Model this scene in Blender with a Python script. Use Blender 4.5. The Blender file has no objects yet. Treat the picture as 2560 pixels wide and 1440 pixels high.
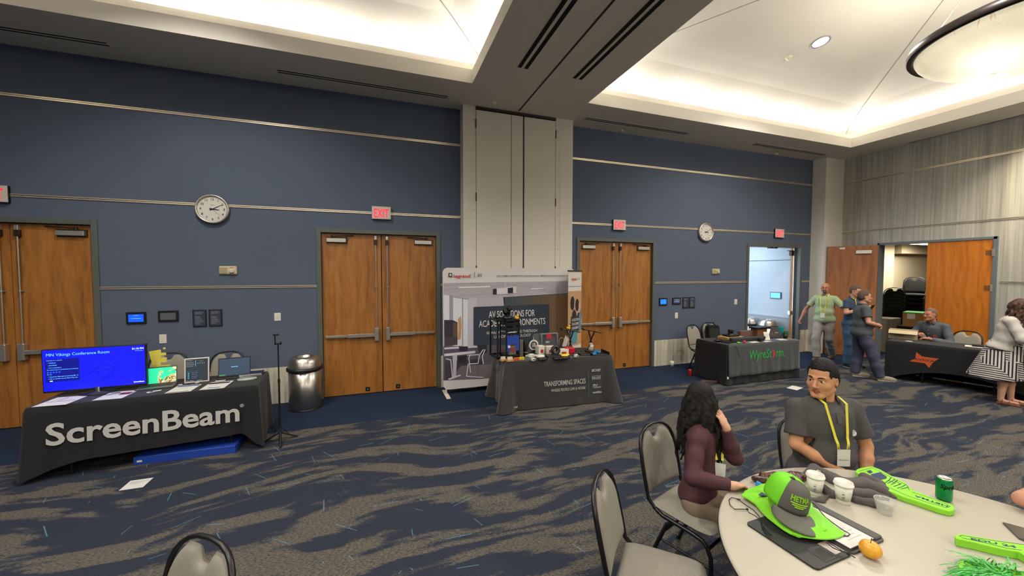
import bpy, bmesh, math, random
import numpy as np
from mathutils import Vector, Matrix
C = bpy.context.scene.collection
SC = bpy.context.scene
PI = math.pi
# ---------------------------------------------------------------- camera, world, exposure
RM = np.array([[9.44065941e-01, 1.25664356e-02, -3.29517199e-01],
               [-3.29756071e-01, 3.79719112e-02, -9.43302214e-01],
               [6.58451261e-04, 9.99199789e-01, 3.99918465e-02]])
for _ in range(20):
    RM = 1.5 * RM - 0.5 * RM @ RM.T @ RM      # orthonormal
CH = 2.05
FPX = 944.0
cam = bpy.data.cameras.new('camera'); camo = bpy.data.objects.new('camera', cam); C.objects.link(camo)
cam.sensor_width = 36; cam.lens = FPX / 2560 * 36; cam.clip_start = .05; cam.clip_end = 100
mw = Matrix.Identity(4)
for i in range(3):
    for j in range(3): mw[i][j] = RM[i, j]
mw[2][3] = CH
camo.matrix_world = mw
SC.camera = camo
SC.view_settings.view_transform = 'Standard'; SC.view_settings.look = 'None'
SC.view_settings.gamma = 1; SC.view_settings.use_curve_mapping = False
SC.view_settings.exposure = 0.90
w = bpy.data.worlds.new('world'); SC.world = w; w.use_nodes = True
w.node_tree.nodes['Background'].inputs[0].default_value = (.6, .65, .7, 1)
w.node_tree.nodes['Background'].inputs[1].default_value = 0.05
SC.cycles.max_bounces = 7; SC.cycles.diffuse_bounces = 4; SC.cycles.glossy_bounces = 3
SC.cycles.transmission_bounces = 6; SC.cycles.transparent_max_bounces = 6
SC.cycles.caustics_reflective = False; SC.cycles.caustics_refractive = False
SC.cycles.sample_clamp_indirect = 6.0

def ray(u, v):
    return RM @ np.array([u - 1280., 720. - v, -FPX])
def PY(u, v, y): r = ray(u, v); t = y / r[1]; return Vector((r[0] * t, y, CH + r[2] * t))
def PZ(u, v, z=0.): r = ray(u, v); t = (z - CH) / r[2]; return Vector((r[0] * t, r[1] * t, z))
def PX(u, v, x): r = ray(u, v); t = x / r[0]; return Vector((x, r[1] * t, CH + r[2] * t))

def area(name, loc, direction, sx, sy, power, col=(1, .86, .68), spread=PI):
    l = bpy.data.lights.new(name, 'AREA'); l.shape = 'RECTANGLE'; l.size = sx; l.size_y = sy
    l.energy = power; l.color = col; l.spread = spread
    o = bpy.data.objects.new(name, l); C.objects.link(o); o.location = loc
    o.rotation_euler = Vector(direction).to_track_quat('-Z', 'Y').to_euler()
    return o
def area_x(name, loc, zdir, xdir, sx, sy, power, col=(1, .86, .68)):
    """area light whose long side runs along xdir and which shines along zdir"""
    o = area(name, loc, zdir, sx, sy, power, col)
    z = -Vector(zdir).normalized(); x = Vector(xdir).normalized(); y = z.cross(x).normalized()
    m = Matrix((x, y, z)).transposed().to_4x4(); m.translation = Vector(loc); o.matrix_world = m
    return o

# coffer geometry, shared by ceiling and cove lights
ZC = 4.94
COFF = [(-5.55, 1.367), (3.375, 10.28)]; CY0, CY1 = -1.45, 5.752
WARM = (1, .93, .82)
COVE_W = 7.8
for (xa, xb) in COFF:
    n = 5
    for k in range(n):
        L = (xb - xa) / n; xc = xa + L * (k + .5)
        area_x('cove_light', (xc, CY1 + .23, 5.255), (0, -1.3, 1), (1, 0, 0), L * .86, .05, COVE_W, WARM)
        area_x('cove_light', (xc, CY0 - .23, 5.255), (0, 1.3, 1), (1, 0, 0), L * .86, .05, COVE_W, WARM)
        L = (CY1 - CY0) / n; yc = CY0 + L * (k + .5)
        area_x('cove_light', (xa - .23, yc, 5.255), (1.3, 0, 1), (0, 1, 0), L * .86, .05, COVE_W, WARM)
        area_x('cove_light', (xb + .23, yc, 5.255), (-1.3, 0, 1), (0, 1, 0), L * .86, .05, COVE_W, WARM)

def spot(name, loc, power, ang=100, col=(1, .9, .78), direction=(0, 0, -1), blend=.6, rad=.06):
    l = bpy.data.lights.new(name, 'SPOT'); l.energy = power; l.spot_size = math.radians(ang); l.spot_blend = blend
    l.shadow_soft_size = rad; l.color = col
    o = bpy.data.objects.new(name, l); C.objects.link(o); o.location = loc
    o.rotation_euler = Vector(direction).to_track_quat('-Z', 'Y').to_euler()
    return o
# recessed downlights: vault faces and the soffits round the coffers (and the unseen rear of the room)
DOWN_VAULT = []
def vault_h(t):
    P = [(-.26, 5.38), (-.1, 5.46), (.1, 5.53), (.4, 5.63), (.7, 5.70), (1.1, 5.78), (1.6, 5.88), (2.1, 5.97), (2.6, 6.06), (3.1, 6.13), (3.7, 6.18)]
    return float(np.interp(t, [p[0] for p in P], [p[1] for p in P]))
for (xa, xb) in COFF:
    xm = (xa + xb) / 2; ym = (CY0 + CY1) / 2
    for (x, y, t, nx, ny) in ((xm + .05, CY1 - 1.42, 1.42, 0, -.12), (xm, CY0 + 1.42, 1.42, 0, .12), (xa + 1.42, ym, 1.42, .12, 0), (xb - 1.42, ym, 1.42, -.12, 0)):
        DOWN_VAULT.append((x, y, vault_h(t), nx, ny))
for (x, y, z, nx, ny) in DOWN_VAULT:
    spot('downlight_lamp', (x, y, z - .05), 185, 135, (1, .95, .88))
for (x, y) in ((-6.5, -4), (-2, -4), (2.4, -4), (7, -4), (-4, -6.5), (0, -6.5), (5, -6.5), (9, -6.5), (9.5, -3)):
    area('downlight_lamp', (x, y, ZC - .02), (0, 0, -1), .3, .3, 60, (1, .9, .78))
area('wall_washer_lamp', (10.72, 2.75, ZC - .03), (.35, .15, -1), .12, .3, 35, (1, .86, .62), 1.6)
# corridor daylight, storage room tube
area('corridor_daylight', (8.3, 8.6, 1.9), (1, -.35, -.05), 2.4, 2.6, 46, (.66, .82, 1.0))
area('storage_lamp', (13.9, 5.9, 2.78), (0, 0, -1), 1.2, .6, 34, (1, .93, .8))
# ---------------------------------------------------------------- naming
def tag(o, label=None, cat=None, group=None, kind=None):
    if label: o['label'] = label
    if cat: o['category'] = cat
    if group: o['group'] = group
    if kind: o['kind'] = kind
    return o
def empty(name, loc=(0, 0, 0), rz=0., label=None, cat=None, group=None):
    o = bpy.data.objects.new(name, None); C.objects.link(o); o.location = loc; o.rotation_euler = (0, 0, rz)
    o.empty_display_size = .1
    return tag(o, label, cat, group)
def copy_tree(o, parent=None):
    c = o.copy(); C.objects.link(c)
    if parent is not None: c.parent = parent; c.matrix_parent_inverse = o.matrix_parent_inverse.copy()
    for ch in [x for x in bpy.data.objects if x.parent is o]: copy_tree(ch, c)
    return c
# ---------------------------------------------------------------- materials
def lin(c):
    if isinstance(c, str):
        c = c.lstrip('#'); c = [int(c[i:i + 2], 16) / 255 for i in (0, 2, 4)]
    else: c = [x / 255 for x in c[:3]]
    return tuple((x / 12.92 if x <= .04045 else ((x + .055) / 1.055) ** 2.4) for x in c) + (1,)
MATS = {}
def mat(name, col, rough=.6, metal=0., spec=.5, emit=None, es=0., bump=0., bscale=200., var=0., vscale=8., trans=0., sheen=0., coat=0., alpha=1., sss=0.):
    if name in MATS: return MATS[name]
    m = bpy.data.materials.new(name); m.use_nodes = True; nt = m.node_tree; b = nt.nodes['Principled BSDF']
    col = lin(col) if not (isinstance(col, tuple) and len(col) == 4) else col
    b.inputs['Base Color'].default_value = col; b.inputs['Roughness'].default_value = rough
    b.inputs['Metallic'].default_value = metal; b.inputs['Specular IOR Level'].default_value = spec
    b.inputs['Transmission Weight'].default_value = trans; b.inputs['Sheen Weight'].default_value = sheen
    b.inputs['Coat Weight'].default_value = coat; b.inputs['Alpha'].default_value = alpha
    if sss: b.inputs['Subsurface Weight'].default_value = sss; b.inputs['Subsurface Radius'].default_value = (.01, .004, .002); b.inputs['Subsurface Scale'].default_value = 1.
    if emit is not None:
        b.inputs['Emission Color'].default_value = lin(emit); b.inputs['Emission Strength'].default_value = es
    tc = None
    if bump or var:
        tc = nt.nodes.new('ShaderNodeTexCoord')
    if bump:
        n = nt.nodes.new('ShaderNodeTexNoise'); n.inputs['Scale'].default_value = bscale; n.inputs['Detail'].default_value = 2
        nt.links.new(tc.outputs['Object'], n.inputs['Vector'])
        bp = nt.nodes.new('ShaderNodeBump'); bp.inputs['Strength'].default_value = bump; bp.inputs['Distance'].default_value = .002
        nt.links.new(n.outputs['Fac'], bp.inputs['Height']); nt.links.new(bp.outputs['Normal'], b.inputs['Normal'])
    if var:
        n = nt.nodes.new('ShaderNodeTexNoise'); n.inputs['Scale'].default_value = vscale; n.inputs['Detail'].default_value = 4
        nt.links.new(tc.outputs['Object'], n.inputs['Vector'])
        mx = nt.nodes.new('ShaderNodeMix'); mx.data_type = 'RGBA'
        mx.inputs['A'].default_value = tuple(max(0, c * (1 - var)) for c in col[:3]) + (1,)
        mx.inputs['B'].default_value = tuple(min(1, c * (1 + var)) for c in col[:3]) + (1,)
        nt.links.new(n.outputs['Fac'], mx.inputs['Factor']); nt.links.new(mx.outputs['Result'], b.inputs['Base Color'])
    MATS[name] = m
    return m
class NT:
    """tiny node-graph helper"""
    def __init__(s, name, rough=.6, spec=.4, metal=0.):
        s.m = bpy.data.materials.new(name); s.m.use_nodes = True; s.t = s.m.node_tree; s.b = s.t.nodes['Principled BSDF']
        s.b.inputs['Roughness'].default_value = rough; s.b.inputs['Specular IOR Level'].default_value = spec; s.b.inputs['Metallic'].default_value = metal
        MATS[name] = s.m
    def n(s, typ, props=None, **inp):
        k = s.t.nodes.new('ShaderNode' + typ)
        for a, b in (props or {}).items(): setattr(k, a, b)
        for a, b in inp.items():
            a2 = a.replace('_', ' ')
            sock = k.inputs[int(a[1:])] if a[0] == 'i' and a[1:].isdigit() else (k.inputs[a] if a in k.inputs else k.inputs[a2])
            if hasattr(b, 'is_output') or isinstance(b, bpy.types.NodeSocket): s.t.links.new(b, sock)
            else: sock.default_value = b
        return k
    def math(s, op, a, b=0., c=None, clamp=False):
        k = s.n('Math', {'operation': op, 'use_clamp': clamp}, i0=a, i1=b)
        if c is not None:
            if isinstance(c, bpy.types.NodeSocket): s.t.links.new(c, k.inputs[2])
            else: k.inputs[2].default_value = c
        return k.outputs[0]
    def mix(s, f, a, b):
        k = s.n('Mix', {'data_type': 'RGBA'})
        for nm, v in (('Factor', f), ('A', a), ('B', b)):
            sock = k.inputs[nm] if nm == 'Factor' else [q for q in k.inputs if q.name == nm and q.type == 'RGBA'][0]
            if isinstance(v, bpy.types.NodeSocket): s.t.links.new(v, sock)
            else: sock.default_value = v
        return [q for q in k.outputs if q.type == 'RGBA'][0]
    def ramp(s, f, stops):
        k = s.n('ValToRGB', None, i0=f); e = k.color_ramp.elements
        e[0].position, e[0].color = stops[0]; e[1].position, e[1].color = stops[-1]
        for p, c in stops[1:-1]:
            q = e.new(p); q.color = c
        return k.outputs[0]
    def pos(s, scale=(1, 1, 1), rot=(0, 0, 0), kind='obj'):
        v = s.n('NewGeometry').outputs['Position'] if kind == 'world' else s.n('TexCoord').outputs['Object']
        return s.n('Mapping', None, Vector=v, Scale=scale, Rotation=rot).outputs[0]
    def color(s, sock): s.t.links.new(sock, s.b.inputs['Base Color']); return s
    def bump(s, h, strength=.3, dist=.002):
        b = s.n('Bump', None, Height=h, Strength=strength, Distance=dist); s.t.links.new(b.outputs[0], s.b.inputs['Normal']); return s
# ---------------------------------------------------------------- mesh builder
class MB:
    def __init__(s): s.v = []; s.f = []; s.mi = []; s.n = 0; s.sm = []
    def add(s, V, F, mi=0, smooth=False, M=None):
        V = np.asarray(V, float).reshape(-1, 3)
        if M is not None:
            M = np.array(M); V = V @ M[:3, :3].T + M[:3, 3]
        s.v.append(V); s.f += [[i + s.n for i in f] for f in F]; s.mi += [mi] * len(F); s.sm += [smooth] * len(F); s.n += len(V)
        return s
    def box(s, a, b, mi=0, bev=0., M=None):
        a = np.minimum(a, b).astype(float), np.maximum(a, b).astype(float)
        lo, hi = a
        if bev <= 0 or min(hi - lo) < bev * 2.05:
            x0, y0, z0 = lo; x1, y1, z1 = hi
            V = [(x0, y0, z0), (x1, y0, z0), (x1, y1, z0), (x0, y1, z0), (x0, y0, z1), (x1, y0, z1), (x1, y1, z1), (x0, y1, z1)]
            return s.add(V, [(0, 3, 2, 1), (4, 5, 6, 7), (0, 1, 5, 4), (1, 2, 6, 5), (2, 3, 7, 6), (3, 0, 4, 7)], mi, False, M)
        # chamfered box: per corner 3 verts
        V = []; idx = {}
        for cx in (0, 1):
            for cy in (0, 1):
                for cz in (0, 1):
                    c = np.array([(lo, hi)[cx][0], (lo, hi)[cy][1], (lo, hi)[cz][2]])
                    sg = np.array([1 - 2 * cx, 1 - 2 * cy, 1 - 2 * cz]) * bev
                    for ax in range(3):      # vertex lying on the face normal to ax
                        o = sg.copy(); o[ax] = 0; idx[cx, cy, cz, ax] = len(V); V.append(c + o)
        F = []
        g = lambda cx, cy, cz, ax: idx[cx, cy, cz, ax]
        for q in (0, 1):
            F.append([g(q, 0, 0, 0), g(q, 1, 0, 0), g(q, 1, 1, 0), g(q, 0, 1, 0)][::(1 if q else -1)])
            F.append([g(0, q, 0, 1), g(0, q, 1, 1), g(1, q, 1, 1), g(1, q, 0, 1)][::(1 if q else -1)])
            F.append([g(0, 0, q, 2), g(1, 0, q, 2), g(1, 1, q, 2), g(0, 1, q, 2)][::(1 if q else -1)])
        for p in (0, 1):
            for q in (0, 1):
                r = 1 if (p ^ q) else -1
                F.append([g(p, q, 0, 0), g(p, q, 1, 0), g(p, q, 1, 1), g(p, q, 0, 1)][::r])
                F.append([g(p, 0, q, 2), g(p, 1, q, 2), g(p, 1, q, 0), g(p, 0, q, 0)][::r])
                F.append([g(0, p, q, 1), g(1, p, q, 1), g(1, p, q, 2), g(0, p, q, 2)][::r])
                for t in (0, 1):
                    r3 = 1 if (p ^ q ^ t) else -1
                    F.append([g(p, q, t, 0), g(p, q, t, 1), g(p, q, t, 2)][::r3])
        return s.add(V, F, mi, False, M)
    def cyl(s, p0, p1, r0, r1=None, n=16, mi=0, caps=True, smooth=True):
        r1 = r0 if r1 is None else r1
        p0 = np.array(p0, float); p1 = np.array(p1, float); d = p1 - p0; L = np.linalg.norm(d); d = d / (L or 1)
        a = np.cross(d, [0, 0, 1.]); a = a / np.linalg.norm(a) if np.linalg.norm(a) > 1e-6 else np.array([1., 0, 0]); b = np.cross(d, a)
        th = np.arange(n) * 2 * PI / n; ring = np.outer(np.cos(th), a) + np.outer(np.sin(th), b)
        V = np.vstack([p0 + ring * r0, p1 + ring * r1])
        F = [(i, i + n, (i + 1) % n + n, (i + 1) % n) for i in range(n)]
        s.add(V, F, mi, smooth)
        if caps:
            s.add(V[:n], [tuple(range(n))], mi); s.add(V[n:], [tuple(range(n))[::-1]], mi)
        return s
    def tube(s, pts, r, n=8, mi=0, closed=False, caps=True, flat=1., up=None):
        """sweep a circle (or ellipse: flat = width factor across up) along points"""
        P = [np.array(p, float) for p in pts]; m = len(P); rs = r if hasattr(r, '__len__') else [r] * m
        V = []; prev = None
        for i in range(m):
            t = (P[(i + 1) % m] if (closed or i < m - 1) else P[i]) - (P[i - 1] if (closed or i > 0) else P[i])
            t = t / (np.linalg.norm(t) or 1)
            if up is not None: a = np.cross(t, up)
            elif prev is None: a = np.cross(t, [0, 0, 1.]) if abs(t[2]) < .9 else np.cross(t, [1., 0, 0])
            else: a = prev - t * prev.dot(t)
            a = a / (np.linalg.norm(a) or 1); prev = a; b = np.cross(t, a)
            for k in range(n):
                th = 2 * PI * k / n; V.append(P[i] + (a * math.cos(th) * flat + b * math.sin(th)) * rs[i])
        F = []
        for i in range(m if closed else m - 1):
            j = (i + 1) % m
            for k in range(n): F.append((i * n + k, i * n + (k + 1) % n, j * n + (k + 1) % n, j * n + k))
        s.add(V, F, mi, True)
        if caps and not closed:
            s.add(V[:n], [tuple(range(n))[::-1]], mi); s.add(V[-n:], [tuple(range(n))], mi)
        return s
    def lathe(s, prof, n=32, c=(0, 0, 0), mi=0, M=None, smooth=True, arc=2 * PI):
        V = []; m = len(prof); full = abs(arc - 2 * PI) < 1e-6; N = n if full else n + 1
        for k in range(N):
            th = arc * k / n
            for (r, z) in prof: V.append((c[0] + r * math.cos(th), c[1] + r * math.sin(th), c[2] + z))
        F = []
        for k in range(n):
            k2 = (k + 1) % N
            for i in range(m - 1): F.append((k * m + i, k2 * m + i, k2 * m + i + 1, k * m + i + 1))
        return s.add(V, F, mi, smooth, M)
    def grid(s, fn, nu, nv, mi=0, smooth=True, closed_u=False):
        V = [fn(i / (nu if closed_u else nu - 1), j / (nv - 1)) for i in range(nu) for j in range(nv)]
        F = []
        for i in range(nu if closed_u else nu - 1):
            for j in range(nv - 1):
                a = i * nv + j; b = ((i + 1) % nu) * nv + j; F.append((a, b, b + 1, a + 1))
        return s.add(V, F, mi, smooth)
    def prism(s, poly, z0, z1, mi=0, M=None, smooth=False):
        n = len(poly); V = [(p[0], p[1], z0) for p in poly] + [(p[0], p[1], z1) for p in poly]
        F = [tuple(range(n))[::-1], tuple(range(n, 2 * n))] + [(i, (i + 1) % n, (i + 1) % n + n, i + n) for i in range(n)]
        return s.add(V, F, mi, smooth, M)
    def ball(s, c, r, n=12, mi=0, M=None):
        r = np.array(r if hasattr(r, '__len__') else (r, r, r), float); V = []
        for i in range(n + 1):
            ph = PI * i / n
            for k in range(2 * n):
                th = PI * k / n; V.append((c[0] + r[0] * math.sin(ph) * math.cos(th), c[1] + r[1] * math.sin(ph) * math.sin(th), c[2] + r[2] * math.cos(ph)))
        F = [(i * 2 * n + k, (i + 1) * 2 * n + k, (i + 1) * 2 * n + (k + 1) % (2 * n), i * 2 * n + (k + 1) % (2 * n)) for i in range(n) for k in range(2 * n)]
        return s.add(V, F, mi, True, M)
    def build(s, name, m, parent=None, tags=None):
        me = bpy.data.meshes.new(name)
        V = np.vstack(s.v) if s.v else np.zeros((0, 3))
        me.from_pydata(V.tolist(), [], s.f)
        for x in (m if isinstance(m, (list, tuple)) else [m]): me.materials.append(x)
        if me.polygons:
            me.polygons.foreach_set('material_index', s.mi); me.polygons.foreach_set('use_smooth', s.sm)
        me.update()
        o = bpy.data.objects.new(name, me); C.objects.link(o)
        if parent is not None: o.parent = parent
        if tags: tag(o, *tags)
        return o
def T(x=0, y=0, z=0, rz=0., rx=0., ry=0., s=1.):
    return Matrix.Translation((x, y, z)) @ Matrix.Rotation(rz, 4, 'Z') @ Matrix.Rotation(ry, 4, 'Y') @ Matrix.Rotation(rx, 4, 'X') @ Matrix.Scale(s, 4)
def frame(o, ex, ey, ez):
    """matrix from origin and three axis vectors"""
    m = Matrix.Identity(4)
    for i in range(3): m[i][0] = ex[i]; m[i][1] = ey[i]; m[i][2] = ez[i]; m[i][3] = o[i]
    return m
def obj(name, mb, m, parent=None, label=None, cat=None, group=None, kind=None):
    o = mb.build(name, m, parent); return tag(o, label, cat, group, kind)
def struct(name, mb, m, parent=None):
    o = mb.build(name, m, parent)
    if parent is None: o['kind'] = 'structure'
    return o
# ---------------------------------------------------------------- text as mesh
_tc = {}
def text_geo(body, size=.1, bold=0., xs=1., shear=0., align='CENTER', spacing=1., depth=.0006, line=1.):
    key = (body, size, bold, xs, shear, align, spacing, depth, line)
    if key in _tc: return _tc[key]
    cu = bpy.data.curves.new('txt', 'FONT'); cu.body = body; cu.size = size; cu.align_x = align; cu.offset = bold * size
    cu.shear = shear; cu.space_character = spacing; cu.extrude = depth / 2; cu.resolution_u = 3; cu.space_line = line
    o = bpy.data.objects.new('txt', cu); C.objects.link(o)
    dg = bpy.context.evaluated_depsgraph_get(); me = bpy.data.meshes.new_from_object(o.evaluated_get(dg))
    V = np.zeros(len(me.vertices) * 3); me.vertices.foreach_get('co', V); V = V.reshape(-1, 3); V[:, 0] *= xs
    F = [list(p.vertices) for p in me.polygons]
    bpy.data.objects.remove(o); bpy.data.curves.remove(cu); bpy.data.meshes.remove(me)
    _tc[key] = (V, F); return V, F
def put_text(mb, M, body, size, mi=0, warp=None, **k):
    """local x right, y up, z out of the page"""
    V, F = text_geo(body, size, **k)
    if warp is not None: V = warp(V.copy())
    mb.add(V, F, mi, False, M); return mb
def fit(mb, M, body, x0, x1, zb, cap, mi=0, warp=None, bold=0., **k):
    """text fitted between x0 and x1 with its baseline at zb and capitals cap tall"""
    Vh, _ = text_geo('H', 1., bold); hh = Vh[:, 1].max() - Vh[:, 1].min(); size = cap / hh
    k.pop('align', None)
    V, F = text_geo(body, size, bold, align='LEFT', **k); V = V.copy(); w0, w1 = V[:, 0].min(), V[:, 0].max()
    V[:, 0] = x0 + (V[:, 0] - w0) * (x1 - x0) / (w1 - w0); V[:, 1] += zb
    if warp is not None: V = warp(V)
    mb.add(V, F, mi, False, M)
# upright page frames
def face_mY(x, y, z): return frame((x, y, z), (1, 0, 0), (0, 0, 1), (0, -1, 0))      # faces -Y (back wall things)
def face_mX(x, y, z): return frame((x, y, z), (0, -1, 0), (0, 0, 1), (-1, 0, 0))     # faces -X (right wall things)
def rrect(w, h, r, n=5, cx=0, cy=0):
    P = []
    for (sx, sy, a0) in ((1, -1, -PI / 2), (1, 1, 0), (-1, 1, PI / 2), (-1, -1, PI)):
        for k in range(n + 1):
            a = a0 + PI / 2 * k / n; P.append((cx + sx * (w / 2 - r) + r * math.cos(a), cy + sy * (h / 2 - r) + r * math.sin(a)))
    return P
# ================================================================ materials of the room
def mk_floor():
    t = NT('carpet', rough=.97, spec=.1)
    navy = lin('#2a2f3b'); navy2 = lin('#383c46'); taupe = lin('#645f55'); taupe2 = lin('#45423d'); cyan = lin('#5f8a9b')
    P = t.pos(kind='world')
    # broad brush-stroke patches, stretched along the room and slightly fanned
    d = t.n('TexNoise', None, Vector=P, Scale=.55, Detail=1.).outputs['Color']
    dd = t.n('VectorMath', {'operation': 'SCALE'}, i0=d); dd.inputs['Scale'].default_value = .9
    P2 = t.n('VectorMath', {'operation': 'ADD'}, i0=P, i1=dd.outputs[0]).outputs[0]
    m1 = t.n('Mapping', None, Vector=P2, Scale=(1.0, 4.9, 1), Rotation=(0, 0, .13)).outputs[0]
    n1 = t.n('TexNoise', None, Vector=m1, Scale=1.15, Detail=3., Roughness=.52).outputs['Fac']
    m2 = t.n('Mapping', None, Vector=P, Scale=(14, 60, 1), Rotation=(0, 0, .35)).outputs[0]
    n2 = t.n('TexNoise', None, Vector=m2, Scale=2.2, Detail=3., Roughness=.7).outputs['Fac']
    m3 = t.n('Mapping', None, Vector=P, Scale=(30, 90, 1), Rotation=(0, 0, -.5)).outputs[0]
    n3 = t.n('TexNoise', None, Vector=m3, Scale=1.6, Detail=2.).outputs['Fac']
    edge = t.math('ADD', n1, t.math('MULTIPLY', t.math('SUBTRACT', n2, .5), .24))
    m4 = t.n('Mapping', None, Vector=P2, Scale=(1.9, 6.5, 1), Rotation=(0, 0, -.35), Location=(5, 3, 0)).outputs[0]
    n4 = t.n('TexNoise', None, Vector=m4, Scale=1., Detail=2.).outputs['Fac']
    edge = t.math('ADD', edge, t.math('MULTIPLY', t.math('SUBTRACT', n4, .5), .55))
    patch = t.math('SMOOTH_MIN', t.math('MULTIPLY', t.math('SUBTRACT', edge, .487), 13., clamp=True), 1., .01, clamp=True)
    fleck = t.math('MULTIPLY', t.math('SUBTRACT', t.math('ADD', t.math('MULTIPLY', n3, .5), t.math('MULTIPLY', n2, .5)), .40), 6., clamp=True)
    base = t.mix(t.math('MULTIPLY', t.math('SUBTRACT', n2, .35), 1.6, clamp=True), navy, navy2)
    top = t.mix(fleck, taupe2, taupe)
    holes = t.math('MULTIPLY', t.math('SUBTRACT', n3, .36), 9., clamp=True)
    patch2 = t.math('MULTIPLY', patch, t.math('ADD', t.math('MULTIPLY', holes, .75), .25))
    col = t.mix(patch2, base, top)
    # thin pale-blue dashes, one or none per cell
    for (sc, off, ln, seed) in ((1.9, (0, 0, 0), .24, 0.), (1.5, (3.3, 7.1, 0), .17, .37)):
        mp = t.n('Mapping', None, Vector=P, Scale=(sc, sc, 0), Location=off).outputs[0]
        v = t.n('TexVoronoi', {'feature': 'F1'}, Vector=mp, Scale=1., Randomness=.8)
        rel = t.n('VectorMath', {'operation': 'SUBTRACT'}, i0=mp, i1=v.outputs['Position']).outputs[0]
        cs = t.n('SeparateColor', None, i0=v.outputs['Color'])
        # angle family: mostly shallow rising or falling
        a = t.math('ADD', t.math('MULTIPLY', t.math('GREATER_THAN', cs.outputs[0], .5), 1.25), t.math('MULTIPLY', cs.outputs[1], .9)); a = t.math('SUBTRACT', a, .75 - seed)
        r = t.n('VectorRotate', {'rotation_type': 'Z_AXIS'}, Vector=rel, Angle=a).outputs[0]
        s = t.n('SeparateXYZ', None, i0=r)
        L = t.math('MULTIPLY', cs.outputs[2], ln)
        inx = t.math('LESS_THAN', t.math('ABSOLUTE', s.outputs[0]), L)
        iny = t.math('LESS_THAN', t.math('ABSOLUTE', s.outputs[1]), .0060)
        g = t.math('ADD', .22, t.math('MULTIPLY', t.math('GREATER_THAN', n2, .47), .5))
        col = t.mix(t.math('MULTIPLY', t.math('MULTIPLY', inx, iny), g), col, cyan)
    # plain navy border carpet along the back wall
    sy = t.n('SeparateXYZ', None, i0=t.n('NewGeometry').outputs['Position']).outputs[1]
    e = t.math('ADD', sy, t.math('MULTIPLY', t.math('SUBTRACT', n2, .5), .05))
    brd = t.math('GREATER_THAN', e, 5.50)
    nb = t.n('TexNoise', None, Vector=P, Scale=160., Detail=2.).outputs['Fac']
    col = t.mix(brd, col, t.mix(nb, lin('#1e2739'), lin('#283449')))
    t.color(col); t.bump(t.math('ADD', n2, nb), .5, .004)
    return t.m
FLOOR = mk_floor()
def mk_fabric(name, c1, c2, rough=.92, s=(260, 260, 34)):
    t = NT(name, rough=rough, spec=.15); P = t.pos(s, kind='world')
    n = t.n('TexNoise', None, Vector=P, Scale=1., Detail=3.).outputs['Fac']
    n2 = t.n('TexNoise', None, Vector=t.pos((1, 1, 1), kind='world'), Scale=1.3, Detail=3.).outputs['Fac']
    t.color(t.mix(t.math('ADD', t.math('MULTIPLY', n, .7), t.math('MULTIPLY', n2, .3)), lin(c1), lin(c2))); t.bump(n, .12, .001); return t.m
BLUEW = mk_fabric('blue_wall_vinyl', '#505969', '#5e6879')
CREAM = mk_fabric('cream_panel_fabric', '#cbc6b9', '#dad5c8', s=(60, 60, 400))
def mk_streak(name, cols, fx, fz, rough=.6, ax='world', scale=1., stops=None):
    t = NT(name, rough=rough, spec=.3)
    P = t.pos((fx, fx, fz), kind=ax)
    n = t.n('TexNoise', None, Vector=P, Scale=scale, Detail=5., Roughness=.6).outputs['Fac']
    m = t.n('TexNoise', None, Vector=t.pos((fx * .22, fx * .22, fz * .5), kind=ax), Scale=scale, Detail=2.).outputs['Fac']
    f = t.math('ADD', t.math('MULTIPLY', n, .6), t.math('MULTIPLY', m, .4))
    st = stops or [.34, .44, .54, .64]
    t.color(t.ramp(f, [(st[i], lin(cols[i])) for i in range(4)])); t.bump(n, .1, .001); return t.m
GREYW = mk_streak('grey_striated_wall', ['#83817a', '#949288', '#a3a096', '#b1ada0'], 38, .7)
WAINS = mk_streak('pale_streaked_wainscot', ['#8f9089', '#b4b0a0', '#cfc8b4', '#ddd5bf'], 14, .5, .5)
def mk_wood(name, c, fx=9.):
    t = NT(name, rough=.42, spec=.4)
    P = t.pos((fx, fx, .55), kind='world')
    d = t.n('TexNoise', None, Vector=t.pos((1.2, 1.2, .5), kind='world'), Scale=1.6, Detail=2.).outputs['Color']
    dd = t.n('VectorMath', {'operation': 'SCALE'}, i0=d); dd.inputs['Scale'].default_value = 2.2
    P2 = t.n('VectorMath', {'operation': 'ADD'}, i0=P, i1=dd.outputs[0]).outputs[0]
    n = t.n('TexNoise', None, Vector=P2, Scale=1.6, Detail=6., Roughness=.62).outputs['Fac']
    g = t.n('TexNoise', None, Vector=t.pos((160, 160, 4), kind='world'), Scale=1., Detail=2.).outputs['Fac']
    f = t.math('ADD', t.math('MULTIPLY', n, .8), t.math('MULTIPLY', g, .2))
    t.color(t.ramp(f, [(.3, lin(c[0])), (.45, lin(c[1])), (.56, lin(c[2])), (.72, lin(c[3]))])); t.b.inputs['Coat Weight'].default_value = .15
    t.b.inputs['Coat Roughness'].default_value = .3
    return t.m
WOOD = mk_wood('door_veneer', ['#70451c', '#935e27', '#a16a2f', '#ae773a'])
WOODR = mk_wood('storage_door_veneer', ['#955210', '#a85f12', '#b56a1a', '#bf7424'])
CEILM = mat('ceiling_paint', '#e2dcd0', .9, spec=.1)
VAULT = mat('vault_paint', '#d6d3cc', .85, spec=.1)
FRAMEM = mat('door_frame_paint', '#565b55', .45)
STEEL = mat('satin_aluminium', '#c9c3b6', .32, metal=.85, bump=0)
NICKEL = mat('brushed_nickel_trim', '#d8ccb4', .3, metal=.7)
DARK = mat('dark_gap', '#0b0a0a', .9)
BROWN = mat('dark_brown_track', '#2e201b', .6)
BLACKP = mat('black_plastic', '#121213', .45)
WHITEP = mat('white_plastic', '#d6d1c4', .45)
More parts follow.
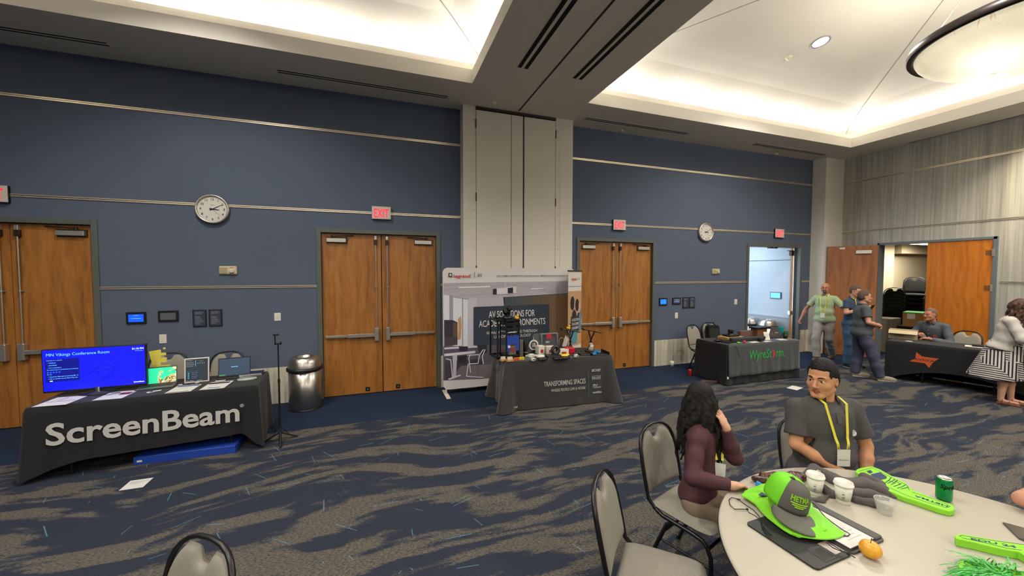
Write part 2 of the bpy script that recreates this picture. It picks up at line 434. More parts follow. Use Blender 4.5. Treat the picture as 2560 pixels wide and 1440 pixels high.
PALEW = mat('corridor_wall_paint', '#b9c3cc', .8)
BEIGEW = mat('storage_wall_paint', '#b5a98f', .85)
BRONZE = mat('bronze_hardware', '#3a3029', .4, metal=.6)
# ================================================================ room shell
YB = 6.74; XR = 11.254; XL = -8.0; YN = -8.0
f = MB(); f.box((XL - .3, YN - .3, -.1), (17.5, 10.2, 0)); struct('floor', f, FLOOR)
DOORS = [(-5.44, -3.62), (-.955, 1.008), (3.72, 5.65), (8.34, 10.25)]
DH = 2.765
b = MB(); xs = [XL]
for a, c in DOORS: xs += [a, c]
xs.append(XR + .2)
for i in range(0, len(xs), 2): b.box((xs[i], YB, 0), (xs[i + 1], YB + .2, ZC + .1))
for a, c in DOORS: b.box((a, YB, DH), (c, YB + .2, ZC + .1))
struct('wall_back', b, BLUEW)
b = MB(); b.box((XL - .2, YN, 0), (XL, YB + .2, ZC + .1)); struct('wall_left', b, BLUEW)
b = MB(); b.box((XL, YN - .2, 0), (XR, YN, ZC + .1)); struct('wall_front', b, BLUEW)
RD = (3.81, 5.673)
b = MB(); b.box((XR, YN, 0), (XR + .2, RD[0], ZC + .1)); b.box((XR, RD[1], 0), (XR + .2, YB, ZC + .1)); b.box((XR, RD[0], DH), (XR + .2, RD[1], ZC + .1))
struct('wall_right', b, GREYW)
b = MB(); b.box((10.569, 6.43, 0), (XR, YB, ZC)); struct('column', b, mat('column_paint', '#cfcabf', .8))
# ceiling with two coffers
b = MB()
cx = [XL, COFF[0][0], COFF[0][1], COFF[1][0], COFF[1][1], XR + .2]; cy = [YN, CY0, CY1, YB + .1]
for i in range(5):
    for j in range(3):
        if j == 1 and i in (1, 3): continue
        b.add([(cx[i], cy[j], ZC), (cx[i + 1], cy[j], ZC), (cx[i + 1], cy[j + 1], ZC), (cx[i], cy[j + 1], ZC)], [(0, 3, 2, 1)], 0)
def ring(b, xa, xb, o0, z0, o1, z1, mi):
    def R(o, z): return [(xa - o, CY0 - o, z), (xb + o, CY0 - o, z), (xb + o, CY1 + o, z), (xa - o, CY1 + o, z)]
    b.add(R(o0, z0) + R(o1, z1), [(i, (i + 1) % 4, (i + 1) % 4 + 4, i + 4) for i in range(4)], mi)
for (xa, xb) in COFF:
    for (o0, z0, o1, z1, mi) in ((0, ZC, 0, 5.145, 0), (0, 5.145, .02, 5.15, 0), (.02, 5.15, .10, 5.285, 0), (.10, 5.285, .11, 5.285, 0),
                                 (.11, 5.285, .11, 5.13, 0), (.11, 5.13, .30, 5.13, 0), (.30, 5.13, .30, 5.34, 1), (.30, 5.34, .26, 5.38, 1)):
        ring(b, xa, xb, o0, z0, o1, z1, mi)
    ts = [-.26, -.1, .1, .4, .7, 1.1, 1.6, 2.1, 2.6, 3.1, 3.4]
    for k in range(len(ts) - 1): ring(b, xa, xb, -ts[k], vault_h(ts[k]), -ts[k + 1], vault_h(ts[k + 1]), 1)
    t = ts[-1]; z = vault_h(t)
    b.add([(xa + t, CY0 + t, z), (xb - t, CY0 + t, z), (xb - t, CY1 - t, z), (xa + t, CY1 - t, z)], [(0, 3, 2, 1)], 1)
struct('ceiling', b, [CEILM, VAULT])
b = MB()
for (xa, xb) in COFF:
    for (x0, sx0) in ((xa, 1), (xb, -1)):
        for (y0, sy0) in ((CY0, 1), (CY1, -1)):
            b.tube([(x0 + sx0 * q, y0 + sy0 * q, vault_h(q) - .002) for q in [-.26, -.1, .1, .4, .7, 1.1, 1.6, 2.1, 2.6, 3.1, 3.4]], .0055, 5)
struct('trim_vault_joints', b, mat('joint_grey', '#8d877b', .8))
# partition track groove in the soffit between the coffers
b = MB(); b.box((2.362, YN, ZC - .004), (2.39, 6.44, ZC + .01)); struct('trim_track', b, BROWN)
# wall trims: double metal reveal strips
def trims(name, segs, z, on='Y'):
    b = MB()
    for (a, c) in segs:
        for (z0, z1, p) in ((-.019, -.003, .010), (.005, .019, .007)):
            if on == 'Y': b.box((a, YB - p, z + z0), (c, YB, z + z1))
            else: b.box((XR - p, a, z + z0), (XR, c, z + z1))
        if on == 'Y': b.box((a, YB - .002, z - .004), (c, YB + .0, z + .006), 1)  # dark strip between the metal ones stands in for the reveal's shadow
        else: b.box((XR - .002, a, z - .004), (XR, c, z + .006), 1)
    return struct(name, b, [NICKEL, DARK])
trims('trim_1', [(XL, 1.376), (3.496, 10.569)], 4.315)
trims('trim_2', [(XL, 1.376), (3.496, 10.569)], 3.045)
trims('trim_3', [(-3.62, -.955), (1.008, 1.376), (3.496, 3.72), (5.65, 8.34), (10.25, 10.569)], 1.837)
trims('trim_4', [(YN, 6.43)], 4.33, 'X'); trims('trim_5', [(YN, 6.43)], 3.09, 'X'); trims('trim_6', [(YN, RD[0] - .05)], 1.88, 'X')
b = MB()
for (a, c) in ((XL, -5.44), (-3.62, -.955), (1.008, 1.376), (3.496, 3.72), (5.65, 8.34), (10.25, 10.569)): b.box((a, YB - .012, 0), (c, YB, .57))
struct('baseboard_back', b, WAINS)
b = MB(); b.box((XR - .012, YN, 0), (XR, RD[0] - .03, .57)); struct('baseboard_right', b, WAINS)
# folding partition pocket in the middle of the back wall
b = MB(); yf = 6.5
b.box((1.376, yf, 0), (1.531, YB, ZC)); b.box((3.231, yf, 0), (3.496, YB, ZC)); b.box((1.531, yf + .004, 0), (1.602, YB, ZC)); b.box((3.139, yf + .004, 0), (3.231, YB, ZC))
struct('wall_partition_jamb', b, CREAM)
b = MB(); b.box((1.602, yf + .03, 0), (3.139, YB, ZC), 0); b.box((1.602, yf - .003, 4.895), (3.139, yf + .05, ZC), 0); struct('trim_pocket_shadow_gap', b, BROWN)
pk = empty('door_pocket_partition', (0, 0, 0)); pk['kind'] = 'structure'
for (a, c) in ((1.610, 2.250), (2.260, 2.480), (2.509, 3.131)):
    b = MB(); b.box((a, yf, .01), (c, yf + .04, 4.88), 0, .003); pn = b.build('panel', CREAM, pk)
    if c - a > .5:
        for z in (.9, 2.1, 3.38, 4.64):
            h = MB(); hx = a - .006 if a < 2 else c + .006
            h.box((hx - .009, yf - .012, z - .075), (hx + .009, yf + .004, z + .075), 0, .002); h.build('hinge', BRONZE, pn)
for x in (1.567, 3.185):
    for z in (1.0, 1.75, 2.5, 3.15, 3.9, 4.7):
        b = MB(); b.cyl((x, yf + .005, z), (x, yf - .002, z), .006, n=8); b.build('screw', BRONZE, pk)
# ---------------------------------------------------------------- doors of the back wall
def push_bar(leaf, x0, x1, y, z, s):
    """panic bar on a leaf face at y; s=+1 latch side towards +x"""
    b = MB()
    xa, xb = (x0, x1)
    b.box((xa, y - .05, z - .018), (xb, y - .028, z + .022), 0, .004)
    mid = xa + (xb - xa) * (.42 if s > 0 else 0); mid2 = xb - (xb - xa) * (.42 if s < 0 else 0)
    b.box((mid, y - .062, z - .028), (mid2, y - .026, z + .030), 0, .006)
    ex = xb if s > 0 else xa
    b.box((xa + .005 if s > 0 else xb - .03, y - .03, z - .02), (xa + .03 if s > 0 else xb - .005, y, z + .02), 0)
    p = b.build('push_bar', STEEL, leaf)
    c = MB(); c.box((ex - .035, y - .075, z - .10), (ex + .035, y, z + .12), 0, .008); c.build('latch_case', STEEL, p)
    r = MB(); rx = ex
    r.cyl((rx, y - .03, z + .12), (rx, y - .03, 2.55), .0085, n=8); r.cyl((rx, y - .03, z + .8), (rx, y - .03, z + .82), .018, n=8)
    r.box((rx - .03, y - .012, z + .8), (rx + .03, y, z + .815)); r.build('rod', STEEL, p)
    t = MB(); t.box((rx - .02, y - .05, 2.60), (rx + .02, y, 2.665), 0, .004); t.box((rx - .026, y - .045, 2.52), (rx + .026, y, 2.60), 1, .004); t.build('top_latch', [STEEL, BRONZE], p)
def closer(leaf, xc, y, s):
    b = MB(); b.box((xc - .145, y - .05, 2.545), (xc + .145, y, 2.612), 0, .004); b.box((xc - .15, y - .01, 2.53), (xc + .165, y, 2.63), 1); c = b.build('closer', [STEEL, BRONZE], leaf)
    a = MB(); a.tube([(xc - s * .06, y - .035, 2.64), (xc + s * .10, y - .05, 2.655), (xc + s * .26, y - .01, 2.662)], .008, n=6, flat=1.6); a.cyl((xc - s * .06, y - .035, 2.61), (xc - s * .06, y - .035, 2.66), .018, n=8)
    a.build('arm', BRONZE, c)
def door_pair(n, x0, x1, meet=None, gap=.006, front=.01):
    d = empty('door_%d' % n, ((x0 + x1) / 2, YB, 0)); d['kind'] = 'structure'
    D0 = Matrix.Translation((-(x0 + x1) / 2, -YB, 0)); fw = .068
    b = MB()
    b.box((x0, YB - .02, 0), (x0 + fw, YB + .20, DH), 0, .004); b.box((x1 - fw, YB - .02, 0), (x1, YB + .20, DH), 0, .004); b.box((x0 + fw, YB - .02, DH - .07), (x1 - fw, YB + .2, DH), 0, .004)
    b.v = [v + np.array([-(x0 + x1) / 2, -YB, 0]) for v in b.v]
    b.build('frame', FRAMEM, d)
    m = meet if meet is not None else (x0 + x1) / 2
    for s in (1, -1):
        xa, xb = (x0 + fw + .004, m - gap / 2) if s > 0 else (m + gap / 2, x1 - fw - .004)
        b = MB(); b.box((xa, YB + .045, .012), (xb, YB + .09, DH - .075), 0, .002); lf = b.build('leaf', WOOD, d); lf.location = (-(x0 + x1) / 2, -YB, 0)
        yl = YB + .045
        if s > 0: push_bar(lf, xa + .035, xb - .085, yl, 1.0, 1); closer(lf, xa + .22, yl, 1)
        else: push_bar(lf, xa + .085, xb - .035, yl, 1.0, -1); closer(lf, xb - .22, yl, -1)
        bx = xb - .24 if s > 0 else xa + .24
        if n != 1:
            q = MB(); q.box((bx - .035, yl - .004, .045), (bx + .035, yl, .115), 0); q.cyl((bx, yl - .01, .08), (bx, yl, .08), .012, n=8, mi=1); q.build('kick_stop', [BLACKP, STEEL], lf)
    return d
door_pair(1, *DOORS[0], meet=-4.52); door_pair(2, *DOORS[1], gap=.012); door_pair(3, *DOORS[2])
# door 4 stands open: frame, head hardware, folded leaf edge
d = empty('door_4', (9.295, YB, 0)); d['kind'] = 'structure'; O = np.array([-9.295, -YB, 0]); fw = .068
b = MB()
b.box((8.34, YB - .02, 0), (8.34 + fw, YB + .20, DH), 0, .004); b.box((10.25 - fw, YB - .02, 0), (10.25, YB + .07, DH), 0, .004); b.box((8.34 + fw, YB - .02, DH - .07), (10.25 - fw, YB + .2, DH), 0, .004)
for x in (9.15, 9.32): b.box((x, YB + .02, DH - .10), (x + .09, YB + .10, DH - .07), 1)
b.v = [v + O for v in b.v]; b.build('frame', [FRAMEM, BLACKP], d)
b = MB(); b.box((10.135, YB + .115, .012), (10.18, YB + .195, 2.69), 0); b.box((10.128, YB + .105, .012), (10.2, YB + .118, 2.69), 1); b.v = [v + O for v in b.v]; lf = b.build('leaf', [WOOD, STEEL], d)
b = MB(); b.box((10.06, YB + .12, 2.5), (10.14, YB + .19, 2.62), 0, .004); b.box((9.95, YB + .14, 2.62), (10.14, YB + .16, 2.635)); b.box((10.07, YB + .13, .96), (10.14, YB + .19, 1.06), 1, .004); b.v = [v + O for v in b.v]; b.build('hardware', [BRONZE, STEEL], lf)
# corridor beyond door 4 (its floor is the room's floor)
b = MB(); b.box((10.25, YB + .2, 0), (10.45, 9.6, 2.9)); b.box((XL, 9.4, 0), (10.45, 9.6, 2.9)); struct('wall_corridor', b, PALEW)
b = MB(); b.box((10.225, YB + .2, 0), (10.25, 9.4, .84)); b.box((10.21, YB + .2, .84), (10.25, 9.4, .87)); struct('baseboard_corridor', b, mat('corridor_wainscot', '#a7aeb5', .7))
b = MB(); b.box((10.242, YB + .2, 2.395), (10.25, 9.4, 2.405)); struct('trim_corridor_reveal', b, DARK)
b = MB(); b.box((XL, YB + .2, 2.9), (10.6, 9.6, 3.0)); b.box((9.3, 7.6, 2.88), (9.9, 8.4, 2.90), 1); struct('ceiling_corridor', b, [CEILM, mat('light_panel', '#ffffff', .5, emit='#f4f8ff', es=3.)])
# storage room beyond the right wall
b = MB(); b.box((XR + .2, 6.9, 0), (17.2, 7.1, 3.0)); b.box((XR + .2, 6.7, 0), (14.07, 6.9, 3.0)); b.box((17.0, 2.5, 0), (17.2, 7.0, 3.0)); b.box((XR + .2, 2.4, 0), (17.2, 2.6, 3.0))
struct('wall_storage', b, BEIGEW)
b = MB(); b.box((XR + .2, 2.4, 2.86), (17.2, 7.1, 3.0), 0); b.box((13.3, 5.6, 2.845), (14.6, 6.25, 2.86), 1); b.box((14.2, 6.6, 2.62), (17.0, 6.9, 2.86), 0)
struct('ceiling_storage', b, [mat('storage_ceiling', '#a89c82', .85), mat('tube_light_panel', '#ffffff', .5, emit='#fff3dc', es=7.)])
# storage door pair: right leaf shut, left leaf swung back towards the column
d = empty('door_5', (XR, 4.74, 0)); d['kind'] = 'structure'; O = np.array([-XR, -4.74, 0])
b = MB()
b.box((XR - .02, RD[0] - .01, 0), (XR + .2, RD[0] + .055, DH), 0, .004); b.box((XR - .02, RD[1] - .035, 0), (XR + .2, RD[1], DH), 0, .004); b.box((XR - .02, RD[0], DH - .055), (XR + .2, RD[1], DH), 0, .004)
b.v = [v + O for v in b.v]; b.build('frame', mat('blue_grey_frame', '#5b6468', .45), d)
b = MB(); b.box((XR - .005, RD[0] + .05, .01), (XR + .04, 4.80, 2.715), 0, .002)
for (y, z) in ((4.05, 2.62), (4.05, 2.55), (3.96, 2.62), (3.96, 2.55)): b.cyl((XR - .005, y, z), (XR - .009, y, z), .008, n=8, mi=1)
b.v = [v + O for v in b.v]; lf = b.build('leaf', [WOODR, STEEL], d)
for z in (2.45, 1.76, .35):
    b = MB(); b.box((XR - .03, RD[0] + .03, z - .07), (XR - .004, RD[0] + .065, z + .07), 0, .003); b.v = [v + O for v in b.v]; b.build('hinge', STEEL, lf)
for z, h in ((2.45, .10), (1.76, .10)):
    b = MB(); b.box((XR - .008, RD[0] + .07, z - h / 2), (XR - .004, RD[0] + .15, z + h / 2), 0); b.v = [v + O for v in b.v]; b.build('hinge_plate', mat('hinge_plate_brown', '#6d4012', .5), lf)  # darker brown plates beside the two upper hinges
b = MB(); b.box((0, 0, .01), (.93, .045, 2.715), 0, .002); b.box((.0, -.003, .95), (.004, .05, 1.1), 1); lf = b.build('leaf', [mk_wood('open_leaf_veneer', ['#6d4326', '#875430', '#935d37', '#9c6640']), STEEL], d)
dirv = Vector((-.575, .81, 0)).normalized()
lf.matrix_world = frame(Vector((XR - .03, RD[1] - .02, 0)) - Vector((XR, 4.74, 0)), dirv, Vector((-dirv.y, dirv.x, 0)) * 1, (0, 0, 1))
b = MB(); b.box((.12, .045, 2.52), (.40, .09, 2.60), 0, .004); b.build('closer', WHITEP, lf)
b = MB(); b.box((.60, .045, 2.64), (.70, .055, 2.68), 0); b.box((.86, .046, .10), (.88, .07, .2), 0); b.build('label_plate', WHITEP, lf)
# ================================================================ ceiling hardware
def slot(name, p0, p1, wdt, label, n=2, gapf=.36):
    """linear air slot from p0 to p1 (xy), two dark slits"""
    a = Vector((*p0, 0)); c = Vector((*p1, 0)); d = (c - a); L = d.length; d.normalize(); nrm = Vector((-d.y, d.x, 0)); mid = (a + c) / 2
    r = empty('ceiling_vent', (mid.x, mid.y, ZC), 0, label, 'vent', 'linear air slots in the ceiling')
    M = frame((0, 0, 0), d, nrm, (0, 0, 1))
    b = MB(); b.box((-L / 2 - .01, -wdt / 2 - .01, -.003), (L / 2 + .01, wdt / 2 + .01, .002), 0, 0, M); b.build('frame', CEILM, r)
    for q in range(2):
        y0, y1 = ((-wdt / 2, -wdt / 2 + wdt * gapf), (wdt / 2 - wdt * gapf, wdt / 2))[q]
        b = MB(); b.box((-L / 2, y0, -.0045), (L / 2, y1, -.001), 0, 0, M); b.build('slot', DARK, r)
slot('v', (-5.7, 6.32), (-3.22, 6.32), .085, 'slim double air slot in the soffit, above the blue wall at far left', gapf=.3)
slot('v', (-1.35, 6.33), (1.085, 6.33), .085, 'slim double air slot above the blue wall, just left of the cream partition panels', gapf=.3)
slot('v', (3.65, 6.32), (6.07, 6.31), .085, 'slim double air slot above the blue wall, just right of the cream partition panels', gapf=.3)
slot('v', (7.93, 6.31), (10.31, 6.31), .085, 'slim double air slot above the blue wall, nearest the room corner column', gapf=.3)
slot('v', (1.935, 5.095), (1.935, 1.9), .155, 'wide black double air slot in the beam between ceiling vaults, left of the track')
slot('v', (2.81, 5.105), (2.81, 1.9), .155, 'wide black double air slot in the beam between ceiling vaults, right of the track')
slot('v', (11.125, 5.13), (11.125, 1.6), .07, 'long slim double air slot beside the top of the grey striated wall', gapf=.3)
for i, (x, y, z, nx, ny) in enumerate(DOWN_VAULT):
    if i not in (4,): continue
    r = empty('ceiling_downlight', (x, y, z), 0, 'round recessed downlight glowing cool white in the right ceiling vault', 'ceiling light')
    M = Matrix.Rotation(-math.atan(.20), 4, 'X')
    b = MB(); b.lathe([(.135, .01), (.14, -.008), (.115, -.012), (.105, .0)], 32, M=M); b.build('trim_ring', mat('downlight_trim', '#8f8c94', .4, metal=.3), r)
    b = MB(); b.lathe([(0, -.004), (.108, -.004)], 32, M=M); b.build('lens', mat('downlight_lens', '#ffffff', .4, emit='#eef0ff', es=6.), r)
p = PZ(1971, 145, vault_h(1.0))
b = MB(); b.lathe([(0, -.035), (.03, -.033), (.035, -.015), (.05, -.01), (.055, .01)], 20); o = obj('smoke_detector', b, WHITEP, None, 'small white round smoke detector on the sloping vault', 'detector'); o.location = (p.x, p.y, vault_h(CY1 - p.y))
b = MB(); b.lathe([(0, -.02), (.045, -.018), (.05, 0)], 20); o = obj('sprinkler_cap', b, CEILM, None, 'small round sprinkler cap in the soffit above the cream panels', 'sprinkler'); o.location = (1.85, 6.27, ZC)
for (u, v, lb) in ((1233 + 320, 326, 'small round sprinkler cap in the soffit above the third double door'), (1940, 384, 'small round sprinkler cap in the soffit near the corner column')):
    p = PZ(u, v, ZC); b = MB(); b.lathe([(0, -.02), (.04, -.018), (.045, 0)], 16); o = obj('sprinkler_cap', b, CEILM, None, lb, 'sprinkler'); o.location = p
# alabaster bowl pendant
t = NT('alabaster_glow', rough=.4); P = t.pos((1, 1, 1))
n = t.n('TexNoise', None, Vector=P, Scale=2.4, Detail=4., Distortion=.6).outputs['Fac']
wv = t.n('TexNoise', None, Vector=P, Scale=1.7, Detail=6., Distortion=1.2).outputs['Fac']
vein = t.math('SUBTRACT', 1., t.math('MULTIPLY', t.math('ABSOLUTE', t.math('SUBTRACT', wv, .5)), 90., clamp=True))
vm = t.math('MULTIPLY', vein, t.math('MULTIPLY', t.math('SUBTRACT', n, .46), 8., clamp=True))
colr = t.mix(vm, t.mix(n, lin('#cdbf9c'), lin('#f3ead0')), lin('#a8734a'))
t.color(colr); t.t.links.new(colr, t.b.inputs['Emission Color'])
r = t.n('VectorMath', {'operation': 'LENGTH'}, i0=t.n('VectorMath', {'operation': 'MULTIPLY'}, i0=P, i1=(1, 1, 0)).outputs[0]).outputs['Value']

hs = None
for k, (hx, hy) in enumerate(((-.42, .10), (.10, .38), (.25, -.38))):  # bulb hot spots painted into the bowl's own emission
    dd_ = t.n('VectorMath', {'operation': 'DISTANCE'}, i0=t.n('VectorMath', {'operation': 'MULTIPLY'}, i0=P, i1=(1, 1, 0)).outputs[0], i1=(hx, hy, 0)).outputs['Value']
    g_ = t.math('POWER', 2.718, t.math('MULTIPLY', t.math('MULTIPLY', dd_, dd_), -11.)); hs = g_ if hs is None else t.math('ADD', hs, g_)
t.t.links.new(t.math('ADD', .42, t.math('MULTIPLY', hs, .75)), t.b.inputs['Emission Strength'])
pr = empty('pendant_light', (6.83, 2.15, 4.73), 0, 'large alabaster bowl pendant with dark bronze rim hanging in the right vault', 'pendant light')
b = MB(); R = .90
prof = [(R * math.sin(a), -.36 * (math.cos(a))) for a in np.linspace(0, PI / 2, 14)]
b.lathe(prof, 64); b.build('bowl', t.m, pr)
b = MB(); b.lathe([(.875, -.01), (.90, -.03), (.95, -.045), (.965, -.02), (.965, .05), (.94, .07), (.90, .07), (.885, .03)], 96); b.build('rim', mat('dark_bronze_rim', '#2a2322', .35, metal=.5), pr)
for a in (.6, .6 + 2.094, .6 + 4.189):
    b = MB(); b.cyl((.94 * math.cos(a), .94 * math.sin(a), .03), (.05 * math.cos(a), .05 * math.sin(a), 1.43), .006, n=6); b.build('cable', STEEL, pr)
b = MB(); b.lathe([(0, -.0), (.12, 0), (.12, .05), (0, .05)], 24, c=(0, 0, 1.40)); b.build('canopy', mat('dark_bronze_rim', '#2a2322'), pr)
l = bpy.data.lights.new('pendant_bulb', 'POINT'); l.energy = 45; l.color = (1, .94, .84); l.shadow_soft_size = .15
lo = bpy.data.objects.new('pendant_bulb', l); C.objects.link(lo); lo.location = (6.83, 2.15, 4.85)
for k, (dx, dy) in enumerate(((-.35, .2), (.35, -.1), (.1, -.4))):
    l = bpy.data.lights.new('pendant_bulb', 'POINT'); l.energy = 16; l.color = WARM; l.shadow_soft_size = .04
    lo = bpy.data.objects.new('pendant_bulb', l); C.objects.link(lo); lo.location = (6.83 + dx, 2.15 + dy, 4.80)
# ================================================================ smooth solid modelling on a grid
def nets(F, X, Y, Z):
    s = F < 0
    n = np.zeros(tuple(k - 1 for k in F.shape), np.int8)
    for i in (0, 1):
        for j in (0, 1):
            for k in (0, 1): n += s[i:F.shape[0] - 1 + i, j:F.shape[1] - 1 + j, k:F.shape[2] - 1 + k]
    act = (n > 0) & (n < 8); I = np.argwhere(act)
    ids = np.full(act.shape, -1, np.int32); ids[act] = np.arange(len(I))
    a, b, c = I.T; v = {}
    for i in (0, 1):
        for j in (0, 1):
            for k in (0, 1): v[i, j, k] = F[a + i, b + j, c + k]
    acc = np.zeros((len(I), 3)); cnt = np.zeros(len(I))
    for ax in range(3):
        for p in (0, 1):
            for q in (0, 1):
                c0 = [p, q]; c0.insert(ax, 0); c1 = list(c0); c1[ax] = 1
                va = v[tuple(c0)]; vb = v[tuple(c1)]; m = (va < 0) != (vb < 0)
                t = np.where(m, va / np.where(m, va - vb, 1), 0)
                pos = np.tile(np.array(c0, float), (len(I), 1)); pos[:, ax] = t
                acc[m] += pos[m]; cnt[m] += 1
    fr = acc / cnt[:, None]
    P = np.stack([X[a] + (X[a + 1] - X[a]) * fr[:, 0], Y[b] + (Y[b + 1] - Y[b]) * fr[:, 1], Z[c] + (Z[c + 1] - Z[c]) * fr[:, 2]], 1)
    Q = []
    def quads(m, g):
        J = np.argwhere(m); 
        if not len(J): return
        q = np.stack(g(J), 1); return q
    sx = s[:-1, 1:-1, 1:-1]; d = sx != s[1:, 1:-1, 1:-1]
    J = np.argwhere(d); q = np.stack([ids[J[:, 0], J[:, 1], J[:, 2]], ids[J[:, 0], J[:, 1] + 1, J[:, 2]], ids[J[:, 0], J[:, 1] + 1, J[:, 2] + 1], ids[J[:, 0], J[:, 1], J[:, 2] + 1]], 1)
    fl = ~sx[J[:, 0], J[:, 1], J[:, 2]]; q[fl] = q[fl][:, ::-1]; Q.append(q)
    sy = s[1:-1, :-1, 1:-1]; d = sy != s[1:-1, 1:, 1:-1]
    J = np.argwhere(d); q = np.stack([ids[J[:, 0], J[:, 1], J[:, 2]], ids[J[:, 0], J[:, 1], J[:, 2] + 1], ids[J[:, 0] + 1, J[:, 1], J[:, 2] + 1], ids[J[:, 0] + 1, J[:, 1], J[:, 2]]], 1)
    fl = ~sy[J[:, 0], J[:, 1], J[:, 2]]; q[fl] = q[fl][:, ::-1]; Q.append(q)
    sz = s[1:-1, 1:-1, :-1]; d = sz != s[1:-1, 1:-1, 1:]
    J = np.argwhere(d); q = np.stack([ids[J[:, 0], J[:, 1], J[:, 2]], ids[J[:, 0] + 1, J[:, 1], J[:, 2]], ids[J[:, 0] + 1, J[:, 1] + 1, J[:, 2]], ids[J[:, 0], J[:, 1] + 1, J[:, 2]]], 1)
    fl = ~sz[J[:, 0], J[:, 1], J[:, 2]]; q[fl] = q[fl][:, ::-1]; Q.append(q)
    return P, np.vstack(Q)
class SDF:
    """prims: list of (kind, params..., k, op); op 'u' smooth union, 's' smooth subtraction, 'i' intersection"""
    def __init__(s): s.p = []
    def cone(s, a, b, r0, r1=None, k=.015, op='u'):
        s.p.append(('c', np.array(a, float), np.array(b, float), float(r0), float(r0 if r1 is None else r1), k, op)); return s
    def chain(s, pts, rs, k=.015, op='u'):
        for i in range(len(pts) - 1): s.cone(pts[i], pts[i + 1], rs[i], rs[i + 1], k, op)
        return s
    def ell(s, c, r, R=None, k=.015, op='u'):
        s.p.append(('e', np.array(c, float), np.array(r, float), np.eye(3) if R is None else np.array(R, float), k, op)); return s
    def box(s, c, h, R=None, rd=.01, k=.01, op='u'):
        s.p.append(('b', np.array(c, float), np.array(h, float), np.eye(3) if R is None else np.array(R, float), rd, k, op)); return s
    def plane(s, c, n, k=.004, op='s', lim=None):
        """remove everything on the side n points to (within radius lim of c)"""
        n = np.array(n, float); s.p.append(('p', np.array(c, float), n / np.linalg.norm(n), lim, k, op)); return s
    def bounds(s):
        lo = np.full(3, 1e9); hi = -lo
        for p in s.p:
            if p[-1] != 'u': continue
            if p[0] == 'c':
                for q, r in ((p[1], p[3]), (p[2], p[4])): lo = np.minimum(lo, q - r); hi = np.maximum(hi, q + r)
            else:
                e = np.abs(p[3]) @ p[2] + (p[4] if p[0] == 'b' else 0); lo = np.minimum(lo, p[1] - e); hi = np.maximum(hi, p[1] + e)
        return lo, hi
    def mesh(s, vox=.008, fine=(), noise=None):
        """fine: list of (lo, hi, vox) boxes inside which the grid is denser"""
        lo, hi = s.bounds(); lo = lo - 4 * vox; hi = hi + 4 * vox; ax = []
        for d in range(3):
            xs = [lo[d]]
            while xs[-1] < hi[d]:
                st = vox
                for (a, b, fv) in fine:
                    if a[d] <= xs[-1] <= b[d]: st = min(st, fv)
                xs.append(xs[-1] + st)
            ax.append(np.array(xs))
        X, Y, Z = ax; F = np.full((len(X), len(Y), len(Z)), .3, np.float32)
        for p in s.p:
            k = p[-2]; op = p[-1]; m = max(k * 1.3, vox * 2.5)
            if p[0] == 'c': l = np.minimum(p[1] - p[3], p[2] - p[4]) - m; h = np.maximum(p[1] + p[3], p[2] + p[4]) + m
            elif p[0] == 'p':
                if p[3] is None: l = lo; h = hi
                else: l = p[1] - p[3]; h = p[1] + p[3]
            else: e = np.abs(p[3]) @ p[2] + m + (p[4] if p[0] == 'b' else 0); l = p[1] - e; h = p[1] + e
            sl = [slice(max(0, np.searchsorted(A, l[i]) - 1), np.searchsorted(A, h[i]) + 1) for i, A in enumerate(ax)]
            if any(q.stop - q.start < 1 for q in sl): continue
            x = X[sl[0]][:, None, None]; y = Y[sl[1]][None, :, None]; z = Z[sl[2]][None, None, :]
            if p[0] == 'c':
                a, b, r0, r1 = p[1:5]; ab = b - a; L2 = ab @ ab + 1e-12
                px, py, pz = x - a[0], y - a[1], z - a[2]
                t = np.clip((px * ab[0] + py * ab[1] + pz * ab[2]) / L2, 0, 1)
                D = np.sqrt((px - t * ab[0]) ** 2 + (py - t * ab[1]) ** 2 + (pz - t * ab[2]) ** 2) - (r0 + (r1 - r0) * t)
            elif p[0] == 'e':
                c, r, R = p[1:4]; px, py, pz = x - c[0], y - c[1], z - c[2]
                q = [px * R[0, i] + py * R[1, i] + pz * R[2, i] for i in range(3)]
                k0 = np.sqrt(sum((q[i] / r[i]) ** 2 for i in range(3))); k1 = np.sqrt(sum((q[i] / r[i] ** 2) ** 2 for i in range(3)))
                D = k0 * (k0 - 1) / np.maximum(k1, 1e-6)
            elif p[0] == 'b':
                c, hh, R, rd = p[1:5]; px, py, pz = x - c[0], y - c[1], z - c[2]
                q = [np.abs(px * R[0, i] + py * R[1, i] + pz * R[2, i]) - hh[i] for i in range(3)]
                D = np.sqrt(sum(np.maximum(t, 0) ** 2 for t in q)) + np.minimum(np.maximum(np.maximum(q[0], q[1]), q[2]), 0) - rd
            else:
                c, n_ = p[1:3]; D = -((x - c[0]) * n_[0] + (y - c[1]) * n_[1] + (z - c[2]) * n_[2])
                if p[3] is not None: D = np.maximum(D, np.sqrt((x - c[0]) ** 2 + (y - c[1]) ** 2 + (z - c[2]) ** 2) - p[3])
            G = F[sl[0], sl[1], sl[2]]
            if op == 'u':
                h = np.maximum(k - np.abs(G - D), 0) / k; F[sl[0], sl[1], sl[2]] = np.minimum(G, D) - h * h * k * .25
            elif op == 's':
                h = np.maximum(k - np.abs(G + D), 0) / k; F[sl[0], sl[1], sl[2]] = np.maximum(G, -D) + h * h * k * .25
        if noise is not None: F += noise(X[:, None, None], Y[None, :, None], Z[None, None, :]).astype(np.float32)
        return nets(F, X, Y, Z)
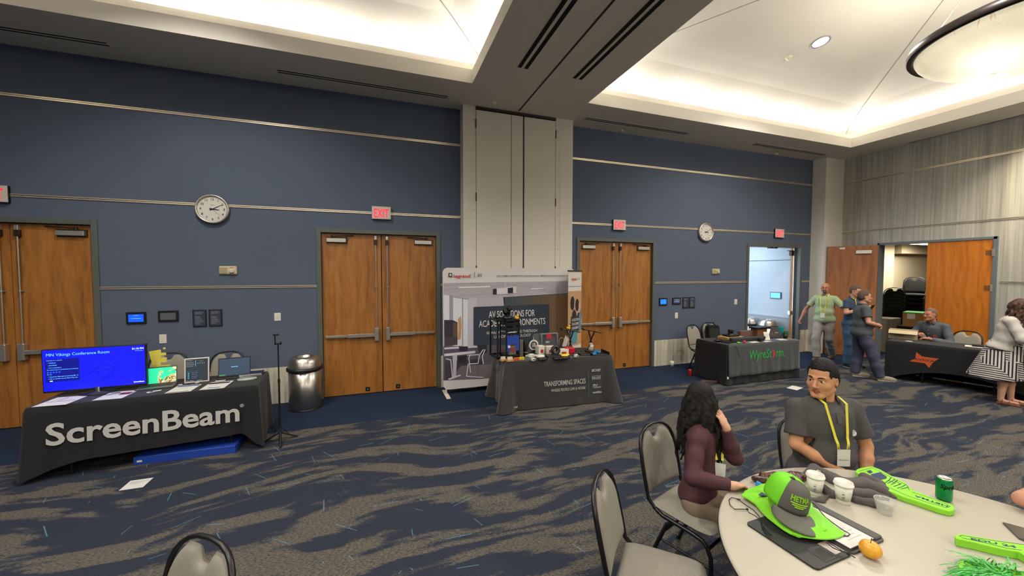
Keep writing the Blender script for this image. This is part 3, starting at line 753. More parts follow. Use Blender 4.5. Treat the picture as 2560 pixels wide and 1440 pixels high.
def mesh_np(name, P, Q, m, parent=None, mi=None, smooth=True):
    me = bpy.data.meshes.new(name); nv = len(P); nf = len(Q)
    me.vertices.add(nv); me.vertices.foreach_set('co', P.astype(np.float32).ravel())
    me.loops.add(nf * 4); me.loops.foreach_set('vertex_index', Q.astype(np.int32).ravel())
    me.polygons.add(nf); me.polygons.foreach_set('loop_start', np.arange(0, nf * 4, 4, dtype=np.int32))
    try: me.polygons.foreach_set('loop_total', np.full(nf, 4, np.int32))
    except Exception: pass
    for x in (m if isinstance(m, (list, tuple)) else [m]): me.materials.append(x)
    me.update(calc_edges=True)
    me.polygons.foreach_set('use_smooth', np.full(nf, smooth))
    if mi is not None: me.polygons.foreach_set('material_index', mi.astype(np.int32))
    me.validate(); me.update()
    o = bpy.data.objects.new(name, me); C.objects.link(o)
    if parent is not None: o.parent = parent
    return o
def sdf_obj(name, s, m, parent=None, vox=.008, fine=(), noise=None, zones=None):
    P, Q = s.mesh(vox, fine, noise)
    mi = None
    if zones is not None:
        cen = P[Q].mean(1); mi = zones(cen)
    return mesh_np(name, P, Q, m, parent, mi)
def wrinkle(amp=.004, f=38., seed=0., dirv=(.5, .3, 1.)):
    a = np.array(dirv, float); a /= np.linalg.norm(a)
    def g(x, y, z):
        w = np.sin((x * 7.1 + y * 5.3 + z * 4.1) + seed) * 1.6 + np.sin((x * 3.1 - y * 9.3 + z * 6.1) * 1.4 + seed * 2) * 1.2
        u = (x * a[0] + y * a[1] + z * a[2]) * f; v = (x * a[2] - y * a[0] * .7 + z * .55) * f * .8
        w2 = np.sin(x * 17 + y * 13 + seed) * 1.5 + np.sin(z * 15 + y * 8 + seed * 3) * 1.5
        env = np.maximum(0, np.sin(x * 9 + seed) * np.sin(y * 8 + 1 + seed) + np.sin(z * 10 + seed * 1.7))
        return amp * .8 * (np.sin(u + w + w2) * env * .7 + np.sin(v + w2 * 1.4) * (1.1 - env) * .45)
    return g
# ================================================================ people
def V3(*a): return np.array(a, float)
def unit(v): v = np.array(v, float); return v / np.linalg.norm(v)
class Frame3:
    """local frame: r right, f forward, u up"""
    def __init__(s, c, f, u=(0, 0, 1)):
        s.c = np.array(c, float); s.f = unit(f); s.r = unit(np.cross(s.f, u)); s.u = np.cross(s.r, s.f); s.R = np.stack([s.r, s.f, s.u], 1)
    def p(s, x, y, z, k=1.): return s.c + (s.r * x + s.f * y + s.u * z) * k
SKINS = {}
def skin_mat(name, c, lip='#a8604f'):
    a = mat('skin_' + name, c, .55, spec=.35, sss=.08, var=.06, vscale=14.)
    b = mat('lips_' + name, lip, .5, spec=.35)
    return a, b
HK = .94
def head_sdf(s, H, sex='m', sc=1., fat=0., smile=0.):
    p = lambda x, y, z: H.p(x, y, z, sc)
    e = lambda c, r, k=.012, op='u': s.ell(p(*c), np.array(r) * sc, H.R, k, op)
    w = 1 + fat
    e((0, -.012, .040), (.076, .094, .086), .02)                 # cranium
    e((0, .018, -.015), (.068 * w, .074, .078), .02)            # face block
    e((0, .028, -.062), (.054 * w, .056, .046), .02)            # jaw
    s.cone(p(-.012, .072, -.096), p(.012, .072, -.096), .016 * sc * w, .016 * sc * w, .02)   # chin
    for q in (-1, 1):
        s.cone(p(q * .052 * w, .0, -.055), p(q * .022, .062, -.094), .020 * sc, .016 * sc, .02)    # jaw line
        e((q * .040, .056, -.026), (.022 * w, .020, .020), .018)  # cheek
        s.cone(p(q * .012, .088, .030), p(q * .044, .070, .030), .0105 * sc, .009 * sc, .012)    # brow ridge
        e((q * .0315, .094, .010), (.0155, .015, .0095), .008, 's')  # socket
        e((q * .0785, -.006, -.002), (.0085, .017, .030), .006)      # ear
        e((q * .083, .0, .004), (.006, .009, .016), .004, 's')
        s.cone(p(q * .0085, .103, -.030), p(q * .0125, .093, -.033), .0075 * sc, .008 * sc, .006)   # nostril wing
        s.cone(p(q * .018, .0815, .0185), p(q * .044, .0725, .0170), .0058 * sc, .0048 * sc, .006)         # upper lid
        s.cone(p(q * .019, .0815, .0010), p(q * .043, .0735, .0018), .0042 * sc, .0038 * sc, .006)         # lower lid
    s.cone(p(0, .086, .022), p(0, .110, -.022), .0085 * sc, .0115 * sc, .01)                  # nose
    e((0, .110, -.026), (.0125, .011, .010), .006)
    m = .003 * smile
    s.cone(p(-.022, .0800, -.0575 + m), p(0, .0915, -.0545), .0045 * sc, .0068 * sc, .005)
    s.cone(p(.022, .0800, -.0575 + m), p(0, .0915, -.0545), .0045 * sc, .0068 * sc, .005)
    s.cone(p(-.019, .0800, -.0640 + m * .6), p(0, .0890, -.0665), .0048 * sc, .0074 * sc, .005)
    s.cone(p(.019, .0800, -.0640 + m * .6), p(0, .0890, -.0665), .0048 * sc, .0074 * sc, .005)
    s.cone(p(-.026, .082, -.0602 + m * 1.3), p(0, .0995, -.0603), .0012 * sc, .0018 * sc, .003, 's')
    s.cone(p(.026, .082, -.0602 + m * 1.3), p(0, .0995, -.0603), .0012 * sc, .0018 * sc, .003, 's')
def lips_zone(H, sc=1.):
    def z(cen):
        q = (cen - H.c) @ H.R / sc
        return ((np.abs(q[:, 0]) < .024) & (np.abs(q[:, 2] + .0605) < .0115 * (1 - (np.abs(q[:, 0]) / .030) ** 2)) & (q[:, 1] > .072)).astype(np.int32)
    return z
def eyes(H, parent, sc=1., look=(0, 1, 0), iris='#2b1a10', brows='#1a1410', bt=.0045):
    for q in (-1, 1):
        b = MB(); c = H.p(q * .0315, .0720, .0093, sc)
        b.ball(c, .0132 * sc, 8)
        d = unit(H.R @ unit(look)); b.cyl(c + d * .0116 * sc, c + d * .0135 * sc, .0064 * sc, .0052 * sc, n=14, mi=1); b.cyl(c + d * .0133 * sc, c + d * .0137 * sc, .0026 * sc, .002 * sc, n=10, mi=2)
        b.build('eye', [mat('eye_white', '#cfc6ba', .3), mat('iris' + iris, iris, .25), mat('pupil', '#050505', .2)], parent)
        b = MB()
        b.tube([H.p(q * .015, .0975, .0335, sc), H.p(q * .031, .0925, .0380, sc), H.p(q * .049, .0770, .0335, sc)], [bt * sc, bt * .9 * sc, bt * .35 * sc], 6); b.build('eyebrow', mat('brow' + brows, brows, .9), parent)
def hand_sdf(s, w, d, palm_n, thumb_side, curl=.35, sc=1., spread=.12, pinch=False):
    """w wrist, d finger direction, palm_n the way the palm faces, thumb_side +-1 along cross(d, palm_n)"""
    d = unit(d); n = unit(np.array(palm_n) - d * np.dot(palm_n, d)); t = np.cross(d, n) * thumb_side
    R = np.stack([t, d, n], 1); k = sc
    s.ell(w + d * .045 * k, np.array((.040, .050, .016)) * k, R, .012)
    s.cone(w - d * .01 * k, w + d * .03 * k, .025 * k, .024 * k, .016)
    for i, (off, L, r) in enumerate(((.030, .078, .0088), (.011, .086, .0092), (-.009, .080, .0088), (-.028, .062, .0078))):
        b = w + (d * (.078 - .004 * abs(i - 1)) + t * off) * k
        a = curl * (1 + .12 * i); dirs = []; fd = unit(d + t * spread * (1.5 - i) * .5)
        pts = [b]; L3 = (L * .46, L * .31, L * .26); ang = 0
        for j in range(3):
            ang += a * (.8, 1.1, .8)[j]; v = fd * math.cos(ang) + n * math.sin(ang); pts.append(pts[-1] + v * L3[j] * k)
        s.chain(pts, [r * k * 1.05, r * k, r * .93 * k, r * .8 * k], .004)
    b = w + (d * .022 + t * .030 + n * .008) * k; v1 = unit(t * .75 + d * .65 + n * .35); v2 = unit(t * .25 + d * .9 + n * (.3 + curl * .5))
    if pinch: v1 = unit(t * .4 + d * .75 + n * .7); v2 = unit(d * .8 + n * .8 - t * .1)
    s.chain([b, b + v1 * .038 * k, b + v1 * .038 * k + v2 * .03 * k, b + v1 * .038 * k + v2 * .055 * k], [.014 * k, .0115 * k, .0105 * k, .0085 * k], .007)
class Body:
    """joints in world coordinates, metres"""
    pass
def seg(s, a, b, r0, r1, k=.03): s.cone(a, b, r0, r1, k)
def torso_sdf(s, J, g=0., k=.05):
    """J: pelvis, waist, chest, neckb, shL, shR, right-vector r, forward f, widths"""
    r, f = J.r, J.f; u = unit(J.neckb - J.pelvis); R = np.stack([r, unit(np.cross(u, r)), u], 1); W = J.W; Dp = J.Dp; b = J.belly
    s.ell(J.pelvis, (.165 * W + g, .115 * Dp + g, .11 + g), R, k)
    s.ell(J.waist + f * .02 * b, (.145 * W + .02 * b + g, .100 * Dp + .035 * b + g, .13 + g), R, k)
    s.ell(J.chest, (.150 * W + g, .106 * Dp + g, .16 + g), R, k)
    s.ell(J.chest + u * .09, (.138 * W + g, .088 * Dp + g, .09 + g), R, k * .8)
    for sh in (J.shL, J.shR):
        s.cone(J.neckb - u * .025, sh, .044 + g * .8, .047 + g * .6, k * .7)
def body_sdf(J, vox=.008, hands=True):
    s = SDF(); torso_sdf(s, J, -.012)
    s.cone(J.neckb - unit(J.neckb - J.pelvis) * .02, J.H.p(0, -.015, -.05, J.hs), .058 * J.nk, .053 * J.nk, .02)
    head_sdf(s, J.H, J.sex, J.hs, J.fat, J.smile)
    for (sh, el, wr, hd, pn, ts, cu, pinch) in J.arms:
        m = sh + (el - sh) * .45
        s.chain([sh, m, el], [.050 * J.am, .046 * J.am, .037 * J.am], .02)
        m = el + (wr - el) * .35
        s.chain([el, m, wr], [.037 * J.am, .040 * J.am, .0255 * J.am], .015)
        hand_sdf(s, wr, hd, pn, ts, cu, .96 * J.hsz, pinch=pinch)
    for (hp, kn, an, toe) in J.legs:
        s.chain([hp, hp + (kn - hp) * .4, kn], [.082, .078, .052], .03)
        s.chain([kn, kn + (an - kn) * .35, an], [.050, .053, .034], .02)
        s.cone(an + V3(0, 0, -.03), an + (toe - an) * .8 + V3(0, 0, -.035), .030, .020, .02)
    return s
def shirt_sdf(J, sleeve=.5, g=.012, hem=.10, neck=.072, hemn=None):
    """sleeve: fraction along upper arm (<=1) or 1..2 down the forearm"""
    s = SDF(); torso_sdf(s, J, g)
    u = unit(J.neckb - J.pelvis)
    s.ell(J.pelvis - u * .02 , (.17 * J.W + g, .12 * J.Dp + g + .01 * J.belly, .12), np.stack([J.r, np.cross(u, J.r), u], 1), .05)
    cuts = []
    for (sh, el, wr, hd, pn, ts, cu, pinch) in J.arms:
        ra = .049 * J.am + g * .75
        if sleeve <= 1:
            e = sh + (el - sh) * sleeve; s.cone(sh, e + unit(el - sh) * .03, ra, ra + .001 + g * .15, .025); cuts.append((e, unit(el - sh), .11))
        else:
            s.chain([sh, sh + (el - sh) * .5, el], [ra, ra - .004, .040 * J.am + g], .025)
            e = el + (wr - el) * (sleeve - 1); s.chain([el, el + (wr - el) * .4, e + unit(wr - el) * .02], [.040 * J.am + g, .040 * J.am + g * .9, .027 * J.am + g * .8], .02); cuts.append((e, unit(wr - el), .075))
    for c, n, l in cuts: s.plane(c, n, .003, 's', l)
    s.ell(J.neckb + u * .045 + J.f * .012, (neck, neck + .006, .066), np.stack([J.r, np.cross(u, J.r), u], 1), .008, 's')
    s.plane(J.pelvis - u * hem, -u if hemn is None else hemn, .003)
    return s
def trousers_sdf(J, g=.014, flare=.0, top=.06, short=0.):
    s = SDF(); u = unit(J.waist - J.pelvis); R = np.stack([J.r, np.cross(u, J.r), u], 1)
    s.ell(J.pelvis, (.168 * J.W + g, .122 * J.Dp + g, .12), R, .04)
    for (hp, kn, an, toe) in J.legs:
        s.chain([hp, hp + (kn - hp) * .45, kn], [.088 + g, .082 + g, .066 + g], .035)
        s.chain([kn, kn + (an - kn) * .5, an + (an - kn) * .06], [.066 + g, .058 + g + flare * .5, .046 + g + flare], .03)
        s.plane(an + (an - kn) * .02, unit(an - kn), .003, 's', .14)
    s.plane(J.pelvis + u * (top + .05), u, .003)
    return s
def shoe(parent, an, toe, m, sole=None, name='shoe', L=.27):
    s = SDF(); d = unit(V3(*(toe - an)[:2], 0)); a = V3(an[0], an[1], 0); R = np.stack([np.cross(d, (0, 0, 1.)), d, V3(0, 0, 1)], 1)
    s.ell(a + d * .09 + V3(0, 0, .050), (.048, .135, .050), R, .02); s.ell(a + d * .17 + V3(0, 0, .040), (.048, .075, .040), R, .02)
    s.ell(a - d * .005 + V3(0, 0, .07), (.046, .058, .065), R, .02); s.plane(a, (0, 0, -1), .003)
    s.box(a + d * .085 + V3(0, 0, .013), (.034, .118, .004), R, .010, .006)
    z = (lambda c: (c[:, 2] < .022).astype(int))
    return sdf_obj(name, s, [m, sole or m], parent, .008, zones=z)
def short_hair(J, m, parent, recede=0., vol=.0, vox=.006, top=.0, beardless=True):
    H = J.H; k = J.hs; s = SDF()
    s.ell(H.p(0, -.014, .044, k), np.array((.0785 + vol, .0965 + vol, .088 + vol)) * k, H.R, .01); s.ell(H.p(0, -.010, .062 + top, k), np.array((.066 + vol, .086 + vol, .078 + vol)) * k, H.R, .012)
    s.ell(H.p(0, -.045, .0, k), np.array((.0755 + vol, .062 + vol, .080)) * k, H.R, .02)
    # hairline: cut the face away
    s.ell(H.p(0, .085, .010 + recede, k), np.array((.074, .075, .066)) * k, H.R, .010, 's')
    for q in (-1, 1):
        s.ell(H.p(q * .062, .072, .060 + recede, k), np.array((.024, .03, .026)) * k, H.R, .012, 's')
        s.ell(H.p(q * .078, .024, -.012, k), np.array((.03, .026, .05)) * k, H.R, .008, 's')
        s.ell(H.p(q * .086, -.006, -.012, k), np.array((.022, .020, .036)) * k, H.R, .006, 's')
    s.plane(H.p(0, -.04, -.062, k), -H.u + H.f * .3, .01)
    nz = lambda x, y, z: .0022 * np.sin(x * 330 + 90 * y + 60 * z) * np.sin(y * 190 - 70 * x + 130 * z) + .0010 * np.sin(x * 520 - 200 * z)
    return sdf_obj('hair', s, m, parent, vox, noise=nz)
def strap_ring(H_or_pts, r, m, name, parent, n=4, flat=6., up=None):
    b = MB(); b.tube(H_or_pts, r, n, flat=flat, up=up); return b.build(name, m, parent)
def surf_strap(pts, wdt, th, m, name, parent, nrm):
    """flat ribbon through pts, width wdt, thickness th, nrm(i) outward normals"""
    P = [np.array(p, float) for p in pts]; b = MB(); V = []; n = len(P)
    for i in range(n):
        t = unit((P[min(i + 1, n - 1)] - P[max(i - 1, 0)])); N = unit(nrm[i]); s_ = unit(np.cross(t, N)); N = np.cross(s_, t)
        for (a, c) in ((-1, 0), (1, 0), (1, 1), (-1, 1)): V.append(P[i] + s_ * a * wdt / 2 + N * c * th)
    F = []
    for i in range(n - 1):
        for k in range(4): F.append((i * 4 + k, i * 4 + (k + 1) % 4, i * 4 + 4 + (k + 1) % 4, i * 4 + 4 + k))
    F += [(0, 1, 2, 3)[::-1], tuple(4 * n - 4 + q for q in range(4))]
    b.add(V, F); return b.build(name, m, parent)
YEL = mat('lanyard_yellow', '#d9cf3e', .6)
BADGE = mat('badge_white', '#d8d5cf', .5)
INK = mat('ink_dark', '#1f2226', .7)
def glasses(H, parent, m, sc=1., y=.102):
    b = MB()
    for q in (-1, 1):
        pts = [H.p(q * .033 + .024 * math.cos(a), y - .004 - .006 * abs(math.cos(a)) * (1 if q * math.cos(a) > 0 else 0), .008 + .017 * math.sin(a), sc) for a in np.linspace(0, 2 * PI, 17)[:-1]]
        b.tube(pts, .0017, 5, closed=True)
        b.tube([H.p(q * .057, y - .010, .012, sc), H.p(q * .078, .03, .012, sc), H.p(q * .080, -.005, .006, sc)], .002, 5)
    b.tube([H.p(-.010, y, .010, sc), H.p(.010, y, .010, sc)], .0017, 5)
    return b.build('glasses', m, parent)
def badge(parent, c, right, up, w=.085, h=.115, lines=(), nrm=None):
    ex = Vector(right).normalized(); ey = Vector(up).normalized(); ez = ex.cross(ey).normalized(); ey = ez.cross(ex)
    M = frame(c, ex, ey, ez); b = MB(); b.box((-w / 2, -h, -.001), (w / 2, 0, .001), 0, 0, M)
    for (txt, size, yy) in lines: put_text(b, M @ Matrix.Translation((0, yy, .0012)), txt, size, 1, depth=.0003)
    b.cyl(M @ Vector((-w * .38, 0, 0)), M @ Vector((-w * .38, .02, 0)), .003, n=6, mi=2); b.cyl(M @ Vector((w * .38, 0, 0)), M @ Vector((w * .38, .02, 0)), .003, n=6, mi=2)
    return b.build('badge', [BADGE, INK, STEEL], parent)
# ================================================================ the people
def base_body(pos, f, h, W=1., Dp=1., belly=0., lean=0., headf=None, headu=(0, 0, 1), sex='m', fat=0., smile=0., z0=0., seated=False, hipz=None):
    J = Body(); k = h / 1.75; f = unit(V3(f[0], f[1], 0)); J.f = f; J.r = np.cross(f, (0, 0, 1.)); P0 = V3(pos[0], pos[1], 0)
    hz = hipz if hipz is not None else .93 * k
    up = unit(V3(0, 0, 1) + f * lean)
    J.pelvis = P0 + V3(0, 0, hz); J.waist = J.pelvis + up * .15 * k; J.chest = J.pelvis + up * .33 * k; J.neckb = J.pelvis + up * .52 * k
    J.shR = J.neckb + J.r * .163 * k * W - up * .062 * k; J.shL = J.neckb - J.r * .163 * k * W - up * .062 * k
    hf = unit(headf if headf is not None else f); J.hs = .98 * k ** .5; J.H = Frame3(J.neckb + up * .165 * k + f * .03 * k, hf, headu)
    J.W = W * k; J.Dp = Dp * k; J.belly = belly; J.sex = sex; J.fat = fat; J.smile = smile; J.nk = 1.; J.am = 1.; J.hsz = 1.; J.k = k; J.up = up
    J.arms = []; J.legs = []; return J
def lens(J, mat_): return glasses(J.H, J.root, mat_, J.hs)
def build_person(J, label, skin, vox=.009, headvox=.005, shoes=None):
    root = empty('person', (J.pelvis[0], J.pelvis[1], 0), 0, label, 'person'); J.root = root
    bpy.context.view_layer.update()
    root.location = (0, 0, 0); J.loc = (J.pelvis[0], J.pelvis[1], 0)
    c = J.H.c; fine = [(c - .15, c + .15, headvox)]
    for a in J.arms:
        w = a[2] + unit(a[3]) * .08; fine.append((w - .11, w + .11, headvox))
    sm = skin_mat(*skin)
    J.body = sdf_obj('body', body_sdf(J), list(sm), root, vox, fine, zones=lips_zone(J.H, J.hs))
    return root
def finish(J):
    """move the root to the person's feet, keeping the parts where they are"""
    off = Vector(J.loc); J.root.location = off
    for ch in J.root.children: ch.location = Vector(ch.location) - off
def lanyard(J, cen_drop=.36, spread=.085, m=YEL, w=.017, g=.03, lines=(), badge_tilt=0.):
    """V of ribbon over the chest down to a badge"""
    u = J.up; r = J.r; f = unit(np.cross(u, r)); nb = J.neckb; g2 = J.gc if hasattr(J, 'gc') else .015
    def front(x, d):       # point on the shirt front at lateral x and drop d below the neck base
        cz = nb - u * d + r * x; y = .112 * J.Dp * math.sqrt(max(.05, 1 - (x / (.175 * J.W)) ** 2)) * min(1, .62 + d * 1.8) + g2 + .008 + J.belly * (.035 if d > .25 else .01)
        return cz + f * y
    tip = front(0, cen_drop)
    for q in (-1, 1):
        pts = []
        for t in np.linspace(0, 1, 9):
            x = q * (.072 * (1 - t) + .03 * t); pts.append(front(x, .0 + cen_drop * t) + f * (.0))
        back = [nb + r * q * .070 - f * .03 + u * .035, nb + r * q * .078 + f * .03 + u * .028]
        P = back + pts; surf_strap(P, w, .0015, m, 'lanyard', J.root, [u + r * q * .5, u + f * .5 + r * q * .3] + [f] * len(pts))
    badge(J.root, Vector(tip + f * .004), -r, u + f * badge_tilt, lines=lines)
def collar(J, m, h=.03, open_=.5):
    u = J.up; r = J.r; f = unit(np.cross(u, r)); nb = J.neckb + u * .022; b = MB(); n = 28; V = []
    for i in range(n + 1):
        a = open_ + (2 * PI - 2 * open_) * i / n      # from the front, around the back
        d = f * math.cos(a) * .074 + r * math.sin(a) * .068; drop = .016 * math.cos(a)
        p0 = nb + d * 1.0 - u * drop + u * h * .75; p1 = nb + d * 1.22 - u * (drop + .010 + .012 * max(0, math.cos(a)))
        for q in (p0 - d * .04, p0 + d * .06, p1 + d * .05, p1 - d * .03): V.append(q)
    F = [(i * 4 + k, i * 4 + (k + 1) % 4, i * 4 + 4 + (k + 1) % 4, i * 4 + 4 + k) for i in range(n) for k in range(4)] + [(0, 1, 2, 3), (4 * n, 4 * n + 1, 4 * n + 2, 4 * n + 3)]
    b.add(V, F, 0, True); return b.build('collar', m, J.root)
def arm(J, side, el, wr, hd, pn, curl=.3, pinch=False):
    sh = J.shR if side > 0 else J.shL; J.arms.append((sh, V3(*el), V3(*wr), V3(*hd), V3(*pn), side, curl, pinch))
def hang_arm(J, side, fwd=0., out=.10, fwd2=.1, curl=.5, bend=0.):
    sh = J.shR if side > 0 else J.shL; k = J.k; o = J.r * side
    el = sh + (-V3(0, 0, 1) * .27 + o * out * .6 + J.f * fwd * .27) * k; wr = el + (-V3(0, 0, 1) * .24 + o * out * .25 + J.f * (fwd2) * .25) * k
    J.arms.append((sh, el, wr, unit(wr - el + J.f * .03), unit(-o + J.f * .2), side, curl, False))
def leg(J, side, an, kn=None, toe=None):
    hp = J.pelvis + J.r * side * .088 * J.W / J.k * J.k - V3(0, 0, .04); an = V3(*an)
    toe = an + J.f * .2 if toe is None else V3(*toe)
    kn = (hp * .5 + an * .5) + J.f * .03 if kn is None else V3(*kn)
    J.legs.append((hp, kn, an, toe))
FAIR = ('fair', '#c08c72'); RUDDY = ('ruddy', '#b57a60'); TAN = ('tan', '#b5805c', '#9d5a48'); PALE = ('pale', '#c99a80')
CAMDIR = lambda x, y: unit(V3(-x, -y, 0))
def img_right(x, y): d = CAMDIR(x, y); return V3(-d[1], d[0], 0) * 1.   # towards the right of the picture
# ---- walking man in a pale green shirt
x, y = 9.95, 5.98; f = unit(CAMDIR(x, y) - img_right(x, y) * .25)
J = base_body((x, y), f, 1.83, W=1.02, Dp=1.05, belly=.5, headf=unit(CAMDIR(x, y) * 1. - img_right(x, y) * .1), fat=.02); J.gc = .02
hang_arm(J, 1, fwd=-.2, out=.34, fwd2=.1, curl=.55); hang_arm(J, -1, fwd=.1, out=.40, fwd2=.45, curl=.4)
leg(J, 1, J.pelvis * (1, 1, 0) + J.f * .30 + J.r * .05 + V3(0, 0, .09), J.pelvis * (1, 1, 0) + J.f * .24 + J.r * .09 + V3(0, 0, .50))
leg(J, -1, J.pelvis * (1, 1, 0) - J.f * .28 - J.r * .10 + V3(0, 0, .10), J.pelvis * (1, 1, 0) + J.f * .04 - J.r * .10 + V3(0, 0, .50))
build_person(J, 'walking man in pale green short-sleeved shirt, grey trousers and yellow lanyard', RUDDY)
GREEN = mat('pale_green_shirt', '#9dab84', .85, bump=.2); sdf_obj('shirt', shirt_sdf(J, .62, .024, .10, .06), GREEN, J.root, .010, noise=wrinkle(.004, 45, 1.))
sdf_obj('trousers', trousers_sdf(J, .016, .012), mat('grey_chinos', '#8c8781', .85, bump=.2), J.root, .011, noise=wrinkle(.004, 50, 2.))
for l in J.legs: shoe(J.root, l[2], l[3], mat('brown_shoe', '#4a3a30', .5))
eyes(J.H, J.root, J.hs, brows='#4a3c34'); glasses(J.H, J.root, BLACKP, J.hs); collar(J, GREEN)
s = SDF(); H = J.H
s.ell(H.p(0, .080, -.088, J.hs), (.030, .026, .030), H.R, .01); s.cone(H.p(-.028, .080, -.055, J.hs), H.p(-.024, .074, -.09, J.hs), .008, .012, .01); s.cone(H.p(.028, .080, -.055, J.hs), H.p(.024, .074, -.09, J.hs), .008, .012, .01)
s.cone(H.p(-.024, .090, -.046, J.hs), H.p(.024, .090, -.046, J.hs), .0075, .0075, .01); s.ell(H.p(0, .108, -.061, J.hs), (.018, .012, .006), H.R, .003, 's')
sdf_obj('goatee', s, mat('grey_brown_beard', '#4b4038', .95), J.root, .006)
s = SDF(); s.ell(H.p(0, -.03, .03, J.hs), (.0805, .092, .082), H.R, .01); s.plane(H.p(0, 0, .045, J.hs), H.u * 1 + H.f * .45, .01); s.ell(H.p(0, .075, .0, J.hs), (.085, .075, .08), H.R, .01, 's'); s.plane(H.p(0, -.04, -.05, J.hs), -H.u, .01)
sdf_obj('hair', s, mat('cropped_grey_hair', '#6f6357', .95), J.root, .007)
lanyard(J, .40, lines=(('VISITOR', .012, -.05),)[:0]); 
b = MB(); fr = unit(np.cross(J.up, J.r)); c0 = J.neckb - J.up * .20 + fr * .165
b.tube([c0 - J.r * .075 + J.up * .14, c0 - J.r * .07, c0 + J.r * .0 - J.up * .025, c0 + J.r * .07, c0 + J.r * .075 + J.up * .14], .003, 5); b.build('hanging_glasses', BLACKP, J.root)
b = MB(); a = J.arms[1]; b.tube([a[2] + unit(a[2] - a[1]) * -.02 + (J.r * math.cos(t) + J.f * math.sin(t)) * .031 for t in np.linspace(0, 2 * PI, 15)[:-1]], .005, 5, closed=True); b.build('wrist_watch', BLACKP, J.root)
finish(J)
# ---- man in navy polo looking at his phone
x, y = 9.70, 5.30; f = unit(img_right(x, y) * .75 + CAMDIR(x, y) * .6)
J = base_body((x, y), f, 1.80, W=1.0, belly=.3, lean=.04, headf=unit(img_right(x, y) * .8 + CAMDIR(x, y) * .45 - V3(0, 0, .22)), smile=.2); J.gc = .018
ph = J.chest + J.f * .34 + V3(0, 0, .0) + J.r * .0
for sd in (1, -1):
    el = J.chest + J.r * sd * .235 + J.f * .06 - V3(0, 0, .10); w_ = ph - J.f * .09 + J.r * sd * .05 - V3(0, 0, .02); arm(J, sd, el, w_, J.f * .8 - J.r * sd * .35 + V3(0, 0, .3), V3(0, 0, 1) - J.r * sd * .3, .5)
for sd in (1, -1): leg(J, sd, J.pelvis * (1, 1, 0) + J.r * sd * .12 + J.f * .03 * sd + V3(0, 0, .09))
build_person(J, 'man in navy polo and blue jeans looking down at a phone', FAIR)
NAVY = mat('navy_polo', '#2b3d55', .85, bump=.2); sdf_obj('polo_shirt', shirt_sdf(J, .6, .018, .10, .062), NAVY, J.root, .010, noise=wrinkle(.003, 45, 3.)); collar(J, NAVY)
sdf_obj('jeans', trousers_sdf(J, .016, .014), mat('blue_jeans', '#2f4a63', .9, bump=.2, var=.15), J.root, .011, noise=wrinkle(.004, 50, 5.))
for l in J.legs: shoe(J.root, l[2], l[3], mat('black_shoe', '#15151a', .5), mat('white_sole', '#c9c7c2', .6))
eyes(J.H, J.root, J.hs, look=(0, 1, -.5), brows='#6a5444'); glasses(J.H, J.root, mat('thin_dark_frame', '#5a3b35', .4), J.hs); short_hair(J, mat('brown_grey_hair', '#5b4a3e', .95), J.root, .004, .004, .007, .006)
s = SDF(); H = J.H; s.ell(H.p(0, .066, -.088, J.hs), (.040, .034, .026), H.R, .01); s.ell(H.p(0, .03, -.075, J.hs), (.060, .045, .028), H.R, .01); s.ell(H.p(0, .105, -.060, J.hs), (.030, .022, .016), H.R, .006, 's')
sdf_obj('beard', s, mat('greying_stubble', '#7d675a', .95), J.root, .006)
lanyard(J, .40); finish(J)
b = MB(); b.box((-.036, -.004, -.075), (.036, .004, .075), 0, .003); o = obj('phone', b, BLACKP, None, 'dark phone held by the man in the navy polo', 'phone')
o.matrix_world = frame(ph + J.f * .03 + V3(0, 0, .03), J.r, np.cross(unit(J.f * .5 + V3(0, 0, .86)), J.r) * -1, unit(J.f * .5 + V3(0, 0, .86)))
# ---- man in dark grey polo with his back to us, hands clasped
x, y = 8.84, 4.66; f = unit(img_right(x, y) * .93 - CAMDIR(x, y) * .30)
J = base_body((x, y), f, 1.72, W=1.02, Dp=1.1, belly=.9, headf=unit(img_right(x, y) * .96 - CAMDIR(x, y) * .22), fat=.05, smile=.3); J.gc = .018
cl = J.pelvis + J.f * .30 + V3(0, 0, .12)
for sd in (1, -1):
    el = J.chest + J.r * sd * .245 + J.f * .02 - V3(0, 0, .12); arm(J, sd, el, cl + J.r * sd * .06 - J.f * .05 + V3(0, 0, .01 * sd), J.f * .35 - J.r * sd * .75 - V3(0, 0, .25), -J.f * .6 - V3(0, 0, .1) - J.r * sd * .3, .55)
g0 = J.pelvis * (1, 1, 0)
leg(J, 1, g0 + J.r * .10 + J.f * .26 + V3(0, 0, .09), g0 + J.r * .11 + J.f * .14 + V3(0, 0, .48)); leg(J, -1, g0 - J.r * .10 - J.f * .05 + V3(0, 0, .09), g0 - J.r * .11 + J.f * .0 + V3(0, 0, .48))
build_person(J, 'man in dark grey polo and navy trousers standing with hands clasped at the black table', FAIR)
GP = mat('slate_polo', '#474d4f', .85, bump=.2); sdf_obj('polo_shirt', shirt_sdf(J, .62, .024, .12, .062), GP, J.root, .010, noise=wrinkle(.004, 42, 6.)); collar(J, GP)
sdf_obj('trousers', trousers_sdf(J, .018, .014), mat('navy_trousers', '#3f4357', .9, bump=.2), J.root, .011, noise=wrinkle(.005, 48, 7.))
for l in J.legs: shoe(J.root, l[2], l[3], mat('grey_knit_shoe', '#8b8273', .85), mat('grey_sole', '#a9a498', .7))
eyes(J.H, J.root, J.hs, brows='#4c3a30'); glasses(J.H, J.root, BLACKP, J.hs); short_hair(J, mat('brown_hair', '#55463b', .95), J.root, .0, .004, .007, .004)
finish(J)
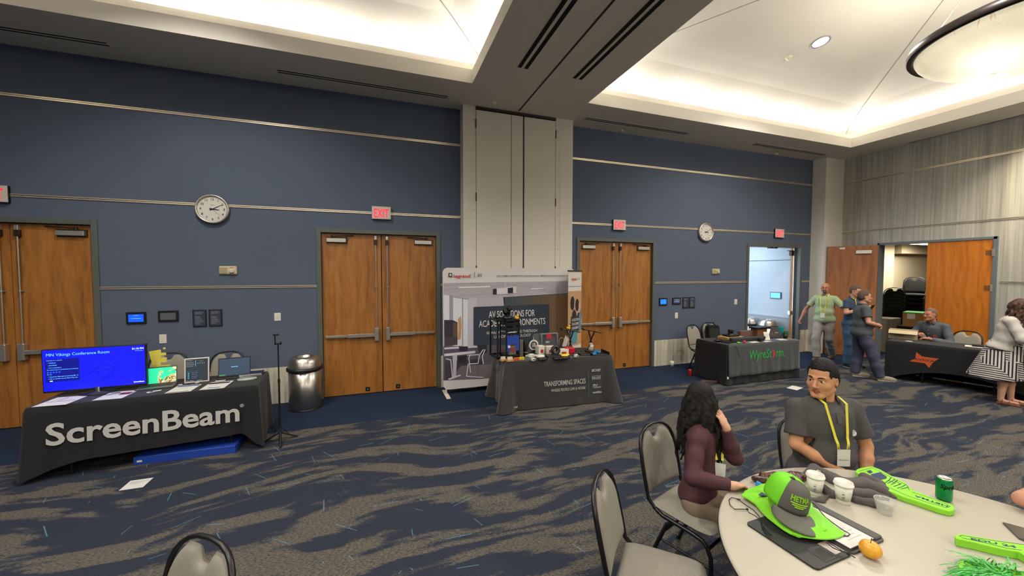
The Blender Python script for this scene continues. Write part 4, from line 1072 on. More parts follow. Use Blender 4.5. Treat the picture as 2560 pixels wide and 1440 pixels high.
# ---- seated exhibitor behind the black and orange table
x, y = 10.42, 4.24; f = unit(V3(-1, .12, 0))
J = base_body((x, y), f, 1.80, W=1.12, Dp=1.15, belly=.8, lean=.30, headf=unit(V3(-1, .30, -.06)), fat=.08, smile=1.6, hipz=.56); J.gc = .02
h1 = J.pelvis * (1, 1, 0) + J.f * .44 + V3(0, 0, .80)
arm(J, 1, J.chest + J.r * .30 + J.f * .14 - V3(0, 0, .17), h1 + J.r * .06 + V3(0, 0, .04), J.f * .5 - J.r * .6 + V3(0, 0, .35), -J.r * .6 - V3(0, 0, .2) + J.f * .1, .7, True)
arm(J, -1, J.chest - J.r * .31 + J.f * .12 - V3(0, 0, .19), h1 - J.r * .11 - V3(0, 0, .01), J.r * .8 + J.f * .3, V3(0, 0, -1) + J.r * .2, .45)
for sd in (1, -1): leg(J, sd, J.pelvis * (1, 1, 0) + J.f * .42 + J.r * sd * .12 + V3(0, 0, .09), J.pelvis * (1, 1, 0) + J.f * .42 + J.r * sd * .13 + V3(0, 0, .52))
build_person(J, 'smiling seated man in charcoal long-sleeved shirt with name tag behind the black table', RUDDY)
CH_ = mat('charcoal_shirt', '#4a4f58', .8, bump=.2); sdf_obj('shirt', shirt_sdf(J, 1.86, .022, .10, .062), CH_, J.root, .010, noise=wrinkle(.005, 40, 9.)); collar(J, CH_)
sdf_obj('trousers', trousers_sdf(J, .014), mat('black_trousers', '#17181b', .9), J.root, .012)
for l in J.legs: shoe(J.root, l[2], l[3], mat('black_shoe', '#15151a', .5))
eyes(J.H, J.root, J.hs, brows='#6b5648'); glasses(J.H, J.root, mat('thin_metal_frame', '#8d877c', .3, metal=.6), J.hs)
short_hair(J, mat('short_greying_hair', '#6d5a4c', .95), J.root, .014, .0, .007, -.004)
fr = unit(np.cross(J.up, J.r))
def chest_tag(name, dx, dd, w, h, m, yoff=.155):
    c = J.neckb - J.up * dd + J.r * dx + fr * yoff; b = MB(); b.box((-w / 2, -h / 2, -.002), (w / 2, h / 2, .003), 0, 0, frame(c, -J.r, J.up, fr)); return b.build(name, m, J.root)
chest_tag('name_tag', .085, .24, .085, .04, BADGE, .165); chest_tag('embroidered_logo', -.09, .21, .05, .035, mat('orange_print', '#c4541b', .7), .158)
for q in range(4): b = MB(); c = J.neckb - J.up * (.10 + .07 * q) + fr * (.150 + .006 * q); b.ball(c, .005, 5); b.build('button', BADGE, J.root)
finish(J)
# ---- standing woman with long brown hair, white cardigan and striped skirt
x, y = 9.27, 3.02; R_ = img_right(x, y); f = unit(R_ * .96 + CAMDIR(x, y) * .1)
J = base_body((x, y), f, 1.66, W=.98, Dp=1.15, belly=.4, lean=.15, headf=unit(R_ * .75 - V3(0, 0, .75)), headu=unit(R_ * .6 + V3(0, 0, .8)), sex='f'); J.gc = .02
J.pelvis = J.pelvis - J.f * .02
tb = V3(J.pelvis[0], J.pelvis[1], 0)
for sd in (1, -1):
    el = J.chest + J.r * sd * .20 + J.f * .14 - V3(0, 0, .14); arm(J, sd, el, tb + J.f * .50 + J.r * sd * .08 + V3(0, 0, 1.02), J.f * .8 - V3(0, 0, .45) - J.r * sd * .2, -V3(0, 0, 1) - J.r * sd * .3, .45)
leg(J, 1, tb + J.r * .08 + J.f * .02 + V3(0, 0, .08)); leg(J, -1, tb - J.r * .08 + J.f * .10 + V3(0, 0, .08))
build_person(J, 'standing woman with long wavy brown hair, white cardigan and striped skirt', PALE, .009, .006)
CARD = mat('white_cardigan', '#bdb8b0', .9, bump=.3); s = shirt_sdf(J, 1.9, .026, .02, .07); sdf_obj('cardigan', s, CARD, J.root, .010, noise=wrinkle(.005, 36, 4.))
t = NT('striped_skirt', rough=.85); P = t.pos((1, 1, 1)); 
vo = t.n('TexVoronoi', {'feature': 'F1', 'distance': 'CHEBYCHEV'}, Vector=t.n('Mapping', None, Vector=P, Scale=(5, 5, 4.2)).outputs[0], Scale=1., Randomness=.6)
sel = t.math('GREATER_THAN', t.n('SeparateColor', None, i0=vo.outputs['Color']).outputs[0], .5)
sx = t.n('SeparateXYZ', None, i0=P)
a1 = t.math('SINE', t.math('MULTIPLY', t.math('ADD', sx.outputs[2], t.math('MULTIPLY', sx.outputs[0], .2)), 190.)); a2 = t.math('SINE', t.math('MULTIPLY', t.math('SUBTRACT', sx.outputs[1], t.math('MULTIPLY', sx.outputs[0], .35)), 165.))
ss = t.math('ADD', t.math('MULTIPLY', sel, a2), t.math('MULTIPLY', t.math('SUBTRACT', 1., sel), a1))
t.color(t.mix(t.math('GREATER_THAN', ss, -.15), lin('#1b1c38'), lin('#cfc8b8')))
b = MB(); pc = J.pelvis; 
def skirt(a, h):
    th = 2 * PI * a; z = pc[2] + .10 - h * .60; fl = .150 + .105 * h; w = 1 + .07 * math.sin(th * 7 + h * 2) * h + .04 * math.sin(th * 3 + 1) * h
    c = V3(tb[0], tb[1], 0) - J.f * (.02 + .10 * h) + J.f * .05
    return V3(c[0], c[1], z) + (J.r * math.cos(th) * fl * .92 + J.f * math.sin(th) * fl * 1.08) * w
b.grid(skirt, 72, 22, closed_u=True); o = b.build('skirt', t.m, J.root)
sm_ = o.modifiers.new('solid', 'SOLIDIFY'); sm_.thickness = .004
def long_hair(J, m, n, L, seed, vox=.008, spread=1., wave=.012, back=(-.3, 0), gravity=None, rootr=.017, side=None, kk=.008, cap=True, fine=()):
    H = J.H; k = J.hs; s = SDF(); rnd = random.Random(seed)
    if cap:
        s.ell(H.p(0, -.020, .048, k), np.array((.087, .104, .092)) * k, H.R, .01); s.ell(H.p(0, -.05, -.01, k), np.array((.085, .07, .095)) * k, H.R, .02)
        s.ell(H.p(0, .100, -.02, k), np.array((.070, .08, .085)) * k, H.R, .010, 's')
    for i in range(n):
        a = (i + rnd.random() * .7) / n * 2 - 1; az = a * PI * .74         # 0 = back of the head
        rt = H.p(math.sin(az) * .080, -.02 - math.cos(az) * .085, .02 + rnd.uniform(-.02, .04), k)
        out = unit(rt - H.p(0, -.02, .03, k)); out = unit(out - H.f * .15)
        Li = L * rnd.uniform(.75, 1.08); p = rt; d = unit(out * .5 + V3(0, 0, -1)); pts = [p]; ph = rnd.uniform(0, 6.3); m_ = 12
        rs = [rootr]
        for j in range(m_):
            t_ = (j + 1) / m_; gdir = V3(0, 0, -1) if gravity is None else unit(V3(0, 0, -1) + gravity * (1 - t_ * .5))
            d = unit(d * .55 + gdir * .6 + out * .16 * (1 - t_) * spread)
            sw = np.cross(d, out) * math.sin(ph + j * 1.25) * wave + out * math.cos(ph * 1.3 + j * 1.1) * wave * .8
            p = p + d * Li / m_; pts.append(p + sw); rs.append(rootr * (1.08 - .75 * t_ ** 1.5) * rnd.uniform(.85, 1.1))
        s.chain(pts, rs, kk)
    nz = lambda x, y, z: .0022 * np.sin(x * 290 + 70 * z + 2 * np.sin(z * 30)) * np.sin(y * 230 - 60 * z) + .0012 * np.sin(x * 410 - y * 330)
    return sdf_obj('hair', s, m, J.root, vox, fine, noise=nz)
long_hair(J, mat('wavy_brown_hair', '#4a3024', .6, spec=.4, var=.35, vscale=20.), 26, .36, 5, .009, 1.0, .016, gravity=-J.f * .0)
for l in J.legs:
    an, toe = l[2], l[3]; d = unit(V3(*(toe - an)[:2], 0)); a = V3(an[0], an[1], 0); R = np.stack([np.cross(d, (0, 0, 1.)), d, V3(0, 0, 1)], 1)
    s = SDF(); s.box(a + d * .075 + V3(0, 0, .014), (.030, .105, .006), R, .010, .006); o_ = sdf_obj('sandal', s, mat('tan_leather', '#7a4530', .6), J.root, .007)
    b = MB()
    for q, hh in ((.02, .085), (.09, .062), (.14, .045)):
        c = a + d * q; b.tube([c + R[:, 0] * math.cos(t_) * .043 + V3(0, 0, .02 + math.sin(t_) * (hh - .02)) for t_ in np.linspace(0, PI, 9)], .006, 6)
    b.build('strap', mat('tan_leather', '#7a4530', .6), o_)
finish(J)
# ================================================================ the two people at the near table
# ---- man in dark grey polo behind the round table
mx, my = 3.03, 1.80
f = unit(V3(-.36, -.93, 0)); 
J = base_body((mx, my), f, 1.80, W=1.12, Dp=1.10, belly=.6, lean=-.02, headf=unit(V3(-.985, -.17, -.08)), headu=unit(V3(.05, .0, 1)), fat=.06, smile=1.3, hipz=.60); J.gc = .018; J.hs = 1.06; J.nk = 1.12; J.am = 1.08
J.pelvis += J.f * -.02
J.H = Frame3(J.neckb + V3(-.03, .02, .150) + J.f * .03, J.H.f, J.H.u)
arm(J, 1, J.shR + J.r * .045 - V3(0, 0, .245) + J.f * .06, (mx - .02, my - .17, .66), V3(.5, -.35, -.35), V3(.1, .2, -1), .4)
arm(J, -1, J.shL - J.r * .075 - V3(0, 0, .255) + J.f * .05, (mx + .13, my - .19, .60), V3(-.4, -.3, -.4), V3(.1, .2, -1), .4)
for sd in (1, -1): leg(J, sd, J.pelvis * (1, 1, 0) + J.f * .42 + J.r * sd * .14 + V3(0, 0, .09), J.pelvis * (1, 1, 0) + J.f * .44 + J.r * sd * .15 + V3(0, 0, .50))
build_person(J, 'seated man with short black hair in dark grey polo and yellow lanyard', ('tan', '#c9926c', '#a8604e'), .0075, .0032)
PG = mat('dark_grey_polo', '#4b4848', .88, bump=.25, bscale=500.); s = shirt_sdf(J, .74, .022, .14, .064)
sdf_obj('polo_shirt', s, PG, J.root, .007, noise=wrinkle(.0045, 40, 11.)); collar(J, PG, .034, .55)
sdf_obj('trousers', trousers_sdf(J, .012), mat('black_trousers', '#17181b', .9), J.root, .012)
for l in J.legs: shoe(J.root, l[2], l[3], mat('black_shoe', '#15151a', .5))
eyes(J.H, J.root, J.hs, look=(.12, 1, -.05), brows='#15110f', bt=.0040)
short_hair(J, mat('black_hair', '#14110f', .7, spec=.35), J.root, .010, .003, .004, .006)
fr = unit(np.cross(J.up, J.r))
b = MB(); b.box((-.014, -.075, 0), (.014, .0, .003), 0, .001, frame(J.neckb - J.up * .055 + fr * .122, -J.r, unit(J.up + fr * -.35), unit(fr + J.up * .35))); b.build('placket', PG, J.root)
lanyard(J, .29, w=.017, lines=(('WyreStorm', .014, -.075),))
for q in (1, -1):
    pass
b = MB(); cL = J.neckb - J.up * .185 - J.r * .082 + fr * .150
M = frame(cL, -J.r, unit(J.up - fr * .1), unit(fr + J.up * .1))
for k in range(5):
    y0 = .016 - k * .008; w0 = math.sqrt(max(0, .020 ** 2 - y0 ** 2)); b.box((-w0 * .2, y0 - .0025, 0), (w0 + .004 * k * .3, y0 + .0025, .0025), 0, 0, M)
b.prism([(.004 + .017 * math.cos(a), -.004 + .017 * math.sin(a)) for a in np.linspace(-2.2, .9, 12)], 0, .0026, 0, M)
b.build('embroidered_logo', mat('white_print', '#cfcdc8', .7), J.root)
finish(J); MANJ = J
# ---- woman with long black hair in burgundy blouse
wx, wy = 2.03, 1.96
f = unit(V3(.72, -.70, 0))
J = base_body((wx, wy), f, 1.62, W=.88, Dp=.92, belly=0., lean=.06, headf=unit(V3(.97, .22, -.04)), headu=unit(V3(.10, .0, 1)), sex='f', hipz=.545); J.gc = .014; J.am = .88; J.hsz = .88; J.nk = .85
J.chest += V3(.01, .03, 0); J.neckb += V3(.01, .06, 0); J.shR += V3(.0, .05, 0); J.shL += V3(.01, .06, 0)
J.H = Frame3(J.neckb + V3(.045, .02, .14), J.H.f, J.H.u)
arm(J, 1, V3(1.82, 1.80, .775), V3(1.985, 1.655, .775), V3(.85, -.10, -.06), V3(0, -.25, -1), .55)
arm(J, -1, V3(2.215, 1.84, .82), V3(*PY(1815, 1068, 1.86)), unit(V3(*PY(1788, 1010, 1.92)) - V3(*PY(1815, 1068, 1.86))), V3(-.2, .98, -.1), .30)
for sd in (1, -1): leg(J, sd, J.pelvis * (1, 1, 0) + J.f * .40 + J.r * sd * .09 + V3(0, 0, .09), J.pelvis * (1, 1, 0) + J.f * .42 + J.r * sd * .09 + V3(0, 0, .47))
build_person(J, 'seated woman with long black hair in burgundy blouse, one hand raised to her face', PALE, .0075, .0034)
BURG = mat('burgundy_blouse', '#452229', .8, bump=.2, bscale=400.); sdf_obj('blouse', shirt_sdf(J, 1.93, .011, .045, .055), BURG, J.root, .0065, noise=wrinkle(.0035, 46, 13.))
sdf_obj('trousers', trousers_sdf(J, .012, 0., .0), mat('khaki_trousers', '#81705b', .85, bump=.2), J.root, .008, noise=wrinkle(.004, 40, 15.))
for l in J.legs: shoe(J.root, l[2], l[3], mat('black_shoe', '#15151a', .5))
eyes(J.H, J.root, J.hs, brows='#15110f', bt=.003)
long_hair(J, mat('long_black_hair', '#120d0b', .72, spec=.3, var=.3, vscale=30.), 34, .43, 21, .0065, 1.0, .010, rootr=.0165, kk=.006)
for (a, c_) in (((PY(1776, 1100, 1.95)), (PY(1792, 1150, 1.865))), ((PY(1803, 1106, 1.93)), (PY(1806, 1152, 1.86)))):
    a = V3(*a); c_ = V3(*c_); surf_strap([a, a * .5 + c_ * .5 + V3(0, -.006, 0), c_], .015, .0015, YEL, 'lanyard', J.root, [V3(-.6, -.8, .2)] * 3)
badge(J.root, PY(1799, 1158, 1.86), V3(.80, -.58, -.06), V3(.05, .1, 1), .075, .095, (('Raquel', .012, -.035), ('Braham', .012, -.06))[:0]); finish(J)
# ---- forearm of a person at the right edge of the picture
root = empty('person', (3.62, .93, 0), 0, 'bare bent elbow and forearm of a person resting on the round table at the edge', 'person')
s = SDF(); O = V3(3.62, .93, 0)
s.chain([V3(3.75, .82, 1.06) - O, V3(3.45, .93, .89) - O, V3(3.36, .985, .80) - O], [.058, .052, .042], .03); s.chain([V3(3.36, .985, .80) - O, V3(3.42, .86, .795) - O, V3(3.50, .66, .775) - O], [.042, .044, .030], .02)
s.ell(V3(3.345, 1.0, .795) - O, (.035, .035, .032), None, .02)
hand_sdf(s, V3(3.50, .66, .775) - O, V3(.1, -1, 0), V3(0, 0, -1), -1, .3)
sdf_obj('body', s, [skin_mat('pink', '#c9927a')[0]], root, .006)
# ================================================================ banquet chairs
def chair_mat(nm, c): return mat(nm, c, .9, bump=.35, bscale=380., var=.12, vscale=60.)
CHF = chair_mat('taupe_chair_fabric', '#8b867a'); CHB = mat('black_chair_frame', '#101011', .38, spec=.5)
def pillow(fn_half, fn_edge, th, nu=25, nv=25, M=None):
    """closed cushion: outline half-width fn_half(v), local coordinate (x, along, out)"""
    V = []; F = []
    for sgn in (1, -1):
        for i in range(nu):
            for j in range(nv):
                u = -1 + 2 * i / (nu - 1); v = j / (nv - 1); x, a = fn_edge(u, v)
                e = max(0, 1 - abs(u) ** 5) ** .5 * max(0, 1 - abs(2 * v - 1) ** 6) ** .5
                V.append((x, a, sgn * th * e))
    n = nu * nv
    for i in range(nu - 1):
        for j in range(nv - 1):
            q = (i * nv + j, (i + 1) * nv + j, (i + 1) * nv + j + 1, i * nv + j + 1); F.append(q); F.append(tuple(k + n for k in q[::-1]))
    return V, F
def make_chair(label, group=None, fab=CHF, name='banquet_chair'):
    root = empty(name, (0, 0, 0), 0, label, 'chair', group)
    # back frame hoop, tilted: back at -y
    def bp(x, z): return V3(x, -.205 - (z - .45) * .22 + .02 * (x / .2) ** 2 - .02, z)
    b = MB(); pts = [V3(-.205, -.13, .405), bp(-.212, .47), bp(-.218, .60), bp(-.215, .72)]
    for a in np.linspace(PI, 0, 13): pts.append(bp(.212 * (abs(math.cos(a)) ** .75) * math.copysign(1, math.cos(a)), .74 + .175 * math.sin(a) ** .8 if math.sin(a) > 1e-6 else .74))
    pts += [bp(.215, .72), bp(.218, .60), bp(.212, .47), V3(.205, -.13, .405)]
    b.tube(pts, .0135, 8, flat=.8); b.build('back_frame', CHB, root)
    def be(u, v):
        hw = .20 * (1 - .42 * max(0, (v - .55) / .45) ** 2.4); x = u * hw; z = .50 + v * .385 - (.060 * math.exp(-(u / .36) ** 4) * max(0, (v - .6) / .4) ** 1.5)
        return x, z
    V, F = pillow(None, be, .026, 27, 27)
    V = [(v[0], bp(v[0], v[1])[1] + v[2] + .004, v[1]) for v in V]; b = MB(); b.add(V, [f[::-1] for f in F], 0, True); b.build('backrest', fab, root)
    # seat
    def se(u, v):
        hw = .215 + .012 * v - .02 * max(0, (v - .8) / .2) ** 2; return u * hw * (1 - .06 * (1 - v) ** 6), -.20 + v * .435 - .02 * abs(u) ** 4 * v
    V, F = pillow(None, se, .036, 27, 27)
    V = [(v[0], v[1], .443 + v[2] * (1. if v[2] > 0 else .8)) for v in V]; b = MB(); b.add(V, F, 0, True); b.build('seat', fab, root)
    for s in (-1, 1):
        b = MB(); b.tube([V3(s * .205, -.17, .43), V3(s * .207, -.10, .402), V3(s * .208, .10, .395), V3(s * .207, .17, .385), V3(s * .206, .205, .35)], .0135, 8); b.build('seat_rail', CHB, root)
        b = MB(); b.tube([V3(s * .206, .195, .365), V3(s * .207, .222, .30), V3(s * .212, .235, .0)], .0135, 8); l = b.build('leg', CHB, root)
        b = MB(); b.cyl(V3(s * .212, .235, .0), V3(s * .212, .235, .025), .017, n=10); b.build('foot_cap', BLACKP, l)
        b = MB(); b.tube([V3(s * .205, -.02, .395), V3(s * .207, -.07, .36), V3(s * .212, -.215, .0)], .0135, 8); l = b.build('leg', CHB, root)
        b = MB(); b.cyl(V3(s * .212, -.215, .0), V3(s * .212, -.212, .025), .017, n=10); b.build('foot_cap', BLACKP, l)
        b = MB(); b.tube([V3(s * .208, -.12, .235), V3(s * .208, .228, .235)], .008, 6); b.build('stretcher', CHB, root)
    b = MB(); b.tube([V3(-.206, .205, .35), V3(.206, .205, .35)], .010, 6); b.build('stretcher', CHB, root)
    b = MB(); b.tube([V3(-.206, -.10, .29), V3(.206, -.10, .29)], .009, 6); b.build('stretcher', CHB, root)
    return root
def put(o, x, y, f, z=0., label=None, group=None):
    o.location = (x, y, z); o.rotation_euler = (0, 0, math.atan2(f[1], f[0]) - PI / 2)
    if label: o['label'] = label
    if group: o['group'] = group
    return o
chair0 = make_chair('empty grey banquet chair with black frame pulled out beside the near round table', 'banquet chairs')
put(chair0, 1.36, 1.56, (.70, -.72))
for (x, y, f, lb) in ((2.02, 1.99, (.30, -.95), 'grey banquet chair with black frame the woman in burgundy sits on'),
                      (3.23, 1.92, (-.33, -.94), 'grey banquet chair hidden behind the man in dark grey polo'),
                      (-.91, 1.66, (-.66, -.75), 'grey banquet chair whose black hooped top rises at the bottom edge of the picture'),
                      (-2.78, 6.28, (.15, -1), 'grey banquet chair behind the big screen on the black lettered table'),
                      (-2.10, 6.12, (-.1, -1), 'grey banquet chair behind the framed flyer on the black lettered table'),
                      (6.46, 6.14, (.15, -.98), 'grey banquet chair by the pale wainscot, nearest the red can'),
                      (7.08, 6.34, (-.05, -1), 'grey banquet chair with a black backpack leaning on its back'),
                      (10.55, 4.02, (-1, .1), 'grey banquet chair under the smiling seated man'),
                      (9.72, 2.62, (-.35, .94), 'banquet chair with black frame at the right edge, beside the woman in striped skirt')):
    o = put(copy_tree(chair0), x, y, f, 0, lb)
    if 'hidden' in lb: o.scale = (.86, .86, .9)
# stacked black chairs in the storage room
BF = mat('black_chair_fabric', '#0a0a0b', .9)
sc0 = make_chair('black padded banquet chair in the left tall stack of the storage room', 'black chairs of the left stack', BF, 'stacked_chair')
for k in range(9):
    o = sc0 if k == 0 else copy_tree(sc0); put(o, 13.95 - .022 * k, 6.12 - .0 * k, (-.93, -.36), .128 * k)
sc1 = copy_tree(sc0)
for k in range(9):
    o = sc1 if k == 0 else copy_tree(sc0); put(o, 14.15 - .02 * k, 5.64, (-.9, -.42), .125 * k, 'black padded banquet chair in the right tall stack of the storage room', 'black chairs of the right stack')
sc2 = copy_tree(sc0)
for k in range(8):
    o = sc2 if k == 0 else copy_tree(sc0); put(o, 13.25, 6.36 + .0 * k, (.75, .66), .08 + .095 * k - (.08 if k == 0 else 0), 'black chair of the low nested stack beside the storage room doorway', 'black chairs of the low stack')
# ================================================================ tables and cloths
def folding_table(M, L, Dp, H, label, inset=.18):
    r = empty('folding_table', (0, 0, 0), 0, label, 'table'); r.matrix_world = M
    top = mat('table_laminate', '#b9b3a6', .5); b = MB(); b.box((.01, .01, H - .03), (L - .01, Dp - .01, H - .006), 0, .004); b.build('tabletop', top, r)
    for x in (inset, L - inset):
        for y in (.07, Dp - .07):
            b = MB(); b.cyl((x, y, 0), (x, y, H - .03), .014, n=10); b.build('leg', CHB, r)
        b = MB(); b.cyl((x, .07, .18), (x, Dp - .07, .18), .010, n=8); b.build('crossbar', CHB, r)
    return r
def drape(L, Dp, H, hem, amp=.02, flare=.05, corner=.06, freq=22., seed=0., nside=90, rows=16, calm=None, rc=.03, fit=0.):
    """cloth over a box; perimeter starts at the front left, runs along the front (y=0) to the right"""
    P = []; per = []
    segs = [((0, 0), (L, 0), (0, -1)), ((L, 0), (L, Dp), (1, 0)), ((L, Dp), (0, Dp), (0, 1)), ((0, Dp), (0, 0), (-1, 0))]
    tot = 2 * (L + Dp); acc = 0
    for si, (a, c, n) in enumerate(segs):
        ln = math.dist(a, c); k = max(12, int(nside * ln / L)) if si in (0, 2) else max(14, int(nside * ln / L * 1.6))
        for i in range(k):
            t = i / k; x = a[0] + (c[0] - a[0]) * t; y = a[1] + (c[1] - a[1]) * t
            dcorn = min(t, 1 - t) * ln; nn = V3(*n, 0)
            # blend the normal near corners
            nb = None
            if t * ln < .10: nb = segs[si - 1][2]; wgt = .5 * (1 - t * ln / .10)
            elif (1 - t) * ln < .10: nb = segs[(si + 1) % 4][2]; wgt = .5 * (1 - (1 - t) * ln / .10)
            if nb: nn = unit(nn * (1 - wgt) + V3(*nb, 0) * wgt)
            per.append((x, y, nn, si, t, dcorn, acc + t * ln))
        acc += ln
    b = MB(); V = []; N = len(per)
    for (x, y, nn, si, t, dc, s) in per:
        for j in range(rows + 1):
            q = j / rows; h = hem(si, t); z = H - q * (H - h)
            cfac = math.exp(-(dc / .09) ** 2); env = 1 - math.exp(-(dc / .25) ** 2)
            c = calm(si, t, q) if calm else 1.
            off = flare * q + corner * cfac * q ** 1.2 + c * amp * q ** 1.3 * (math.sin(freq * s + seed + 1.5 * math.sin(3 * s + seed)) * .7 + .5 * math.sin(freq * 2.1 * s + 2 * seed)) * (.4 + .6 * env)
            off += -.02 * math.exp(-((dc - .17) / .07) ** 2) * q * (corner > .02)
            rd = .012 * (1 - min(1, q * 30)) if j == 0 else 0
            p = V3(x, y, z) + nn * (off + .004 - rd); V.append(p)
    F = [(i * (rows + 1) + j, i * (rows + 1) + j + 1, ((i + 1) % N) * (rows + 1) + j + 1, ((i + 1) % N) * (rows + 1) + j) for i in range(N) for j in range(rows)]
    b.add(V, F, 0, True)
    # top: inset ring + flat centre
    T0 = [V[i * (rows + 1)] for i in range(N)]; T1 = [V3(min(max(p[0], .015), L - .015), min(max(p[1], .015), Dp - .015), H + .006) for p in T0]
    b.add(T0 + T1, [(i, (i + 1) % N, (i + 1) % N + N, i + N) for i in range(N)], 0, True)
    b.add([(.015, .015, H + .006), (L - .015, .015, H + .006), (L - .015, Dp - .015, H + .006), (.015, Dp - .015, H + .006)], [(0, 1, 2, 3)])
    return b
def tframe(fl, ang):
    """table frame: x along the front edge, y away from the viewer side"""
    return Matrix.Translation((fl[0], fl[1], 0)) @ Matrix.Rotation(ang, 4, 'Z')
BLK = mat('black_tablecloth', '#101012', .85, bump=.3, bscale=600., sheen=.1); CHAR = mat('charcoal_tablecloth', '#2b2828', .85, bump=.3, bscale=600., sheen=.2)
LETW = mat('light_grey_print', '#b9b7b3', .7)
# ---- the first table: black cloth with big pale lettering
SBM = tframe((-3.26, 4.94), .080); SBL, SBD, TH = 1.90, .70, .735
folding_table(SBM, SBL, SBD, TH, 'folding table with black legs under the black lettered cloth at left', .28)
def hemS(si, t):
    if si == 0: return .035 + .12 * math.sin(min(1, t * 4.) * PI / 2) + .05 * t - .16 * math.exp(-((1 - t) / .05) ** 2)
    return .02
b = drape(SBL, SBD, TH, hemS, amp=.012, flare=.02, corner=.035, freq=20, seed=1.2, calm=lambda si, t, q: .35 if si == 0 and .12 < t < .9 else 1.)
r = tag(b.build('tablecloth', BLK), 'black tablecloth with large pale grey lettering draped over the table at left', 'tablecloth'); r.matrix_world = SBM
def warpS(V):
    q = (TH - V[:, 1]) / (TH - .15); V[:, 2] += .004 + .03 * q + .010; return V
b = MB(); M = frame((0, 0, 0), (1, 0, 0), (0, 0, 1), (0, -1, 0))
fit(b, M, 'ScreenBeam', .155, 1.725, .36, .215, 0, warpS, bold=.022); fit(b, M, '\u00ae', 1.73, 1.77, .51, .035, 0, warpS, bold=.01)
b.build('lettering', LETW, r)
# things on it
TZ = TH + .0065
def local(M, x, y, z=TZ): return M @ Vector((x, y, z))
def thing_at(o, M, x, y, rz=0., z=TZ): o.matrix_world = M @ T(x, y, z, rz); return o
WH = mat('white_paper', '#cfccc6', .7); BLUEP = mat('blue_print', '#31518a', .7); DKP = mat('dark_print', '#262a36', .7); REDP = mat('maroon_print', '#6d2834', .7); GRP = mat('grey_print', '#8f8f92', .7)
def sheet(M, x, y, rz, label, w=.21, h=.28, blocks=(), lines=6, z=TZ, name='paper_sheet', cat='paper', n=1, group=None):
    b = MB()
    for k in range(n): b.box((-w / 2 + .002 * k, -h / 2 + .003 * k, .0012 * k), (w / 2 + .002 * k, h / 2 + .003 * k, .0012 * k + .001))
    zt = .0012 * n + .0002
    for (x0, y0, x1, y1, mi) in blocks: b.box((x0 * w - w / 2, y0 * h - h / 2, zt - .0005), (x1 * w - w / 2, y1 * h - h / 2, zt), mi)
    for k in range(lines): b.box((-w * .38, h * (.28 - .085 * k), zt - .0005), (w * (.1 + .25 * ((k * 37) % 5) / 5), h * (.28 - .085 * k) + .003, zt), 4)
    o = tag(b.build(name, [WH, BLUEP, REDP, DKP, GRP]), label, cat, group); o.matrix_world = M @ T(x, y, z, rz); return o
sheet(SBM, .19, .15, -.12, 'white flyer at the far left end of the black lettered table', .26, .30, [(.05, .45, .95, .48, 3), (.4, .5, .42, .95, 3)], 3)
sheet(SBM, .60, .17, -.1, 'white flyer with a maroon picture in front of the big screen', .24, .29, [(.55, .5, .95, .8, 2), (.05, .85, .4, .95, 3)], 5)
sheet(SBM, 1.17, .17, -.08, 'white flyer with blue header below the framed flyer', .23, .29, [(.05, .8, .95, .95, 1), (.05, .05, .9, .1, 3)], 5)
sheet(SBM, 1.47, .16, -.08, 'stack of white flyers below the dark laptop', .23, .28, [(.05, .72, .95, .95, 3), (.3, .08, .8, .16, 1)], 5, n=6)
b = MB(); b.box((-.05, -.03, 0), (.02, .02, .002), 0, 0, T(0, 0, 0, .5)); b.box((-.02, -.02, .002), (.05, .03, .004), 1, 0, T(0, 0, 0, -.2)); b.box((.0, -.03, .004), (.07, .01, .0055), 0, 0, T(0, 0, 0, .3))
thing_at(obj('card_pile', b, [WH, BLUEP], None, 'small fan of blue and white cards in front of the green-screen laptop', 'cards'), SBM, .90, .17)
# big screen
TVP = empty('television', (0, 0, 0), 0, 'large flat screen showing bright blue MN Vikings Conference Room welcome page', 'television'); TVP.matrix_world = SBM @ T(.37, .36, TZ, -.02)
SCRE = lambda nm, c, e=1.: mat(nm, c, .4, emit=c, es=e)
b = MB(); W2, Z0, Z1 = .42, .045, .505; b.box((-W2, -.012, Z0), (W2, .03, Z1), 0, .004); b.box((-.25, .03, Z0 + .05), (.25, .06, Z0 + .3), 0, .01); b.build('housing', BLACKP, TVP)
b = MB(); b.box((-W2 + .01, -.0135, Z0 + .018), (W2 - .01, -.012, Z1 - .01), 0)
FM = frame((0, -.0137, 0), (1, 0, 0), (0, 0, 1), (0, -1, 0)); cx0, cz1 = -W2 + .01, Z1 - .01; sw, sh = 2 * W2 - .02, Z1 - Z0 - .028
def sx_(u): return cx0 + u * sw
def sz_(v): return cz1 - v * sh
b.box((sx_(.02), -.0140, sz_(.78)), (sx_(.34), -.0136, sz_(.22)), 1)
fit(b, FM, 'MN Vikings Conference Room', sx_(.035), sx_(.64), sz_(.15), .030, 2); fit(b, FM, '01:10 PM', sx_(.87), sx_(.99), sz_(.10), .020, 3); fit(b, FM, 'Thursday', sx_(.90), sx_(.985), sz_(.14), .008, 2)
F3 = frame((0, -.0141, 0), (1, 0, 0), (0, 0, 1), (0, -1, 0))
for (tx, u0, u1, v) in (('Connect to a network', .035, .18, .26), ('\u2022 Chilipad', .045, .12, .32), ('\u2022 AP-079E04', .045, .13, .38), ('\u2022 Your workstations', .045, .17, .44), ('To connect, go to screenbeam.com and type', .035, .33, .49), ('Or use:', .035, .08, .60), ('\u2022 Windows: Miracast by pressing \u25a0 + K', .045, .33, .66), ('\u2022 iOS or macOS: Screen Mirroring with', .045, .32, .71)):
    fit(b, F3, tx, sx_(u0), sx_(u1), sz_(v), .0085, 2, bold=.01)
